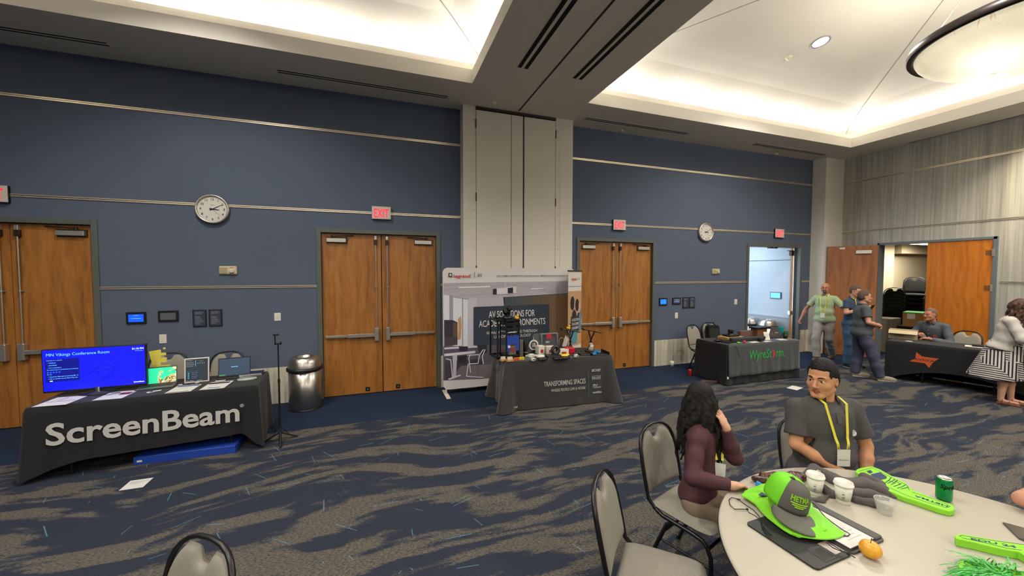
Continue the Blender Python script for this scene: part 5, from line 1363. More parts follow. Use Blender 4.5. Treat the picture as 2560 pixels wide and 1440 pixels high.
for k in range(5): b.box((sx_(.035 + .027 * k), -.0144, sz_(.56)), (sx_(.052 + .027 * k), -.0140, sz_(.525)), 4)
b.box((sx_(.06), -.0144, sz_(.765)), (sx_(.085), -.0140, sz_(.745)), 3)
fit(b, FM, 'ScreenBeam', sx_(.875), sx_(.985), sz_(.955), .013, 3, bold=.015)
# dark helmeted head emblem in strokes
def stroke(pts, w, mi): b.tube([(sx_(p[0]), -.0139, sz_(p[1])) for p in pts], w, 4, mi=mi, flat=1.)
for pts in ([(.44, .30), (.46, .44), (.54, .47), (.60, .44)], [(.47, .30), (.49, .38), (.52, .40)], [(.52, .40), (.60, .36), (.66, .42), (.68, .52), (.60, .54)], [(.54, .47), (.62, .52), (.68, .56), (.66, .64), (.70, .68)],
            [(.40, .68), (.46, .60), (.53, .58), (.60, .62), (.62, .70), (.58, .78), (.55, .86)], [(.53, .58), (.50, .66), (.54, .74), (.55, .86)], [(.66, .64), (.64, .74), (.60, .80)], [(.46, .60), (.48, .54), (.54, .47)]): stroke(pts, .0035, 5)
b.build('screen', [SCRE('tv_blue', '#0a0fd8', 1.0), SCRE('tv_navy', '#060c62', .9), SCRE('tv_cyan', '#58a0ff', 1.), SCRE('tv_white', '#bcd4ff', 1.2), SCRE('tv_mid', '#1c3cd8', 1.), SCRE('tv_dark', '#06087a', 1.)], TVP)
b = MB(); b.lathe([(0, 0), (.14, 0), (.15, .006), (.14, .014), (.03, .022), (.028, .07), (0, .07)], 28); b.v = [v * np.array([1, .75, 1]) for v in b.v]; b.build('stand', mat('dark_plastic_stand', '#1d1f24', .3), TVP)
# laptop with sea picture
def laptop(M, x, y, rz, label, w, dpt, hs, tilt, body, mk, back=False):
    r = empty('laptop', (0, 0, 0), 0, label, 'laptop'); r.matrix_world = M @ T(x, y, TZ, rz)
    b = MB(); b.box((-w / 2, -dpt, 0), (w / 2, 0, .014), 0, .004); b.box((-w * .42, -dpt * .55, .014), (w * .42, -dpt * .12, .0148), 1); b.build('keyboard', [body, BLACKP], r)
    LM = T(0, 0, .012, 0, -tilt); b = MB(); b.box((-w / 2, -.003, 0), (w / 2, .004, hs), 0, .002, LM)
    mk(b, LM, w, hs); return r, b
GREYL = mat('laptop_grey', '#5a5a58', .4, metal=.5)
t = NT('coast_wallpaper', rough=.4); P = t.pos((1, 1, 1)); sx = t.n('SeparateXYZ', None, i0=P); n = t.n('TexNoise', None, Vector=P, Scale=9., Detail=6., Distortion=1.).outputs['Fac']
q = t.math('ADD', t.math('MULTIPLY', sx.outputs[0], 2.4), t.math('MULTIPLY', t.math('SUBTRACT', n, .5), 1.6)); q = t.math('SUBTRACT', q, t.math('MULTIPLY', sx.outputs[2], 1.2))
n2 = t.n('TexNoise', None, Vector=P, Scale=26., Detail=5., Distortion=2.).outputs['Fac']
land = t.ramp(n2, [(.38, lin('#4a3c20')), (.47, lin('#8c7a4c')), (.55, lin('#c9bd92')), (.64, lin('#6c7a50'))]); colr = t.mix(t.math('MULTIPLY', t.math('ADD', q, .12), 14., clamp=True), lin('#1fae7c'), land)
t.color(colr); t.t.links.new(colr, t.b.inputs['Emission Color']); t.b.inputs['Emission Strength'].default_value = .8; COAST = t.m
def mk1(b, LM, w, hs):
    b.box((-w / 2 + .008, -.0042, .02), (w / 2 - .008, -.003, hs - .012), 1, 0, LM)
    for k in range(7): b.box((-w / 2 + .018, -.005, .05 + .022 * k), (-w / 2 + .026, -.0042, .058 + .022 * k), 2, 0, LM)
    for k in range(3): b.box((-w / 2 + .036, -.005, .138 + .022 * k), (-w / 2 + .044, -.0042, .146 + .022 * k), 2, 0, LM)
r, b = laptop(SBM, .86, .42, .10, 'grey laptop with a green sea and coastline on its screen',   .33, .15, .205, .18, GREYL, mk1); b.build('screen', [GREYL, COAST, SCRE('icon_white', '#dfeaf2', 1.)], r)
def mk2(b, LM, w, hs):
    b.box((-w / 2 + .008, -.0042, .018), (w / 2 - .008, -.003, hs - .012), 1, 0, LM); b.box((-.035, -.005, hs * .50), (.035, -.0042, hs * .525), 2, 0, LM); b.box((-w / 2 + .01, -.005, .02), (-w / 2 + .07, -.0042, .032), 3, 0, LM)
r, b = laptop(SBM, 1.57, .50, .06, 'open laptop with a plain dark navy screen beside the framed flyer', .33, .06, .235, .17, BLACKP, mk2); b.build('screen', [BLACKP, SCRE('dark_navy_screen', '#22303f', .8), SCRE('pale_blue_bar', '#5f9cd6', 1.), SCRE('green_bar', '#2f6a48', .9)], r)
# framed flyer
FR = empty('framed_flyer', (0, 0, 0), 0, 'white framed flyer standing upright between the two laptops', 'flyer'); FR.matrix_world = SBM @ T(1.215, .42, TZ, .03)
LM = T(0, 0, 0, 0, -.10); b = MB(); b.box((-.118, 0, 0), (.118, .008, .29), 0, .002, LM); b.build('frame', WHITEP, FR)
b = MB(); b.box((-.106, -.001, .014), (.106, 0, .277), 0, 0, LM); FM = LM @ frame((0, -.0014, 0), (1, 0, 0), (0, 0, 1), (0, -1, 0))
b.box((-.106, -.0014, .13), (.03, -.001, .135), 2, 0, LM); b.box((-.095, -.0016, .03), (.02, -.001, .125), 3, 0, LM)
for (tx, x0, x1, z, c) in (('ScreenBeam', -.098, -.04, .258, .008), ('Connect.', -.098, -.03, .232, .011), ('Wirelessly.', -.098, -.02, .212, .008), ('Present.', -.098, -.03, .192, .009), ('CONNECT', .02, .06, .245, .006), ('ScreenBeam', -.098, -.03, .018, .011), ('HETMA', .0, .05, .018, .009), ('Guest presentations', -.05, .015, .112, .006), ('Wireless content', -.05, .005, .092, .006), ('Sharing options', -.05, .010, .072, .006), ('Touch display', -.05, .0, .052, .006)): fit(b, FM, tx, x0, x1, z, c, 1, bold=.01)
for k in range(4): b.box((-.085, -.002, .048 + .02 * k), (-.070, -.001, .06 + .02 * k), 4, 0, LM); b.cyl(LM @ Vector((.01 + .02 * k, -.002, .225)), LM @ Vector((.01 + .02 * k, 0, .225)), .0045, n=8, mi=1)
b.box((-.015, -.002, .19), (-.009, -.001, .262), 4, 0, LM)
b.build('flyer_print', [mat('flyer_slate', '#2d3c49', .6), WH, mat('flyer_teal', '#2d6b86', .6), mat('flyer_navy', '#1b3350', .6), mat('flyer_sky', '#6fb2d6', .6)], FR)
b = MB(); b.box((-.012, .012, 0), (.012, .11, .004)); b.box((-.012, .006, 0), (.012, .012, .16), 0, 0, T(0, .09, 0, 0, .5)); b.build('easel_leg', WHITEP, FR)
# small things
b = MB(); n = 28; pts = [(.10 * math.cos(a), .055 * math.sin(a)) for a in np.linspace(0, 2 * PI, n + 1)[:-1]]; b.prism(pts, 0, .022, 0, None, True); thing_at(obj('oval_device', b, mat('pale_grey_shell', '#9ba2a0', .5), None, 'pale grey oval puck-shaped device at the right end of the black lettered table', 'device'), SBM, 1.74, .30, .08)
for k, (lb) in enumerate(('navy booklet at the bottom of the pile by the dark laptop', 'navy booklet in the middle of the pile by the dark laptop', 'navy booklet on top of the pile by the dark laptop')):
    b = MB(); b.box((-.12, -.09, 0), (.12, .09, .011), 0, .002); b.box((-.118, -.091, .002), (.118, -.09, .009), 1); o = obj('booklet', b, [mat('navy_cover', '#1f2a44', .5), WH], None, lb, 'booklet', 'navy booklets in a pile'); thing_at(o, SBM, 1.74 + .004 * k, .54 - .008 * k, .1 - .05 * k, TZ + .0125 * k)
b = MB(); b.cyl((-.05, 0, .006), (.05, 0, .006), .006, n=10); b.cyl((.05, 0, .006), (.065, 0, .006), .004, n=8, mi=1); thing_at(obj('marker_pen', b, [WHITEP, BLACKP], None, 'white marker pen lying above the flyer stack', 'pen'), SBM, 1.46, .36, .1)
rnd = random.Random(4)
for k in range(3):
    b = MB(); b.box((-.018, -.007, 0), (.018, .007, .009), k % 2, .002); thing_at(obj('usb_stick', b, [WHITEP, BLACKP], None, 'small %s lying in front of the framed flyer' % ('white dongle nearest the green-screen laptop', 'black dongle between two white ones', 'white dongle farthest from the green-screen laptop')[k], 'dongle'), SBM, 1.08 + .075 * k, .355 + .01 * k, .3 * k)
b = MB(); b.tube([(0, 0, .004), (.05, .03, .004), (.10, 0, .004), (.16, .04, .004), (.22, .01, .004)], .003, 6); thing_at(obj('cable', b, BLACKP, None, 'short black cable lying under the big screen', 'cable'), SBM, .42, .20)
# yellow folded paper standing behind the laptop: with a comb-like cut edge
b = MB(); b.prism([(0, 0), (.09, 0), (.075, .13), (.02, .13), (.02, .15), (.055, .15), (.053, .185), (.02, .185), (.02, .20), (.05, .20), (.048, .22), (.02, .22), (.018, .245), (-.05, .235)], 0, .004, 0, frame((0, 0, 0), (1, 0, 0), (0, .12, 1), (0, -1, 0)))
b.ball((.038, -.002 + .03, .25), (.009, .003, .009), 6); b.box((-.02, 0, 0), (.09, .06, .09), 0, .003)
o = obj('yellow_sign', b, mat('yellow_card', '#cfc34e', .6), None, 'yellow cut-out card standing behind the green-screen laptop', 'sign'); o.matrix_world = SBM @ T(.80, .56, TZ, 0, 0, 0, 1.6)
# flat blue box under the table
b = MB(); b.box((0, 0, 0), (.92, .50, .085), 0, .003); b.box((.03, -.0015, .03), (.075, 0, .05), 1); o = obj('carton', b, [mat('royal_blue_carton', '#1c3f9c', .5), WH], None, 'flat royal blue carton lying on the carpet under the left table', 'box'); o.matrix_world = Matrix.Translation((-2.50, 5.04, 0)) @ Matrix.Rotation(-.02, 4, 'Z')
sheet(Matrix.Identity(4), -2.255, 4.585, .0, 'white printed sheet on the carpet in front of the left table', .18, .18, [(.1, .75, .9, .78, 4)], 4, 0.001)
b = MB(); b.box((-.13, -.08, 0), (.13, .08, .0015)); o = obj('paper_sheet', b, WH, None, 'blank white sheet on the carpet behind the two seated people', 'paper'); o.matrix_world = T(6.97, 4.63, .0, .25)
# tripod with phone clamp
tr = empty('tripod_stand', (-1.165, 5.17, 0), 0, 'slim black tripod stand with empty phone clamp beside the left table', 'tripod')
b = MB(); b.cyl((0, 0, .07), (0, 0, .75), .011, n=10); b.cyl((0, 0, .75), (0, 0, 1.19), .008, n=10); b.cyl((0, 0, .73), (0, 0, .77), .014, n=10); b.build('pole', BLACKP, tr)
for a in (-1.35, .55, 2.75):
    b = MB(); b.tube([(0, 0, .12), (.19 * math.cos(a), .19 * math.sin(a), .008)], .009, 6, flat=1.5); b.build('leg', mat('dark_grey_metal', '#2c2c2e', .35, metal=.6), tr)
    b = MB(); b.tube([(0, 0, .20), (.10 * math.cos(a), .10 * math.sin(a), .06)], .004, 5); b.build('strut', BLACKP, tr)
b = MB(); b.box((-.035, -.012, 1.19), (.035, .012, 1.205)); b.box((-.035, -.012, 1.19), (-.025, .012, 1.31)); b.box((-.05, -.012, 1.30), (.01, .014, 1.315)); b.box((.025, -.012, 1.19), (.035, .012, 1.22)); b.build('phone_clamp', BLACKP, tr)
# ---- trash cans
def trash_can(x, y, label, group, rz=0.):
    r = empty('trash_can', (x, y, 0), rz, label, 'trash can', group)
    b = MB(); b.lathe([(0, .02), (.215, .02), (.222, .03), (.222, .575), (.21, .58)], 48); b.build('drum', STEELB, r)
    b = MB(); b.lathe([(.226, 0), (.228, .022), (.218, .024)], 48); b.build('foot_ring', BLACKP, r)
    b = MB(); b.lathe([(.225, .575), (.247, .59), (.247, .625), (.225, .635)], 48); b.box((-.06, -.262, .588), (.06, -.235, .628), 0, .006); b.build('rim', BLACKP, r)
    b = MB(); b.lathe([(.225, .635), (.215, .70), (.185, .765), (.165, .785), (.13, .79), (.115, .78), (.112, .70), (0, .69)], 48); b.build('dome_lid', [STEELB], r)
    b = MB(); b.lathe([(0, .705), (.113, .705), (.118, .775)], 32); b.build('opening', DARK, r)
    return r
STEELB = mat('brushed_steel', '#b4b0a8', .28, metal=.95)
trash_can(-1.095, 6.40, 'brushed steel trash can with domed lid between the tripod and the second double door', None)
trash_can(9.93, 7.36, 'steel dome-lidded trash can in the corridor, nearer the doorway', None); trash_can(9.93, 7.86, 'steel dome-lidded trash can in the corridor, partly hidden by the door jamb', None)
# ================================================================ the middle booth
LGM = tframe((1.73, 5.225), -.062); LGL, LGD = 1.75, .72
folding_table(LGM, LGL, LGD, TH, 'folding table hidden under the charcoal cloth of the middle booth')
b = drape(LGL, LGD, TH, lambda si, t: .012, amp=.012, flare=.035, corner=.15, freq=17, seed=2.4, calm=lambda si, t, q: .35 if si == 0 and .12 < t < .92 else 1.)
r = tag(b.build('tablecloth', CHAR), 'charcoal tablecloth with white slogan and brand marks on the middle booth table', 'tablecloth'); r.matrix_world = LGM
def warpL(V):
    q = (TH - V[:, 1]) / (TH - .012); V[:, 2] += .004 + .035 * q + .012; return V
b = MB(); M = frame((0, 0, 0), (1, 0, 0), (0, 0, 1), (0, -1, 0)); TEALL = mat('teal_line', '#3f7f86', .7)
fit(b, M, 'TRANSFORMING SPACES', .585, 1.275, .335, .074, 0, warpL, bold=.006); fit(b, M, 'WHERE PEOPLE LIVE & WORK', .70, 1.275, .245, .042, 0, warpL)
fit(b, M, 'CHIEF', 1.425, 1.535, .505, .038, 0, warpL, bold=.017); fit(b, M, 'DA-LITE', 1.395, 1.525, .395, .026, 0, warpL, bold=.015)
fit(b, M, 'm', 1.395, 1.445, .275, .05, 0, warpL, bold=.017, shear=.5); fit(b, M, 'c', 1.45, 1.485, .275, .045, 0, warpL, bold=.017, shear=.5); fit(b, M, 'vaddio', 1.39, 1.55, .165, .034, 0, warpL, bold=.017)
fit(b, M, 'egrand', .055, .165, .06, .034, 0, warpL, bold=.017)
for (x0, x1, z0, z1) in ((1.385, 1.400, .505, .522), (1.404, 1.419, .505, .522), (1.385, 1.400, .526, .543), (1.404, 1.419, .526, .543), (1.385, 1.535, .383, .387), (1.385, 1.535, .432, .436), (1.385, 1.388, .383, .436), (1.532, 1.535, .383, .436), (1.40, 1.545, .258, .264), (1.42, 1.535, .246, .250)):
    q = (TH - z0) / TH; b.box((x0, -(.016 + .035 * q) - .001, z0), (x1, -(.016 + .035 * q), z1))
for (z0, z1) in ((.12, .24), (.24, .36), (.36, .48), (.48, .545)): q = (TH - (z0 + z1) / 2) / TH; b.box((1.322, -(.017 + .035 * q), z0), (1.326, -(.015 + .035 * q), z1), 1)
b.build('lettering', [LETW, TEALL], r)
# printed fabric wall behind it
YBD = 6.285
bd = empty('display_wall', (0, 0, 0), 0, 'white stretched-fabric display wall printed with a classroom, behind the middle table', 'display wall')
b = MB(); b.prism(rrect(2.455, 2.05, .09, 8, 2.208, 1.11), 0, .035, 0, frame((0, YBD + .035, 0), (1, 0, 0), (0, 0, 1), (0, -1, 0)), False); b.build('fabric_panel', mat('white_fabric', '#cdc8c4', .8, bump=.1), bd)
for x in (1.03, 3.38):
    b = MB(); b.box((x - .035, YBD - .23, 0), (x + .035, YBD + .25, .012), 0, .004); b.cyl((x, YBD + .02, .01), (x, YBD + .02, .10), .014, n=8); b.build('foot', WHITEP, bd)
G = {}; GL = []
def gm(c):
    if c not in G: G[c] = len(GL); GL.append(mat('print_' + c.strip('#'), c, .8))
    return G[c]
gb = MB(); lay = [0]
def K(cx, cy): p = PY(1080 + cx * .29162, 640 + cy * .29162, YBD); return (min(p.x, 3.425), p.z)
def poly(c, *pts):
    lay[0] += 1; y = YBD - .0006 - .00012 * lay[0]; P = [K(*p) for p in pts]; gb.add([(x, y, z) for x, z in P], [tuple(range(len(P)))[::1]], gm(c))
def line(c, w, *pts):
    lay[0] += 1; y = YBD - .0006 - .00012 * lay[0]; P = [K(*p) for p in pts]
    for (a, d) in zip(P[:-1], P[1:]):
        dx, dz = d[0] - a[0], d[1] - a[1]; L = math.hypot(dx, dz) or 1; nx, nz = -dz / L * w / 2, dx / L * w / 2
        gb.add([(a[0] + nx, y, a[1] + nz), (d[0] + nx, y, d[1] + nz), (d[0] - nx, y, d[1] - nz), (a[0] - nx, y, a[1] - nz)], [(0, 1, 2, 3)], gm(c))
poly('#a9a3aa', (97, 232), (1250, 214), (1250, 1000), (97, 1066))
poly('#a7a0a6', (97, 232), (1250, 214), (1250, 325), (610, 356), (310, 362), (150, 332), (97, 322))
for a, d in (((97, 255), (420, 228)), ((97, 290), (640, 250)), ((200, 345), (760, 300)), ((560, 225), (1250, 330)), ((720, 224), (1090, 335)), ((900, 222), (1200, 320)), ((330, 230), (700, 345))): line('#8c858b', .006, a, d)
line('#dcd8da', .022, (230, 270), (500, 262)); line('#dcd8da', .014, (850, 280), (950, 278)); line('#2b2a30', .012, (610, 356), (1250, 318))
poly('#cfced4', (100, 332), (148, 340), (148, 770), (100, 770)); poly('#8f8f98', (148, 335), (180, 340), (180, 770), (148, 770)); poly('#c9ccd3', (180, 350), (308, 372), (308, 775), (180, 775)); line('#7f808a', .016, (262, 360), (262, 770)); line('#7f808a', .012, (180, 350), (310, 372))
poly('#b98a55', (222, 540), (248, 512), (254, 600), (246, 710), (218, 720), (228, 620)); poly('#b6b1b7', (312, 362), (385, 360), (385, 772), (312, 772)); poly('#aaa5ac', (410, 362), (610, 358), (610, 770), (410, 770))
NS = 14; C0 = (56, 68, 78); C1 = (92, 78, 62); C2 = (148, 104, 58)
for i in range(NS):
    t_ = (i + .5) / NS; c = [C0[k] + (C1[k] - C0[k]) * min(1, t_ * 2) for k in range(3)] if t_ < .5 else [C1[k] + (C2[k] - C1[k]) * (t_ - .5) * 2 for k in range(3)]
    u0, u1 = 630 + i * 620 / NS, 630 + (i + 1) * 620 / NS; poly('#%02x%02x%02x' % tuple(int(q) for q in c), (u0, 356 - (u0 - 630) * .055), (u1, 356 - (u1 - 630) * .055), (u1, 770), (u0, 770))
poly('#1c2630', (611, 356), (628, 356), (628, 430), (618, 430))
poly('#2d2a33', (103, 548), (180, 550), (218, 568), (218, 700), (105, 775)); poly('#5c4536', (180, 570), (214, 574), (214, 690), (180, 700)); poly('#423a3e', (105, 690), (218, 690), (218, 760), (105, 775))
poly('#504954', (97, 772), (1250, 760), (1250, 1000), (97, 1066)); poly('#3a3340', (110, 900), (440, 880), (440, 1050), (110, 1060)); poly('#6a6064', (250, 940), (560, 925), (560, 1040), (150, 1060))
poly('#cfcbd0', (105, 838), (370, 812), (370, 832), (200, 852), (105, 858)); poly('#c4c0c6', (105, 785), (300, 770), (420, 772), (420, 782), (105, 800)); poly('#b9b4bc', (175, 850), (215, 846), (205, 1040), (180, 1045)); poly('#c9c4ca', (135, 1052), (240, 1015), (250, 1024), (150, 1062))
poly('#26222c', (230, 775), (310, 775), (300, 815), (232, 815)); poly('#26222c', (385, 765), (470, 765), (470, 830), (410, 850)); poly('#231f28', (220, 860), (300, 850), (290, 915), (225, 915)); poly('#2a2630', (320, 905), (430, 895), (430, 925), (330, 930))
for pts in ([(440, 800), (405, 850), (395, 920), (310, 925), (295, 1030), (440, 1040)], [(330, 845), (315, 870), (330, 1000)], [(455, 800), (430, 860), (440, 925)], [(120, 880), (160, 890), (175, 1040)], [(300, 850), (400, 845)]): line('#d6d2d6', .014, *pts)
poly('#cac7cb', (553, 278), (722, 262), (722, 318), (553, 330)); poly('#1e1d22', (522, 283), (554, 280), (554, 328), (522, 330)); poly('#1e1d22', (648, 274), (694, 270), (694, 318), (648, 320)); line('#b8b4b8', .02, (627, 235), (627, 270))
poly('#29323d', (355, 437), (1003, 411), (1003, 765), (355, 765))
gb.build('print', GL, bd)
b = MB()
def WT(txt, cx0, cx1, cyb, cap_px, mi=0, bold=.0, dy=.014, **k):
    x0, z = K(cx0, cyb); x1, _ = K(cx1, cyb); _, zt = K(cx0, cyb - cap_px)
    fit(b, frame((0, YBD - dy, 0), (1, 0, 0), (0, 0, 1), (0, -1, 0)), txt, x0, x1, z, zt - z, mi, bold=bold, **k)
for (t1, a, c, y0, y1, cap) in (('AV SOLUTIONS FOR', 485, 878, 533, 526, 57), ('ACADEMIC ENVIRONMENTS', 400, 968, 624, 595, 56)):
    WT(t1, a, c, (y0 + y1) / 2, cap, 0, bold=.006)
WT('REIMAGINING LEARNING THROUGH', 468, 898, 672, 24, 0, bold=.004); WT('USE OF TECHNOLOGY', 530, 845, 705, 24, 0, bold=.004)
WT('legrand', 184, 328, 184, 27, 1, bold=.017); WT('\u00ae', 330, 338, 160, 8, 1); WT('AV', 388, 428, 180, 29, 2); WT('C2G | CHIEF | CONNECTRAC | DA-LITE | LUXUL | MIDDLE ATLANTIC | VADDIO | WIREM', 552, 1200, 175, 10, 2, bold=.02)
for (a0, a1, c) in (((140, 146), (172, 180), 2), ((149, 154), (165, 171), 3)):
    (x0, z1), (x1, z0) = K(*a0), K(*a1); dy = .0125 if c == 2 else .0132; b.box((x0, YBD - dy - .0003, z0), (x1, YBD - dy, z1), c)
(x0, z1), (x1, z0) = K(361, 138), K(363, 192); b.box((x0, YBD - .0125, z0), (x1 + .003, YBD - .012, z1), 2)
b.build('lettering', [mat('white_print', '#cfcdc8', .7), mat('red_print', '#c02430', .7), mat('near_black_print', '#2b2b30', .7), mat('white_fabric', '#cdc8c4')], bd)
# narrow roll-up banner
ru = empty('rollup_banner', (0, 0, 0), 0, 'narrow roll-up banner seen almost edge-on at the right end of the display wall', 'banner')
ru.matrix_world = frame((3.165, 6.02, 0), (.87, .49, 0), (-.49, .87, 0), (0, 0, 1))
b = MB(); b.box((0, 0, .06), (.45, .004, 2.085), 0); b.build('banner_sheet', mat('banner_white', '#c9c4bd', .8), ru)
b = MB(); b.box((-.01, -.012, 2.075), (.46, .014, 2.10), 0, .003); b.build('top_rail', mat('dark_rail', '#3a3835', .4), ru)
b = MB(); b.box((-.01, -.06, 0), (.46, .06, .06), 0, .01); b.build('base', STEEL, ru)
b = MB(); Q = lambda x0, z0, x1, z1, c: (lay.__setitem__(0, lay[0] + 1), b.box((x0, -.0005 - .00002 * lay[0], z0), (x1, 0, z1), gm(c)))
def P2(c, *pts): lay[0] += 1; y = -.0006 - .00002 * lay[0]; b.add([(p[0], y, p[1]) for p in pts], [tuple(range(len(pts)))], gm(c))
P2('#b28b66', (0, .72), (.45, .72), (.45, 1.72), (0, 1.72))
for (x, z, s_) in ((.14, 1.50, 1.), (.30, 1.46, .9), (.20, 1.24, 1.1), (.36, 1.20, .9), (.10, 1.02, 1.)):
    P2('#211d1f', *[(x + .075 * s_ * math.cos(a), z + .13 * s_ * math.sin(a)) for a in np.linspace(0, 2 * PI, 11)[:-1]]); P2('#c79a76', *[(x + .09 * s_ + .03 * math.cos(a), z - .04 + .09 * math.sin(a)) for a in np.linspace(0, 2 * PI, 9)[:-1]])
P2('#5f7c8c', (.28, .9), (.45, 1.0), (.45, 1.4), (.32, 1.2)); P2('#4f8790', (.05, .75), (.3, .75), (.32, .98), (.1, .98)); P2('#2a2a2c', (.09, .98), (.37, .98), (.37, 1.26), (.09, 1.26)); P2('#3c6f93', (0, 1.80), (.45, 1.80), (.45, 1.808), (0, 1.808))
for k, tx in enumerate(('AV SOLUTIONS', 'FOR ACADEMIC', 'ENVIRONMENTS')): fit(b, frame((0, -.012, 0), (1, 0, 0), (0, 0, 1), (0, -1, 0)), tx, .11, .35, 1.17 - .075 * k, .05, gm('#c8c5bf'), bold=.01)
fit(b, frame((0, -.012, 0), (1, 0, 0), (0, 0, 1), (0, -1, 0)), 'legrand', .10, .27, 1.92, .045, gm('#b7303a'), bold=.017); fit(b, frame((0, -.012, 0), (1, 0, 0), (0, 0, 1), (0, -1, 0)), 'AV', .32, .37, 1.92, .035, gm('#55555a'))
b.build('print', GL, ru)
# ---------------------------------------------------------------- what stands on the middle table
def at(x, y, z=None): return Vector((x, y, TZ if z is None else z))
def place(o, x, y, rz=0., z=TZ): o.matrix_world = T(x, y, z, rz); return o
BM = BLACKP; SATIN = mat('satin_black_metal', '#1a1a1c', .35, metal=.3); CLOTHB = mat('blue_cloth', '#1d3f9a', .7)
rk = empty('equipment_rack', (0, 0, 0), 0, 'black open equipment rack with gear and a blue panel on the middle table', 'equipment rack'); rk.matrix_world = T(1.66, 5.42, TZ, .10)
b = MB()
for (x, y) in ((0, 0), (0, .30), (.33, 0), (.33, .30)): b.box((x, y, 0), (x + .022, y + .03, .60))
for z in (0, .57):
    b.box((0, 0, z), (.352, .022, z + .03)); b.box((0, .308, z), (.352, .33, z + .03)); b.box((0, 0, z), (.022, .33, z + .03)); b.box((.33, 0, z), (.352, .33, z + .03))
b.build('rack_frame', SATIN, rk)
rk2 = empty('gear_tower', (0, 0, 0), 0, 'stack of black rack shelves with a camera head, beside the open rack frame', 'equipment rack'); rk2.matrix_world = T(1.80, 5.38, TZ, .10)
for k, (z, h, m) in enumerate(((.0, .05, SATIN), (.36, .02, SATIN), (.42, .05, BM), (.50, .05, BM), (.565, .03, SATIN))):
    b = MB(); b.box((0, 0, z), (.20, .26, z + h), 0, .004)
    if k in (2, 3):
        for q in range(4): b.cyl((.03 + .04 * q, -.004, z + h / 2), (.03 + .04 * q, 0, z + h / 2), .008, n=8)
    b.build('shelf', m, rk2)
for x in (-.012, .20): b = MB(); b.box((x, 0, 0), (x + .014, .02, .60)); b.box((x, .24, 0), (x + .014, .26, .60)); b.build('upright', SATIN, rk2)
b = MB(); b.box((.0, -.006, .22), (.20, .0, .355)); b.box((.0, -.006, .12), (.05, 0, .22)); b.box((.15, -.006, .12), (.20, 0, .22)); b.build('blue_panel', CLOTHB, rk2)
b = MB(); b.box((.03, -.005, .06), (.15, .1, .20), 0, .004); b.box((.06, -.008, .11), (.13, -.005, .17), 1); b.cyl((.03, -.012, .19), (.03, -.006, .19), .022, n=16, mi=2); b.build('display_box', [mat('grey_green_box', '#5b5a50', .6), mat('crimson_label', '#8c2a35', .6), WH], rk2)
b = MB(); b.tube([(.02, .02, .40), (.08, .0, .405), (.15, .02, .40), (.19, .04, .405)], .008, 6); b.build('white_cable', WH, rk2)
cam_ = empty('ptz_camera', (0, 0, 0), 0, 'black pan-tilt camera with two lenses on top of the gear tower', 'camera'); cam_.matrix_world = T(1.85, 5.53, TZ + .597, -.3)
b = MB(); b.lathe([(0, 0), (.085, 0), (.088, .02), (.07, .045), (.03, .06), (0, .06)], 28); b.build('base', SATIN, cam_)
b = MB(); b.ball((-.02, 0, .115), (.05, .045, .058), 10); b.cyl((-.02, -.03, .12), (-.02, -.062, .125), .028, .024, n=16); b.build('camera_head', SATIN, cam_)
b = MB(); b.ball((.035, .02, .155), (.045, .045, .045), 10); b.cyl((.035, -.01, .16), (.04, -.045, .165), .022, n=16); b.cyl((.035, .02, .06), (.035, .02, .13), .02, n=10); b.build('camera_head', SATIN, cam_)
def duck(x, y, z, label):
    s = SDF(); s.ell((0, 0, .022), (.024, .033, .021), None, .01); s.ell((0, -.016, .054), (.017, .018, .017), None, .006); s.ell((0, .030, .034), (.008, .014, .008), None, .01)
    r = empty('rubber_duck', (x, y, z), .4, label, 'rubber duck', 'yellow rubber ducks'); sdf_obj('duck_body', s, mat('duck_yellow', '#e0b01c', .4), r, .0035); r.scale = (1.15, 1.15, 1.15)
    b = MB(); b.ball((0, -.037, .052), (.007, .008, .003), 5); b.build('beak', mat('duck_orange', '#d8701a', .4), r)
duck(1.965, 5.40, TZ + .596, 'small yellow rubber duck on top of the gear tower')
# monitor arms
def mon_arm(x, y, z1, lab, dx, tl, w=.36):
    r = empty('monitor_mount', (x, y, TZ), 0, lab, 'monitor mount')
    b = MB(); b.box((-.09, -.07, 0), (.09, .07, .012), 0, .003); b.build('base', SATIN, r)
    for s in (-1, 1): b = MB(); b.tube([(s * .05, 0, .01), (s * -.012 + dx * .4, 0, z1 * .45), (s * .06 + dx, .0, z1)], .010, 6, flat=1.5); b.build('arm', SATIN, r)
    b = MB(); b.box((-w / 2, -.03, -.007), (w / 2, .03, .007), 0, .003, T(dx, 0, z1, 0, .1, tl)); b.box((-w / 2, -.035, -.012), (-w / 2 + .015, .035, .012), 0, 0, T(dx, 0, z1, 0, .1, tl)); b.build('plate', SATIN, r)
mon_arm(3.00, 5.62, .345, 'black folding monitor mount with a rubber duck on its tilted plate', 0, .19)
mon_arm(3.32, 5.52, .335, 'black folding monitor mount at the right rear of the middle table', .03, .22)
duck(2.955, 5.60, TZ + .364, 'small yellow rubber duck on the tilted plate of a monitor mount')
def bx(name, lab, cat, x, y, w, d, h, m, rz=0., grp=None, bev=.003, z=TZ, extra=None):
    b = MB(); b.box((-w / 2, -d / 2, 0), (w / 2, d / 2, h), 0, bev)
    if extra: extra(b, w, d, h)
    return place(tag(b.build(name, m), lab, cat, grp), x, y, rz, z)
WOODL = mat('light_wood', '#b98f55', .6, var=.2); CREAMP = mat('cream_card', '#cfc8b4', .6)
def cards(b, w, d, h):
    for k in range(9): b.box((-w * .38, -d * .3 + .0045 * k, h * .4), (w * .38, -d * .3 + .003 + .0045 * k, h + .03), 1)
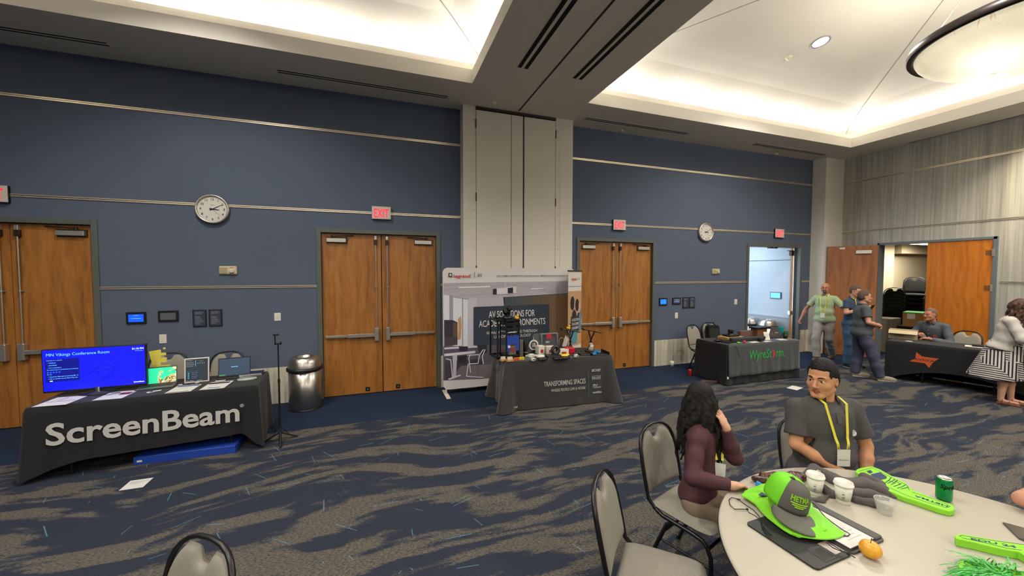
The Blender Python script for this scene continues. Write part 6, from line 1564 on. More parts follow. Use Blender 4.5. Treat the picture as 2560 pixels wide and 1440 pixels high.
bx('card_holder', 'light wooden card holder with white cards, at the rear left corner of the middle table', 'card holder', 1.715, 5.31, .085, .06, .03, [WOODL, CREAMP], .1, 'wooden card holders', extra=cards)
bx('card_holder', 'light wooden card holder with white cards at the front left edge of the middle table', 'card holder', 1.80, 5.245, .10, .065, .035, [WOODL, CREAMP], .1, 'wooden card holders', extra=cards)
for k in range(3):
    bx('marker_case', ('left orange', 'middle orange', 'right orange')[k] + ' little case in the row beside the card holders', 'case', 1.885 + .027 * k, 5.275, .022, .03, .042, mat('bright_orange', '#cf5f22', .5), .05, 'orange cases')
    bx('marker_case', ('left yellow', 'middle yellow', 'right yellow')[k] + ' little case in the row right of the orange ones', 'case', 1.972 + .026 * k, 5.275, .021, .03, .042, mat('case_yellow', '#d9b92a', .5), .05, 'yellow cases')
bx('speaker_box', 'upright grey box beside the gear tower', 'box', 2.055, 5.52, .085, .10, .26, mat('warm_grey_box', '#5d5950', .6))
b = MB(); b.lathe([(0, 0), (.036, 0), (.036, .225), (.03, .235), (0, .235)], 20); b.lathe([(.0365, .06), (.0365, .072)], 20, mi=1); place(tag(b.build('cylindrical_speaker', [BM, STEEL]), 'tall black cylinder with a silver band on the middle table', 'speaker'), 2.145, 5.50)
r = empty('award_disc', (0, 0, 0), 0, 'round white-rimmed emblem disc standing on a small foot, middle table', 'award'); r.matrix_world = T(2.36, 5.68, TZ, .1)
b = MB(); b.cyl((0, .006, .13), (0, -.006, .13), .085, n=32); b.cyl((0, -.006, .13), (0, -.009, .13), .062, n=28, mi=1)
for k in range(3): b.box((-.03, -.0105, .10 + .022 * k), (.03, -.009, .112 + .022 * k), 0)
b.build('disc', [WH, mat('mauve_disc', '#4a3c44', .6)], r)
b = MB(); b.box((-.05, -.03, 0), (.05, .03, .012), 0, .003); b.box((-.012, -.004, .01), (.012, .004, .06)); b.build('foot', BM, r)
def redlab(b, w, d, h): b.box((-w * .2, -d / 2 - .001, h * .15), (w * .25, -d / 2, h * .55), 1)
REDL = mat('red_label', '#b3262c', .5)
for (x, y, w, d, h, rz, lb) in ((2.44, 5.60, .12, .10, .13, .2, 'white carton with red label, leftmost of the three on the middle table'), (2.60, 5.56, .15, .10, .12, -.15, 'white carton with red label, between two other cartons on the middle table'), (2.77, 5.44, .17, .09, .085, -.12, 'low white carton with red label beside the red case')):
    bx('product_carton', lb, 'box', x, y, w, d, h, [WHITEP, REDL], rz, 'white product cartons', extra=redlab)
b = MB(); b.lathe([(.028, 0), (.075, 0), (.078, .02), (.075, .04), (.028, .04), (.026, .02), (.028, 0)], 28, M=T(0, 0, .078, 0, PI / 2 - .2)); place(tag(b.build('tape_reel', BM), 'black reel standing upright in front of the white cartons', 'reel'), 2.62, 5.42)
r = empty('open_case', (0, 0, 0), 0, 'open black presentation case with white flaps and a red square sign', 'case'); r.matrix_world = T(2.66, 5.74, TZ, -.05)
b = MB(); b.box((-.24, -.09, 0), (.24, .09, .06), 0, .004); b.build('tray', BM, r)
b = MB(); b.box((-.22, 0, 0), (.22, .008, .23), 0, 0, T(0, .08, .06, 0, -.35)); b.box((-.02, -.002, .06), (.06, 0, .09), 1, 0, T(0, .08, .06, 0, -.35)); b.build('lid', [mat('graphite_board', '#2b2d31', .5), GRP], r)
for s in (-1, 1): b = MB(); b.prism([(0, 0), (.10, .02), (.11, .14), (.03, .20)], 0, .004, 0, frame((s * .24, -.0, .06), (-s * .55, -.1, 0) if 0 else (s * .35, -.9, 0), (s * .2, 0, 1), (1, 0, 0))); b.build('flap', WH, r)
b = MB(); b.box((-.045, -.004, 0), (.045, 0, .085)); o = b.build('red_sign', REDL, r); o.matrix_world = r.matrix_world @ T(.01, .02, .20)
bx('battery_case', 'glossy red case on the middle table between cartons and mixer', 'case', 2.90, 5.46, .16, .12, .10, mat('strong_red', '#b0122c', .35), -.1, None, .012)
s = SDF(); s.ell((0, 0, .012), (.085, .055, .016), None, .01); s.ell((.04, .01, .018), (.04, .03, .014), None, .01); s.plane((0, 0, 0), (0, 0, -1), .002); place(tag(sdf_obj('yellow_cloth', s, mat('lemon_cloth', '#d8c417', .7), None, .005, noise=wrinkle(.003, 90, 1.)), 'crumpled yellow cloth lying in front of the red case', 'cloth'), 2.75, 5.30)
def mitered(name, lab, cat, x, y, r_, h, m, z=TZ): b = MB(); b.lathe([(0, 0), (r_, 0), (r_ * 1.02, h * .5), (r_ * .9, h), (0, h)], 28); return place(tag(b.build(name, m), lab, cat), x, y, 0, z)
mitered('cable_roll', 'flat white roll lying at the front of the middle table', 'roll', 2.33, 5.33, .065, .04, WHITEP)
for k in range(5):
    bx('small_carton', ('white flat packet at the bottom left of the loose pile', 'white flat packet on top of the loose pile', 'white flat packet right of the loose pile', 'white flat packet behind the loose pile', 'white packet nearest the cylinder speaker')[k] + ' on the middle table', 'packet', (2.20, 2.205, 2.27, 2.25, 2.17)[k], (5.40, 5.40, 5.43, 5.52, 5.47)[k], .08, .055, .022, WHITEP, (.3, -.2, .1, .4, 0)[k], 'white flat packets', z=TZ + (.023 if k == 1 else 0))
for (x, y, lb) in ((2.14, 5.17, 'small white cube device with dark port at the front edge, left of the trays'), (2.86, 5.17, 'small white cube device with dark port near the right front edge')):
    bx('cube_device', lb, 'device', x, y, .05, .05, .04, [WHITEP, BM], .2, 'white cube devices', .005, extra=lambda b, w, d, h: b.box((-w * .25, -d / 2 - .001, h * .3), (w * .25, -d / 2, h * .75), 1))
def ports(b, w, d, h):
    n = max(3, int(w / .03))
    for k in range(n): b.box((-w / 2 + .012 + k * (w - .024) / n, -d / 2 - .001, h * .3), (-w / 2 + .012 + k * (w - .024) / n + .010, -d / 2, h * .7), 1)
for (x, y, w, d, h, rz, z, lb) in ((2.30, 5.20, .14, .09, .025, .0, 0, 'small black box with ports left of the white roll'), (2.52, 5.28, .22, .13, .04, -.05, 0, 'thick black device with ports in the middle of the front edge'), (2.60, 5.16, .26, .08, .022, -.05, 0, 'long thin black device along the front edge'),
                                   (2.83, 5.27, .12, .07, .022, -.1, 0, 'black box between the yellow cloth and the white cube'), (3.15, 5.56, .30, .16, .035, -.05, 0, 'flat black mixer behind the blue-trimmed tray'), (3.06, 5.26, .17, .14, .03, -.1, 0, 'black unit left of the blue-trimmed tray')):
    bx('black_device', lb, 'device', x, y, w, d, h, [SATIN, GRP], rz, 'black devices on the middle table', extra=ports, z=TZ + z)
r = empty('parts_tray', (0, 0, 0), 0, 'black tray with bright blue clamps at the right end of the middle table', 'tray'); r.matrix_world = T(3.29, 5.26, TZ, -.08)
b = MB(); b.box((-.14, -.12, 0), (.16, .14, .012), 0, .003); b.box((-.14, -.12, 0), (-.13, .14, .04)); b.box((.15, -.12, 0), (.16, .14, .05)); b.build('tray', SATIN, r)
for (x, y, z, a) in ((-.09, -.09, .012, .2), (-.04, .0, .012, .8), (.02, .06, .012, -.3), (.05, .02, .012, .5)): b = MB(); b.box((-.035, -.012, 0), (.035, .012, .028), 0, .005, T(x, y, z, a)); b.cyl((x, y, z), (x, y, z + .05), .010, n=10); b.build('blue_clamp', mat('clamp_blue', '#2d7fb4', .4), r)
r = empty('candy_jar', (3.30, 5.46, TZ), 0, 'clear little bag of wrapped sweets with a white tag near the right monitor mount', 'bag')
s = SDF(); s.ell((0, 0, .045), (.045, .03, .045), None, .01); s.cone((0, 0, .07), (0, 0, .12), .018, .03, .01); sdf_obj('bag_body', s, mat('cloudy_plastic', '#b9a892', .3, trans=.3), r, .005, noise=wrinkle(.003, 120, 2.))
b = MB(); b.box((-.03, -.034, .08), (.03, -.032, .12)); b.build('tag', WH, r)
b = MB(); b.tube([(-.045, 0, 0), (-.045, 0, .16), (-.02, 0, .19), (.02, 0, .19), (.045, 0, .16), (.045, 0, 0)], .005, 6); place(tag(b.build('wire_stand', STEEL), 'small bent white wire loop standing behind the open case', 'stand'), 2.95, 5.84)
r = empty('acrylic_riser', (2.72, 5.86, TZ), 0, 'clear acrylic riser standing behind the open case', 'riser'); b = MB(); b.box((-.15, -.04, .27), (.15, .04, .276)); b.box((-.15, -.04, 0), (-.144, .04, .27)); b.box((.144, -.04, 0), (.15, .04, .27)); b.build('acrylic_sheet', mat('clear_acrylic', '#ccd3dd', .1, alpha=.35), r)
# ================================================================ the right-hand booth by the corridor door
WSM = tframe((5.93, 5.14), -.025); WSL, WSD = 1.80, .72
folding_table(WSM, WSL, WSD, TH, 'folding table hidden under the black cloth beside the corridor doorway')
b = drape(WSL, WSD, TH, lambda si, t: .012, amp=.010, flare=.015, corner=.03, freq=15, seed=.4)
r = tag(b.build('tablecloth', BLK), 'plain black tablecloth on the table beside the corridor doorway', 'tablecloth'); r.matrix_world = WSM
ru2 = empty('table_runner', (0, 0, 0), 0, 'dark grey hanging banner with green lettering over the front of the corridor-side table', 'banner'); ru2.matrix_world = WSM
RB = mat('dark_grey_runner', '#2c2e2f', .75, bump=.3, bscale=500., sheen=.3)
b = MB()
def run(u, v):
    x = .015 + u * 1.80; rip = .010 * math.sin(x * 13 + .8 * math.sin(5 * x)) * v ** 1.5 + .004 * math.sin(x * 37) * v
    lag = .25 if 0 else 0; return V3(x - .02 * v, -(.016 + .035 * v + rip), TH + .004 - v * (.575 - .02 * u))
b.grid(run, 70, 14); b.grid(lambda u, v: V3(.015 + u * 1.80, -.016 + v * .26, TH + .0085 - .004 * (1 - min(1, v * 8))), 10, 6); o = b.build('runner_cloth', RB, ru2)
sd = o.modifiers.new('solid', 'SOLIDIFY'); sd.thickness = .002
def warpW(V):
    v = np.clip((TH - V[:, 1]) / .575, 0, 1); V[:, 2] += .016 + .035 * v + .010 * np.sin(V[:, 0] * 13 + .8 * np.sin(5 * V[:, 0])) * v ** 1.5 + .007; return V
GRT = mat('green_print', '#2f8f43', .6)
b = MB(); M = frame((0, 0, 0), (1, 0, 0), (0, 0, 1), (0, -1, 0))
fit(b, M, 'WyreSt', .50, 1.065, .455, .165, 0, warpW, bold=.017, shear=.18); fit(b, M, 'rm.', 1.16, 1.395, .455, .165, 0, warpW, bold=.017, shear=.18); 
b.build('lettering', GRT, ru2)
b = MB(); M2 = M @ T(1.168, .505, .0); w_ = .040
for dx in (0,): 
    Vv = np.array([(-.030, .050, 0), (.002, .050, 0), (.034, .0, 0), (.002, -.050, 0), (-.030, -.050, 0), (-.008, -.012, 0), (-.026, .0, 0), (-.008, .014, 0)]) * np.array([1.15, 1.4, 1]) + np.array([1.108, .52, 0]); Vv = warpW(Vv.copy()); b.add(Vv, [tuple(range(8))], 0, False, M)
b.build('red_mark', mat('red_print2', '#c22f3a', .6), ru2)
b = MB(); b.box((-.03, -.05, .13), (.012, -.044, .175)); b.build('label_tag', WH, ru2)
def pW(x, y, z=TZ): return WSM @ Vector((x, y, z))
def onW(o, x, y, rz=0., z=TZ + .003): o.matrix_world = WSM @ T(x, y, z, rz); return o
def wb(name, lab, cat, x, y, w, d, h, m, rz=0., grp=None, bev=.003, z=TZ + .003, extra=None):
    b = MB(); b.box((-w / 2, -d / 2, 0), (w / 2, d / 2, h), 0, bev)
    if extra: extra(b, w, d, h)
    return onW(tag(b.build(name, m), lab, cat, grp), x, y, rz, z)
wb('wooden_box', 'light wooden display box under the camera on the corridor-side table', 'box', .55, .42, .42, .24, .065, mat('light_wood', '#b98f55'), .03)
cm = empty('camera_unit', (0, 0, 0), 0, 'small black conference camera on a flat unit on top of the wooden box', 'camera'); cm.matrix_world = WSM @ T(.55, .42, TZ + .068, .03)
b = MB(); b.box((-.13, -.09, 0), (.13, .09, .035), 0, .008); b.lathe([(.06, .035), (.05, .055), (0, .06)], 20); b.build('base', BLACKP, cm)
b = MB(); b.box((-.045, -.03, .06), (.045, .04, .13), 0, .01); b.cyl((0, -.03, .095), (0, -.05, .095), .025, n=16); b.build('camera_head', BLACKP, cm)
wb('sound_bar', 'long charcoal sound bar across the middle of the corridor-side table', 'sound bar', .75, .22, .85, .09, .075, mat('charcoal_grille', '#2b2a2c', .7, bump=.4), -.0, None, .015)
wb('wood_board', 'brown wooden display board behind the laptop on the corridor-side table', 'board', 1.17, .56, .50, .08, .13, mat('mauve_brown_board', '#6b5247', .6))
wb('shelf_box', 'brown box with a black lid standing behind the silver laptop', 'box', 1.38, .50, .26, .16, .17, [mat('walnut_box', '#7a5230', .5), BLACKP], 0, extra=lambda b, w, d, h: b.box((-w * .62, -d * .6, h), (w * .62, d * .6, h + .035), 1, .004))
def mk3(b, LM, w, hs):
    b.box((-w / 2 + .002, .0, .002), (w / 2 - .002, .0046, hs - .002), 0, 0, LM); b.box((-.05, -.0042, .09), (.05, -.0034, .115), 2, 0, LM)
t = NT('iridescent_lid', rough=.35, metal=.3); P = t.pos((1, 1, 1)); sx = t.n('SeparateXYZ', None, i0=P); q = t.math('ADD', t.math('MULTIPLY', sx.outputs[0], 4.), t.math('MULTIPLY', sx.outputs[2], 4.5))
t.color(t.ramp(t.math('SUBTRACT', q, .35), [(.2, lin('#6d625f')), (.55, lin('#5d6f74')), (.75, lin('#1d8f94')), (.95, lin('#16b3ad'))]))
lr = empty('laptop', (0, 0, 0), 0, 'open laptop seen from behind with teal and grey lid and white logo', 'laptop'); lr.matrix_world = WSM @ T(1.52, .26, TZ + .003, -.05)
b = MB(); b.box((-.17, .0, 0), (.17, .22, .014), 0, .004); b.build('keyboard', GREYL, lr)
LM = T(0, 0, .012, 0, .22); b = MB(); b.box((-.17, -.004, 0), (.17, .004, .225), 0, .002, LM); FM = LM @ frame((0, -.0046, 0), (1, 0, 0), (0, 0, 1), (0, -1, 0)); fit(b, FM, 'gitex', -.045, .045, .10, .028, 1, bold=.02); b.build('lid', [t.m, WH], lr)
wb('tablet_card', 'white information card leaning back in the middle of the corridor-side table', 'card', 1.19, .17, .0, .0, .0, WHITEP) if 0 else None
cdr = empty('card_stand', (0, 0, 0), 0, 'white information card leaning back beside the teal laptop', 'card'); cdr.matrix_world = WSM @ T(1.20, .16, TZ + .003, -.15)
b = MB(); b.box((-.055, 0, 0), (.055, .004, .16), 0, 0, T(0, 0, 0, 0, -.35)); [b.box((-.04, -.0008, .05 + .018 * k), (.02 + .01 * (k % 2), 0, .053 + .018 * k), 1, 0, T(0, 0, 0, 0, -.35)) for k in range(4)]; b.box((-.055, -.01, 0), (.055, .06, .006)); b.build('card', [WHITEP, GRP], cdr)
wb('lens_block', 'small black square camera block at the front of the corridor-side table', 'device', .93, .09, .10, .06, .065, BLACKP, .1)
sheet(WSM, .72, .06, .1, 'white card at the front edge left of the black camera block', .19, .10, (), 0, TZ + .004, 'card', 'card'); sheet(WSM, 1.02, .04, .0, 'white card at the front edge right of the black camera block', .17, .09, (), 0, TZ + .004, 'card', 'card')
sheet(WSM, 1.43, .11, -.1, 'blue and white leaflet in front of the teal laptop', .30, .12, [(0, .0, .4, 1, 1)], 0, TZ + .004, 'leaflet', 'leaflet')
wb('green_clip', 'bright green gadget at the front left of the corridor-side table', 'gadget', .335, .055, .07, .045, .028, mat('vivid_green', '#4fc424', .4), .3, None, .01); wb('red_gadget', 'small red gadget next to the bright green one', 'gadget', .455, .04, .045, .04, .048, mat('vivid_red', '#c8323a', .4), 0, None, .008)
wb('black_laptop', 'closed black laptop at the left of the corridor-side table', 'laptop', .28, .22, .34, .22, .02, BLACKP, .15)
b = MB(); b.ball((0, 0, .03), (.10, .05, .03), 8); b.tube([(-.12, .03, .03), (-.03, -.02, .05), (.06, .03, .045), (.12, -.02, .02)], .008, 6); onW(obj('headset', b, BLACKP, None, 'black headset lying at the left end of the corridor-side table', 'headset'), .12, .30, .2)
pl = empty('potted_plant', (0, 0, 0), 0, 'small potted plant at the right end of the corridor-side table', 'potted plant'); pl.matrix_world = WSM @ T(1.72, .20, TZ + .003)
b = MB(); b.lathe([(0, 0), (.035, 0), (.05, .085), (.045, .085), (.04, .07), (0, .07)], 20); b.build('pot', mat('dark_green_pot', '#1f2a22', .5), pl)
b = MB(); rnd = random.Random(3)
for k in range(46):
    a = rnd.uniform(0, 6.28); rr = rnd.uniform(.0, .06); h = rnd.uniform(.06, .13); b.add(np.array([(-.012, 0, 0), (0, .02, .006), (.012, 0, 0), (0, -.02, -.004)]), [(0, 1, 2, 3)], 0, False, T(rr * math.cos(a), rr * math.sin(a), h, a, rnd.uniform(-1, 1), rnd.uniform(-1, 1), 1.2))
b.build('foliage', mat('leaf_green', '#2f5a2c', .6, var=.4), pl)
b = MB(); b.tube([(0, 0, 0), (.05, -.04, -.06), (.06, -.06, -.16), (.10, -.07, -.25)], .004, 6); onW(obj('cable', b, BLACKP, None, 'thin black cable hanging over the left edge of the corridor-side table', 'cable'), .14, .0, 0, TZ + .012)
# backpack on the second chair
r = empty('backpack', (7.03, 6.44, .47), -.05, 'black mesh-fronted backpack standing on the grey chair by the corridor-side table', 'backpack')
b = MB(); b.prism(rrect(.30, .40, .06, 6, 0, .21), -.05, .05, 0, frame((0, 0, 0), (1, 0, .0), (0, .12, 1), (0, -1, 0)), False); b.prism(rrect(.26, .30, .04, 6, 0, .19), .05, .056, 1, frame((0, 0, 0), (1, 0, .0), (0, .12, 1), (0, -1, 0)), False); b.build('bag_body', [BLACKP, mat('olive_mesh', '#23261c', .9, bump=.6)], r)
b = MB(); b.tube([(-.04, .04, .43), (-.03, .05, .47), (.03, .05, .47), (.04, .04, .43)], .008, 6); b.build('handle', BLACKP, r)
# on the carpet by the wainscot
b = MB(); b.lathe([(0, 0), (.028, 0), (.033, .006), (.033, .118), (.027, .13), (0, .13)], 20); b.lathe([(0, .131), (.026, .131)], 16, mi=1); o = obj('soda_can', b, [mat('cola_red', '#b51d28', .3, metal=.3), STEEL], None, 'red drink can standing on the navy carpet by the black table', 'can'); o.location = (5.81, 5.87, 0)
b = MB(); b.lathe([(0, .0), (.033, .0), (.045, .115), (.042, .115), (.032, .006)], 20); o = obj('paper_cup', b, WHITEP, None, 'white paper cup on the navy carpet against the streaked wainscot', 'cup'); o.location = (6.03, 6.60, 0)
b = MB(); b.tube([(6.10, 6.55, .006), (6.2, 6.35, .006), (6.05, 6.1, .006), (6.1, 5.9, .006), (6.3, 5.75, .006), (6.2, 5.5, .006), (5.95, 5.42, .006)], .006, 6); obj('power_cable', b, BLACKP, None, 'black power cable snaking over the navy carpet to the corridor-side table', 'cable')
b = MB(); b.box((-.14, -.03, 0), (.14, .03, .035), 0, .006); o = obj('power_strip', b, mat('brown_strip', '#4f3a30', .5), None, 'dark brown power strip on the carpet at the left end of the black table', 'power strip'); o.matrix_world = T(5.80, 5.40, 0, -.5)
# ================================================================ the table of the seated exhibitor
AVM = frame((9.33, 4.52, 0), unit((.30, -1.22, 0)), unit((1.22, .30, 0)), (0, 0, 1)); AVL, AVD = 1.83, .74
folding_table(AVM, AVL, AVD, TH, 'folding table with black legs under the black cloth with orange emblem', .5)
b = drape(AVL, AVD, TH, lambda si, t: (.02 + .24 * math.sin(PI * min(1, max(0, (t - .05) / .9))) ** .8) if si == 0 else .02, amp=.0, flare=.0, corner=.0, seed=0)
r = tag(b.build('tablecloth', BLK), 'fitted black tablecloth with an orange star emblem, arched along its lower edge', 'tablecloth'); r.matrix_world = AVM
b = MB(); M = frame((.52, -.006, .455), (1, 0, 0), (0, 0, 1), (0, -1, 0)) @ Matrix.Scale(.86, 4); s_ = .30
b.add(np.array([(-.215, -.075, 0), (-.13, .005, 0), (-.115, .145, 0), (-.03, .065, 0), (.215, .065, 0), (.135, -.03, 0), (.08, -.16, 0), (.02, -.075, 0)]), [tuple(range(8))], 0, False, M)
b.build('emblem', mat('orange_print', '#c4541b', .7), r)
b = MB(); fit(b, M @ T(0, 0, .001), 'AVIXA', -.165, .165, -.027, .045, 0, bold=.017); b.build('lettering', mat('near_black_print', '#2b2b30'), r)
def avb(name, lab, cat, x, y, w, d, h, m, rz=0., grp=None, bev=.003, z=TZ, extra=None):
    b = MB(); b.box((-w / 2, -d / 2, 0), (w / 2, d / 2, h), 0, bev)
    if extra: extra(b, w, d, h)
    o = tag(b.build(name, m), lab, cat, grp); o.matrix_world = AVM @ T(x, y, z, rz); return o
CARDB = mat('kraft_cardboard', '#b7a788', .8)
bxr = empty('cardboard_box', (0, 0, 0), 0, 'pale cardboard box with open flaps on the left end of the black emblem table', 'box'); bxr.matrix_world = AVM @ T(.13, .56, TZ, .15)
b = MB(); b.box((-.20, -.14, 0), (.20, -.135, .17)); b.box((-.20, .135, 0), (.20, .14, .17)); b.box((-.20, -.14, 0), (-.195, .14, .17)); b.box((.195, -.14, 0), (.20, .14, .17)); b.box((-.2, -.14, 0), (.2, .14, .004)); fit(b, frame((0, -.142, 0), (1, 0, 0), (0, 0, 1), (0, -1, 0)), 'AVIXA', -.12, .02, .05, .035, 1, bold=.02); b.build('carton', [CARDB, mat('near_black_print', '#2b2b30')], bxr)
for (w0, M_) in ((.40, T(0, -.14, .17, 0, .5)), (.40, T(0, .14, .17, 0, -.3))): b = MB(); b.box((-w0 / 2, -.12 if M_[1][3] < 0 else 0, 0), (w0 / 2, 0 if M_[1][3] < 0 else .12, .004), 0, 0, M_); b.build('flap', CARDB, bxr)
b = MB(); b.cyl((0, 0, 0), (0, 0, .004), .05, n=24); o = obj('coaster', b, WHITEP, None, 'white round coaster on the black emblem table near the clasped hands', 'coaster'); o.matrix_world = AVM @ T(.28, .20, TZ)
avb('papers', 'white papers with a dark pen pouch at the right part of the black emblem table', 'papers', 1.18, .42, .46, .22, .006, WH, .1); avb('pouch', 'small black pouch lying on the white papers', 'pouch', 1.10, .42, .14, .09, .035, BLACKP, .2, z=TZ + .007); avb('phone', 'dark phone lying on the white papers', 'phone', 1.30, .42, .15, .075, .008, mat('maroon_phone', '#3a2c30', .3), .1, z=TZ + .007)
b = MB(); b.lathe([(0, 0), (.026, 0), (.04, .12), (.043, .12), (.043, .126), (.036, .126), (.024, .006)], 20); o = obj('plastic_cup', b, mat('pinkish_cup', '#c9b6ac', .3), None, 'small pale plastic cup on the black emblem table beside the striped skirt woman', 'cup'); o.matrix_world = AVM @ T(1.40, .50, TZ)
# olive bag on the chair at the right edge
s = SDF(); s.box((0, 0, .16), (.15, .09, .12), None, .05, .02); s.ell((.02, 0, .27), (.12, .08, .06), None, .04)
r = empty('tote_bag', (9.70, 2.66, .46), .6, 'dark green soft bag on the chair at the right edge, behind the striped skirt woman', 'bag'); sdf_obj('bag_body', s, mat('dark_olive_bag', '#33392b', .85), r, .010, noise=wrinkle(.006, 40, 3.))
b = MB(); b.tube([(-.10, -.1, .25), (-.06, -.12, .42), (.06, -.12, .42), (.10, -.1, .25)], .010, 6); b.build('handle', BLACKP, r)
# storage room boxes
r = empty('cardboard_box', (12.9, 5.62, .70), .3, 'brown cardboard carton with green top tape in the storage room', 'box')
b = MB(); b.box((-.30, -.24, 0), (.30, .24, .36), 0, .004); b.build('carton', mat('brown_cardboard', '#9c7440', .8), r); b = MB(); b.box((-.302, -.242, .345), (.302, .242, .363)); b.build('green_tape', mat('green_tape', '#2f8f3a', .5), r); b = MB(); b.box((-.304, .02, .2), (-.301, .16, .33)); b.build('label', WH, r)
b = MB(); b.box((-.30, -.30, 0), (.30, .30, .70), 0, .01); o = obj('black_crate', b, BLACKP, None, 'black crate under the brown carton in the storage room', 'crate'); o.location = (12.95, 5.65, 0)
r = empty('cardboard_box', (12.55, 6.15, 0), .1, 'grey plain carton in the storage room left of the brown one', 'box'); b = MB(); b.box((-.28, -.25, 0), (.28, .25, .88), 0, .004); b.build('carton', mat('grey_carton', '#7d776a', .8), r); b = MB(); b.box((-.05, -.252, 0), (.05, .252, .882)); b.build('tape', mat('tan_tape', '#8c8068', .5), r)
# ================================================================ wall devices
def clock(x, z, label):
    r = empty('wall_clock', (x, YB, z), 0, label, 'clock', 'round wall clocks'); R = .213; M = frame((0, 0, 0), (1, 0, 0), (0, 0, 1), (0, -1, 0))
    b = MB(); b.lathe([(R * .96, 0), (R, .02), (R * .985, .05), (R * .93, .062), (R * .865, .05), (R * .86, .035)], 64, M=M); b.build('rim', STEEL, r)
    b = MB(); b.lathe([(0, .036), (R * .87, .036)], 48, M=M); b.build('dial', mat('clock_dial', '#d2cdc3', .5), r)
    b = MB()
    for h in range(1, 13):
        a = PI / 2 - h * PI / 6; put_text(b, M @ T(R * .68 * math.cos(a), R * .68 * math.sin(a) - .016, .038), str(h), .045, 0, bold=.012)
    put_text(b, M @ T(0, .055, .038), 'Howard', .012, 0); b.build('numerals', INK, r)
    for (nm, ang, L, w) in (('hour_hand', PI / 2 - 3.17 * PI / 6, .085, .009), ('minute_hand', PI / 2 - 2.0 * PI / 6, .135, .006), ('second_hand', PI / 2 - 4.5 * PI / 6, .13, .002)):
        b = MB(); d = V3(math.cos(ang), math.sin(ang), 0); n_ = V3(-d[1], d[0], 0); z0 = .041
        b.add([d * -.035 + n_ * w + (0, 0, z0), d * L + n_ * w * .4 + (0, 0, z0), d * L - n_ * w * .4 + (0, 0, z0), d * -.035 - n_ * w + (0, 0, z0)], [(0, 3, 2, 1)], 0, False, M); b.build(nm, INK, r)
    return r
clock(-2.305, 2.98, 'round white wall clock with steel rim between the first two double doors'); clock(7.02, 2.98, 'round white wall clock with steel rim between the third double door and the corridor doorway')
def exit_sign(xr, z, label, txt='EXIT', w=.30):
    r = empty('exit_sign', (xr, YB, z), 0, label, 'exit sign', 'red exit signs')
    b = MB(); b.box((-w / 2, -.05, -.105), (w / 2, 0, .105), 0, .004); b.box((-w / 2 - .002, -.035, -.107), (w / 2 + .002, 0, .107), 1); b.build('housing', [mat('exit_white', '#c9c0b4', .5), BLACKP], r)
    b = MB(); M = frame((0, -.051, 0), (1, 0, 0), (0, 0, 1), (0, -1, 0)); fit(b, M, txt, -w * .39, w * .39, -.075, .145, 0, bold=.017); b.build('lettering', mat('exit_red', '#e0203a', .5, emit='#ff1838', es=1.0), r)
exit_sign(-4.615, 3.048, 'lit red exit sign at the left edge of the picture'); exit_sign(.035, 3.047, 'lit red exit sign above the second double door'); exit_sign(4.70, 3.045, 'lit red exit sign above the third double door'); exit_sign(9.375, 3.035, 'lit red exit sign above the open corridor doorway')
def plate(name, lab, cat, x, z, w, h, m, d=.012, grp=None, fn=None, bev=.003):
    r = empty(name, (x, YB, z), 0, lab, cat, grp); b = MB(); b.box((-w / 2, -d, -h / 2), (w / 2, 0, h / 2), 0, bev); b.build('plate', m, r)
    if fn: fn(r, w, h, d)
    return r
FMY = lambda d: frame((0, -d, 0), (1, 0, 0), (0, 0, 1), (0, -1, 0))
def strobe(r, w, h, d):
    b = MB(); b.box((-w * .44, -d - .004, -h * .36), (-.008, -d, h * .36), 0, .003)
    b.build('speaker_grille', mat('beige_grille', '#a39877', .7, bump=.6, bscale=900.), r)
    b = MB(); b.box((.02, -d - .03, -h * .3), (w * .36, -d, h * .12), 0, .008); b.build('strobe_lens', mat('strobe_clear', '#c9c6bd', .15), r)
    b = MB(); fit(b, FMY(d + .001), 'FIRE', .03, .07, .035, .012, 0, bold=.02); b.build('lettering', REDL, r)
BEI = mat('beige_plastic', '#c5b890', .5)
for (x, lb) in ((-2.14, 'beige fire alarm speaker and strobe under the left clock'), (7.36, 'beige fire alarm speaker and strobe under the right clock')): plate('fire_alarm', lb, 'alarm', x, 2.085, .225, .125, BEI, .03, 'beige fire alarms', strobe, .012)
def scr(col, e):
    def f(r, w, h, d):
        b = MB(); b.box((-w * .38, -d - .001, -h * .34), (w * .38, -d, h * .30)); 
        if col != '#45484a': 
            for k in range(3): b.box((-w * .08 + k * .018, -d - .0015, h * .20), (-w * .08 + k * .018 + .008, -d - .001, h * .24), 1)
            b.box((-w * .25, -d - .0015, -.01), (w * .25, -d - .001, -.006), 1)
        b.build('screen', [SCRE('panel' + col, col, e), SCRE('panel_lines', '#6aa6ff', 1.)], r)  # grey screens are given a faint glow by emission as well
    return f
plate('touch_panel', 'small lit blue touch panel left of the grey one under the left clock', 'touch panel', -3.24, 1.415, .22, .165, BLACKP, .02, None, scr('#0f43d6', .9)); plate('touch_panel', 'black wall panel with faintly glowing grey screen under the left clock', 'touch panel', -2.877, 1.427, .235, .155, BLACKP, .02, None, scr('#45484a', .25))
plate('touch_panel', 'small lit blue touch panel beside the third double door', 'touch panel', 5.874, 1.42, .215, .165, BLACKP, .02, None, scr('#1260e6', .9)); plate('touch_panel', 'black wall panel with faintly glowing grey screen beside the third double door', 'touch panel', 6.243, 1.428, .235, .15, BLACKP, .02, None, scr('#454a5c', .3))
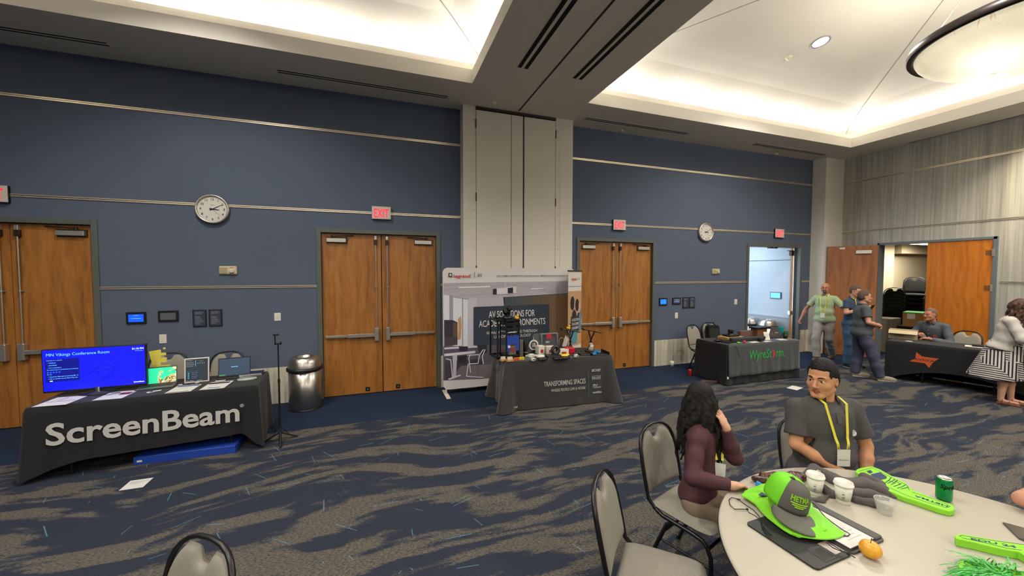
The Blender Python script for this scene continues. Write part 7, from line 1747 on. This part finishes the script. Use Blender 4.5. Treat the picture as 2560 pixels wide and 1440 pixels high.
def notice(r, w, h, d):
    b = MB(); b.box((-w * .42, -d - .001, -h * .45), (w * .42, -d, h * .45)); b.build('paper', mat('notice_navy', '#2b3447', .7), r)
    b = MB(); fit(b, FMY(d + .0015), 'Vikings Ballroom', -w * .32, w * .30, h * .34, .012, 0, bold=.017); fit(b, FMY(d + .0015), 'Lighting Control', -w * .32, w * .22, h * .26, .012, 0, bold=.017)
    for k in range(9): b.box((-w * .32, -d - .002, h * (.10 - .055 * k)), (w * (.05 + .28 * ((k * 29) % 7) / 7), -d - .001, h * (.10 - .055 * k) + .0035), 0)
    b.build('lettering', GRP, r)
for (x, lb) in ((-2.51, 'left of the pair of small dark framed notices under the left clock'), (-2.316, 'right of the pair of small dark framed notices under the left clock'), (6.497, 'left of the pair of small dark framed notices beside the third double door'), (6.685, 'right of the pair of small dark framed notices beside the third double door')): plate('framed_notice', lb, 'notice', x, 1.38, .165, .25, BLACKP, .014, 'framed control notices', notice, .002)
def toggle(r, w, h, d): b = MB(); b.box((-w * .16, -d - .004, -h * .26), (w * .16, -d, h * .26), 0, .002); b.build('rocker', WHITEP, r)
for (x, z, w, h, lb) in ((-2.953, 1.10, .085, .13, 'white blank wall plate just above the big screen table'), (-1.515, 1.362, .09, .125, 'white wall switch left of the second double door'), (6.25, 1.10, .085, .13, 'white wall plate below the grey panel by the third double door'), (8.018, 1.362, .09, .125, 'white wall switch left of the corridor doorway')): plate('wall_switch', lb, 'switch', x, z, w, h, WHITEP, .008, None, toggle)
r = empty('corridor_screen', (10.25, 7.375, 1.44), 0, 'small bright blue screen on the pale corridor wall through the doorway', 'touch panel')
b = MB(); b.box((-.03, -.15, -.09), (0, .15, .09), 0, .004); b.build('housing', mat('steel_blue_case', '#3f4d63', .4), r); b = MB(); b.box((-.032, -.13, -.07), (-.03, .13, .07)); b.box((-.0325, -.04, .0), (-.032, .09, .01), 1); b.build('screen', [SCRE('corridor_cyan', '#4aa6ec', 1.1), WH], r)
# ================================================================ the near round table and what lies on it
RTX, RTY, RTR, RZ = 2.382, .743, 1.02, .74
rt = empty('round_table', (RTX, RTY, 0), 0, 'large round pale grey banquet table in the near right corner', 'table')
b = MB(); b.lathe([(0, RZ), (RTR - .012, RZ), (RTR - .004, RZ - .003), (RTR, RZ - .010)], 128); b.build('tabletop', mat('pale_laminate', '#b2ac9c', .38, spec=.45, var=.03, vscale=3.), rt)
b = MB(); b.lathe([(RTR, RZ - .010), (RTR + .003, RZ - .016), (RTR, RZ - .030), (RTR - .02, RZ - .034), (0, RZ - .034)], 128); b.build('edge_band', mat('dark_edge_band', '#25221f', .6), rt)
for s in (-1, 1):
    for q in (-1, 1): b = MB(); b.tube([(s * .30, q * .45, RZ - .034), (s * .42, q * .48, 0)], .016, 8); b.build('leg', CHB, rt)
    b = MB(); b.tube([(s * .40, -.475, .12), (s * .40, .475, .12)], .012, 8); b.build('crossbar', CHB, rt)
Z = RZ + .0005
LIME = mat('lime_nylon', '#7bd018', .55, spec=.4, bump=.3, bscale=700., sheen=.2); FOAM = mat('lime_foam', '#8ad236', .6, bump=.3, bscale=300., spec=.3); NVP = mat('navy_ink_print', '#1c3057', .6)
# paper cups
def coffee(x, y, lab, rz):
    r = empty('coffee_cup', (x, y, Z), rz, lab, 'coffee cup', 'white takeaway coffee cups')
    b = MB(); b.lathe([(0, .0), (.029, .0), (.0305, .003), (.043, .108), (.040, .108)], 32); b.build('cup_body', WHITEP, r)
    b = MB(); b.lathe([(.0315, .02), (.0325, .02), (.040, .075), (.039, .075)], 32); b.build('sleeve', mat('white_sleeve', '#c6c2b6', .7), r)
    b = MB(); b.lathe([(.0455, .104), (.047, .108), (.0455, .113), (.0445, .113), (.0425, .124), (.039, .125), (.037, .119), (0, .119)], 32); b.build('lid', mat('lid_white', '#d9d5ca', .35), r)
    b = MB(); V, F = text_geo('HIL RD', .016, .02); V = V.copy(); V = V[:, [1, 0, 2]] * (-1, 1, 1); th = V[:, 0] / .038; V2 = np.stack([.0392 * np.sin(th), -.0392 * np.cos(th), .055 + V[:, 1] - 0], 1); b.add(V2, F); b.build('cup_print', GRP, r)
    return r
coffee(2.42, 1.475, 'white takeaway coffee cup with lid standing behind the lime cap', -.9); coffee(2.48, 1.365, 'white takeaway coffee cup with lid and sleeve, right of the lime cap', -.9)
r = empty('plastic_cup', (2.58, 1.225, Z), 0, 'short clear plastic cup on the near table left of the green can', 'cup')
b = MB(); b.lathe([(0, .001), (.030, .001), (.031, .004), (.0445, .072), (.047, .075), (.0465, .077), (.0435, .075), (.030, .006), (0, .004)], 32); b.build('cup_body', mat('clear_plastic', '#d9d8d0', .08, alpha=.28, spec=.6), r)
b = MB(); b.lathe([(.0445, .0725), (.0475, .075), (.0465, .0775), (.0445, .0755)], 32); b.build('rim', mat('rim_plastic', '#c9c6bb', .15, alpha=.7), r)
# green can
r = empty('soda_can', (3.06, 1.19, Z), 0, 'green lemon-lime soda can near the far right edge of the round table', 'can')
b = MB(); b.lathe([(0, .004), (.026, .0), (.033, .010), (.0345, .016), (.0345, .112), (.031, .124), (.029, .128)], 32); b.build('can_body', mat('can_green', '#0d8a4b', .3, metal=.45), r)
b = MB(); b.lathe([(.0295, .127), (.0285, .131), (.027, .127), (0, .126)], 32); b.box((-.008, -.014, .127), (.008, .006, .129)); b.build('can_lid', STEEL, r)
b = MB(); V, F = text_geo('Sprite', .034, .03, 1., .25); V = V.copy(); th = V[:, 0] / .0352; a0 = math.atan2(-1.19, -3.06) + .65; ang = a0 + th; V2 = np.stack([.0352 * np.cos(ang), .0352 * np.sin(ang), .078 + V[:, 1]], 1); b.add(V2, F); b.build('lettering', mat('can_dark_print', '#0c2a22', .4), r)
# apple
s = SDF(); s.ell((0, 0, .042), (.043, .043, .040), None, .01); s.ell((0, 0, .088), (.014, .014, .014), None, .02, 's'); s.ell((0, 0, -.002), (.012, .012, .008), None, .014, 's')
t = NT('apple_skin', rough=.35, spec=.5); P = t.pos((30, 30, 6)); n = t.n('TexNoise', None, Vector=P, Scale=.8, Detail=4.).outputs['Fac']; n2 = t.n('TexNoise', None, Vector=t.pos((1, 1, 1)), Scale=14., Detail=2.).outputs['Fac']
t.color(t.ramp(t.math('ADD', t.math('MULTIPLY', n, .5), t.math('MULTIPLY', n2, .5)), [(.35, lin('#e0ac24')), (.50, lin('#e09a30')), (.60, lin('#d07430')), (.74, lin('#bd5230'))]))
r = empty('apple', (2.115, 1.05, Z), 0, 'yellow and orange apple at the lower corner of the black folio', 'apple'); sdf_obj('apple_flesh', s, t.m, r, .003); r.scale = (.96, .96, .96)
b = MB(); b.tube([(0, 0, .070), (.004, 0, .085), (.010, .002, .094)], .0015, 6); b.build('stem', mat('stem_brown', '#4a3020', .8), r)
# black folio with notepad
FO = T(1.795, 1.075, Z, .035); fo = empty('folio', (0, 0, 0), 0, 'open black zip folio with notepad under the lime drawstring bag', 'folio'); fo.matrix_world = FO
LEA = mat('black_leatherette', '#252525', .5, bump=.5, bscale=260.); LE2 = mat('grey_leatherette', '#4a4846', .55, bump=.4, bscale=260.)
b = MB(); b.prism(rrect(.255, .335, .02, 5, .1275, .1675), 0, .009, 0); b.build('left_cover', LEA, fo)
b = MB(); b.prism(rrect(.265, .335, .02, 5, .39, .1675), 0, .010, 0); b.box((.462, .01, .010), (.52, .325, .022), 0, .005); b.build('right_cover', LE2, fo)
b = MB(); b.box((.265, .012, .010), (.455, .318, .022), 1); b.box((.267, .014, .022), (.453, .316, .0228), 0)
for k in range(4): b.box((.32, .05 + .02 * k, .0228), (.43 - .02 * (k % 2), .052 + .02 * k, .0231), 2)
b.build('notepad', [WH, LE2, GRP], fo)
b = MB(); b.box((.085, .012, .009), (.170, .09, .0105), 0, .002); b.box((.095, .022, .0105), (.160, .08, .011), 1); b.build('window_pocket', [LEA, mat('smoky_window', '#1a1c1c', .15)], fo)
b = MB(); b.box((.178, .025, .0092), (.242, .10, .0105)); b.build('silver_card', mat('pearl_card', '#b5a9a0', .25, metal=.3), fo)
# lime drawstring bag: a low heap between two rails
CR = lambda cx, cy: (1840 + cx * .1875, 1150 + cy * .1875)
Lr = [(60, 520), (130, 560), (250, 640), (330, 740), (420, 830), (520, 910), (620, 985), (720, 1045), (830, 1088)]
Rr = [(180, 385), (420, 365), (700, 400), (900, 470), (1010, 560), (1040, 660), (1150, 745), (1300, 870), (1455, 1000)]
Lp = [PZ(*CR(*p), Z + .003) for p in Lr]; Rp = [PZ(*CR(*p), Z + .02) for p in Rr]
def lerp_list(A, t): t = min(max(t, 0), 1) * (len(A) - 1); i = min(int(t), len(A) - 2); return A[i].lerp(A[i + 1], t - i)
O_ = Lp[4]; bg = empty('drawstring_bag', O_, 0, 'crumpled lime green drawstring bag lying over the black folio', 'bag')
b = MB()
def bagf(u, v):
    a = lerp_list(Lp, u); c = lerp_list(Rp, u); p = a.lerp(c, v) - O_
    e = math.sin(PI * min(1, v * 1.0)) ** .7 if 0 < v < 1 else 0; eu = min(1, u * 6) * (1 - .55 * max(0, (u - .8) / .2))
    hgt = .044 * e * eu + .006 * math.sin(v * 17 + 5 * u) * e + .005 * math.sin(u * 23 + 6 * v) * e + .0035 * math.sin(40 * v + 9 * u) * e
    z = Z + .024 + hgt - O_.z if 0 < v < 1 else Z + .0235 - O_.z
    fold = .010 * math.sin(v * 60) * max(0, (u - .9) / .1)
    return V3(p.x + fold * .4, p.y - fold * .5, z)
b.grid(bagf, 56, 44); 
o = b.build('bag_body', LIME, bg); sd = o.modifiers.new('solid', 'SOLIDIFY'); sd.thickness = .004; sd.offset = -1
# the open mouth: a gathered hem band rising above the near end
b = MB()
def mouth(u, v):
    a = lerp_list(Lp, 1. - .10 * v); c = lerp_list(Rp, 1. - .02 * v); p = a.lerp(c, u) - O_; q = math.sin(PI * u) ** .8 if 0 < u < 1 else 0
    return V3(p.x + .0, p.y - .035 * q * (1 - v), Z + .024 - O_.z + .005 + .030 * q * v + .002 * math.sin(u * 90) * v)
b.grid(mouth, 60, 8); o = b.build('hem_band', LIME, bg); sd = o.modifiers.new('solid', 'SOLIDIFY'); sd.thickness = .003
def ontop(cx, cy, z): return V3(*(PZ(*CR(cx, cy), z) - O_))
b = MB(); zz = Z + .072
P_ = [ontop(cx, cy, zz - .012) for (cx, cy) in ((297, 470), (345, 425), (420, 490))]; b.add(P_, [(0, 1, 2)]); b.add([p + V3(0, 0, .002) for p in P_], [(0, 1, 2)][::-1])
for pts in ([(455, 615), (520, 650), (575, 700), (555, 712), (490, 670)],): P_ = [ontop(cx, cy, zz + .004) for cx, cy in pts]; b.add(P_, [tuple(range(len(P_)))])
b.build('navy_print', NVP, bg)
CORD = mat('black_cord', '#0f0f10', .7)
def cord(pts, z, name='cord', parent=bg): b = MB(); b.tube([ontop(cx, cy, z + .004 * math.sin(i * 1.3)) for i, (cx, cy) in enumerate(pts)], .0022, 6); return b.build(name, CORD, parent)
cord([(60, 525), (0, 515), (-60, 500), (-95, 530), (-80, 600), (-20, 655), (80, 655), (150, 660)], Z + .006); cord([(0, 515), (60, 545), (130, 600), (230, 665), (300, 740), (340, 800)], Z + .008); cord([(150, 660), (170, 700), (250, 740), (340, 810), (350, 900), (400, 980), (480, 1010), (420, 960), (350, 870), (340, 800)], Z + .016)
cord([(960, 530), (1060, 600), (1130, 690), (1190, 760), (1280, 830), (1420, 930), (1500, 975), (1520, 990), (1490, 1015), (1440, 1010)], Z + .030); cord([(1220, 1090), (1330, 1160), (1440, 1225), (1500, 1250), (1590, 1305)], Z + .026); cord([(1200, 1095), (1290, 1170), (1400, 1215), (1500, 1250)], Z + .028)
b = MB(); b.ball(ontop(150, 655, Z + .008), .006, 6); b.ball(ontop(1500, 1250, Z + .026), .007, 6); b.build('cord_knot', CORD, bg)
# trucker cap
cp = empty('baseball_cap', (0, 0, 0), 0, 'lime and grey trucker cap resting on the lime drawstring bag', 'cap')
cf = unit(V3(-.36, -.93, 0)); c0 = PZ(1962, 1250, Z + .095); tl_ = Matrix.Rotation(-.30, 4, 'X')
cp.matrix_world = frame(c0, (-cf[1], cf[0], 0), (-cf[0], -cf[1], 0), (0, 0, 1)) @ Matrix.Rotation(.16, 4, 'X') @ Matrix.Rotation(.17, 4, 'Y') @ Matrix.Scale(1.17, 4)    # local -Y is the front
def crown(a, h):
    r0 = .086 * math.cos(h * PI / 2 * .98) ** .62; fr = max(0, -math.sin(a)); z = .115 * math.sin(h * PI / 2) ** .9
    x = math.cos(a) * r0 * .93; y = math.sin(a) * r0 * 1.10; y += -fr * .006 * math.sin(PI * h)
    return V3(x, y, z * (1 + .06 * fr * (1 - h)))
def crown_part(a0, a1, name, m, off=0.):
    b = MB(); b.grid(lambda u, v: crown(a0 + (a1 - a0) * u, v) * (1 + off), 30, 16); o = b.build(name, m, cp); sd = o.modifiers.new('solid', 'SOLIDIFY'); sd.thickness = .0025; return o
CAPG = mat('cap_grey', '#56544f', .85, bump=.3, bscale=600.); LIMEM = mat('lime_mesh', '#74d81c', .6, bump=.8, bscale=900.)
crown_part(1.5 * PI - 1.05, 1.5 * PI + 1.05, 'front_panel', CAPG, .004); crown_part(-.5 * PI + 1.0, 1.5 * PI - 1.0, 'mesh_back', LIMEM)
b = MB(); b.ball((0, 0, .118), (.007, .007, .004), 6); b.build('button', CAPG, cp)
b = MB()
for a in (1.5 * PI - 1.04, 1.5 * PI + 1.04): b.tube([crown(a, h) * 1.01 for h in np.linspace(0, .97, 14)], .0016, 5)
b.build('piping', LIME, cp)
b = MB()
def brim(u, v):
    a = 1.5 * PI - 1.18 + 2.36 * u; c = crown(a, 0.); d = V3(math.cos(a) * .40, -abs(math.sin(a)) ** .8, 0); w_ = .082 * max(0, 1 - (2 * u - 1) ** 4) ** .5
    p = c + d * w_ * v; p[2] += .002 - .022 * v * v - .10 * p[0] ** 2 / .09 * v - .005; return p
b.grid(brim, 34, 12); o = b.build('brim', mat('brim_grey', '#62635a', .8, bump=.2), cp); sd = o.modifiers.new('solid', 'SOLIDIFY'); sd.thickness = .004
def wrap_cap(V):
    a = 1.5 * PI + V[:, 0] / .090; h = (V[:, 1]) / .125; out = np.zeros_like(V)
    for i in range(len(V)): out[i] = crown(a[i], min(.98, max(0, h[i]))) * (1.012) + V3(0, -.0012, 0)
    return out
b = MB()
Vt, Ft = text_geo('HETMA', .027, .035, align='CENTER', spacing=1.02); Vt = Vt.copy(); Vt[:, 1] += .040; Vt[:, 0] -= .016; b.add(wrap_cap(Vt), Ft)
for (y, w_) in ((.032, .040), (.026, .032), (.0205, .020)):
    n = 14; xs_ = np.linspace(-w_ - .016, w_ - .016, n); Vv = np.array([(x, y, 0) for x in xs_] + [(x, y + .0032, 0) for x in xs_]); b.add(wrap_cap(Vv), [(i, i + 1, n + i + 1, n + i) for i in range(n - 1)])
b.build('lettering', mat('cap_lime_text', '#a8e81e', .6), cp)
# foam paddles
C2 = lambda cx, cy: (1780 + cx * .30469, 1120 + cy * .30469)
def paddle(lab, pts, name='foam_hand', z=Z + .030, txt=None, thick=.030):
    P_ = [PZ(*C2(*p), z) for p in pts]; o0 = P_[0]; r = empty(name, (o0.x, o0.y, Z), 0, lab, 'foam paddle', 'lime foam paddles')
    poly_ = [(p.x - o0.x, p.y - o0.y) for p in P_]
    ar = sum(poly_[i][0] * poly_[(i + 1) % len(poly_)][1] - poly_[(i + 1) % len(poly_)][0] * poly_[i][1] for i in range(len(poly_)))
    if ar < 0: poly_ = poly_[::-1]
    b = MB(); c = np.mean(poly_, 0); n = len(poly_)
    inn = [(p[0] + (c[0] - p[0]) * 0, p[1]) for p in poly_]
    b.prism(poly_, 0.0, thick, 0); o = b.build('foam', FOAM, r); bv = o.modifiers.new('bev', 'BEVEL'); bv.width = .004; bv.segments = 2
    return r, o0
def pline(b, o0, pts, w, z=Z + .0308):
    P_ = [PZ(*C2(*p), z) - Vector((o0.x, o0.y, Z)) for p in pts]; b.tube([V3(p.x, p.y, p.z - .0006) for p in P_], w, 4)
r, o0 = paddle('long lime foam paddle with navy skyline print, lying past the coffee cups', [(1185, 175), (1215, 162), (1310, 148), (1375, 172), (1470, 225), (1590, 285), (1640, 340), (1740, 378), (1860, 425), (1970, 462), (1992, 485), (1985, 508), (1950, 518), (1850, 492), (1700, 440), (1560, 395), (1440, 345), (1360, 300), (1290, 240), (1200, 212), (1178, 195)])
b = MB(); pline(b, o0, [(1205, 190), (1315, 160), (1460, 235), (1600, 305), (1620, 345)], .0014); pline(b, o0, [(1640, 360), (1800, 412), (1930, 462), (1955, 480), (1920, 488), (1780, 450), (1600, 390), (1400, 300)], .0014)
for pts in ([(1300, 215), (1380, 197), (1435, 235), (1430, 252), (1345, 268)], [(1268, 190), (1300, 180), (1322, 200), (1292, 210)]):
    P_ = [PZ(*C2(*p), Z + .0312) - Vector((o0.x, o0.y, Z)) for p in pts]; b.add([tuple(p) for p in P_], [tuple(range(len(P_)))[::-1]])
for (a, c) in (((1420, 285), (1470, 240)), ((1440, 290), (1500, 255)), ((1470, 300), (1520, 262)), ((1490, 315), (1550, 290)), ((1520, 330), (1590, 300)), ((1550, 335), (1610, 320)), ((1450, 268), (1500, 290)), ((1500, 270), (1545, 300))): pline(b, o0, [a, ((a[0] + c[0]) / 2 + 8, (a[1] + c[1]) / 2), c], .0022)
pa = PZ(*C2(1935, 482), Z + .031); pb = PZ(*C2(1660, 392), Z + .031); d = (pb - pa); L = d.length; d.normalize(); up_ = Vector((-d.y, d.x, 0)) * -1
b2 = MB(); fit(b, frame(pa - Vector((o0.x, o0.y, Z)), d, Vector((-d.y, d.x, 0)), (0, 0, 1)), 'HETMA', .0, L, -.014, .022, 0, bold=.02); b.build('navy_print', NVP, r)
r, o0 = paddle('lime foam paddle at the right edge of the picture, below the dark phone', [(1992, 722), (2010, 706), (2060, 704), (2160, 722), (2330, 752), (2480, 775), (2640, 800), (2760, 840), (2760, 930), (2600, 905), (2520, 850), (2400, 832), (2280, 805), (2160, 775), (2040, 750), (2000, 740)], thick=.038, z=Z + .038)
b = MB(); pline(b, o0, [(2560, 792), (2330, 762), (2150, 732), (2050, 716), (2030, 722), (2060, 738), (2250, 780), (2420, 822), (2540, 838)], .0014, Z + .0388); pa = PZ(*C2(2120, 745), Z + .039); pb = PZ(*C2(2500, 815), Z + .039); d = (pb - pa); L = d.length; d.normalize()
fit(b, frame(pa - Vector((o0.x, o0.y, Z)), d, Vector((-d.y, d.x, 0)), (0, 0, 1)), 'EDU 24', .0, L, -.006, .018, 0, bold=.02, shear=.2); b.build('navy_print', NVP, r)
r, o0 = paddle('lime foam paddle partly covered by green tinsel at the bottom right corner', [(2022, 950), (2030, 925), (2060, 912), (2140, 922), (2300, 960), (2480, 995), (2700, 1030), (2700, 1180), (2400, 1120), (2200, 1050), (2060, 1000), (2026, 975)], thick=.032, z=Z + .032)
b = MB(); pline(b, o0, [(2560, 1020), (2300, 975), (2120, 935), (2075, 930), (2068, 945), (2110, 975), (2220, 1010)], .0016, Z + .0328); pa = PZ(*C2(2110, 955), Z + .033); pb = PZ(*C2(2210, 985), Z + .033); d = (pb - pa); L = d.length; d.normalize()
fit(b, frame(pa - Vector((o0.x, o0.y, Z)), d, Vector((-d.y, d.x, 0)), (0, 0, 1)), 'Y', .0, L, -.012, .03, 0, bold=.03); b.build('navy_print', NVP, r)
# green tinsel
b = MB(); rnd = random.Random(9); c0 = PZ(2500, 1468, Z)
for k in range(420):
    a = rnd.uniform(0, 2 * PI); rr = rnd.uniform(.0, .10); p = V3(rr * math.cos(a) * 1.4, rr * math.sin(a) * .8, rnd.uniform(.035, .06)); d = unit(V3(math.cos(a) * 1.5 + rnd.uniform(-.5, .5), math.sin(a) + rnd.uniform(-.5, .5), rnd.uniform(-.1, .55))); L = rnd.uniform(.045, .105); m_ = 4; pts = []
    for j in range(m_): q = j / (m_ - 1); z_ = max(.003, p[2] + d[2] * L * q - .05 * q * q); pts.append(V3(p[0] + d[0] * L * q, p[1] + d[1] * L * q, z_))
    s_ = unit(np.cross(d, (0, 0, 1.))) * .0022; V = []
    for q in pts: V += [q - s_, q + s_]
    b.add(V, [(2 * j, 2 * j + 1, 2 * j + 3, 2 * j + 2) for j in range(m_ - 1)])
o = obj('green_tinsel', b, mat('tinsel_green', '#2fae3a', .4, spec=.6, var=.3), None, 'bunch of shiny green tinsel strands at the bottom right corner of the table', 'tinsel', None, 'stuff'); o.location = (c0.x, c0.y, Z)
# dark phone at the right edge
ph = [PZ(*C2(*p), Z + .010) for p in ((2382, 602), (2470, 618), (2600, 660), (2680, 790), (2520, 735))]
b = MB(); o0 = ph[0]; pl_ = [(p.x - o0.x, p.y - o0.y) for p in (ph[0], ph[2], ph[3], ph[4])]; b.prism(pl_[::-1] if 0 else pl_, 0, .009, 0); ar = 0
o = obj('phone', b, mat('dark_glass', '#45403a', .15), None, 'dark phone lying on the near table at the right edge of the picture', 'phone'); o.location = (o0.x, o0.y, Z); bv = o.modifiers.new('bev', 'BEVEL'); bv.width = .003; bv.segments = 2
# grey sweatshirt heaped behind the cups
s = SDF(); Jp = lambda cx, cy, z: V3(*PZ(*C2(cx, cy), Z + z)); O2 = Jp(1100, 300, 0)
def cj(pts, rs, k=.02): s.chain([Jp(*p) - O2 for p in pts], rs, k)
cj([(745, 240, .015), (840, 175, .035), (930, 215, .035)], [.016, .030, .026]); cj([(930, 215, .03), (1000, 260, .02), (1100, 300, .02)], [.03, .034, .03]); cj([(1100, 300, .02), (1250, 290, .025), (1400, 340, .015), (1500, 405, .006)], [.035, .034, .026, .010])
cj([(1150, 360, .02), (1300, 380, .015), (1440, 410, .01)], [.028, .024, .014]); cj([(1180, 425, .012), (1320, 455, .014), (1460, 500, .010)], [.022, .024, .014]); cj([(800, 420, .008), (900, 430, .008), (940, 400, .008)], [.012, .016, .010]); cj([(920, 330, .02), (980, 380, .012), (1080, 400, .01)], [.022, .020, .014])
cj([(1250, 240, .02), (1380, 300, .02)], [.03, .026]); s.plane(V3(0, 0, 0), (0, 0, -1), .002)
r = empty('sweatshirt', tuple(O2), 0, 'grey sweatshirt heaped on the near table behind the coffee cups', 'clothing'); sdf_obj('fabric', s, mat('heather_grey', '#57524f', .92, bump=.4, bscale=500.), r, .006, noise=wrinkle(.005, 60, 21., (1, .6, .2)))
b = MB(); p = Jp(860, 190, .066) - O2; b.tube([p, p + V3(.015, .004, .001), p + V3(.028, -.004, -.006)], .003, 5); b.build('neck_label', WH, r)
# snack bag with blue wrapper in the woman's hand
s = SDF(); O3 = Jp(400, 250, 0)
for (a, c_) in (((360, 255, .02), (430, 245, .03)), ((430, 245, .03), (520, 225, .03)), ((650, 215, .03), (740, 240, .035)), ((600, 235, .02), (700, 270, .02)), ((520, 230, .02), (640, 230, .03))): s.cone(Jp(*a) - O3, Jp(*c_) - O3, .022, .026, .02)
s.plane(V3(0, 0, 0), (0, 0, -1), .002)
r = empty('snack_bag', tuple(O3), 0, 'crinkled brown snack bag on the near table behind the lime cap', 'snack bag'); t = NT('brown_snack_foil', rough=.35, spec=.6); n = t.n('TexNoise', None, Vector=t.pos((1, 1, 1)), Scale=60., Detail=4.).outputs['Fac']; t.color(t.ramp(n, [(.4, lin('#2b1712')), (.5, lin('#5c3322')), (.58, lin('#3a2018')), (.68, lin('#8f6a50'))])); sdf_obj('foil', s, t.m, r, .005, noise=wrinkle(.006, 110, 8.))
b = MB(); p0 = Jp(385, 300, .02) - O3; b.box((-.022, -.018, -.012), (.026, .018, .014), 0, .004, Matrix.Translation(p0) @ T(0, 0, 0, .6, .3, .3)); b.build('blue_wrapper', mat('bright_blue_foil', '#2f86c8', .3, spec=.6), r)
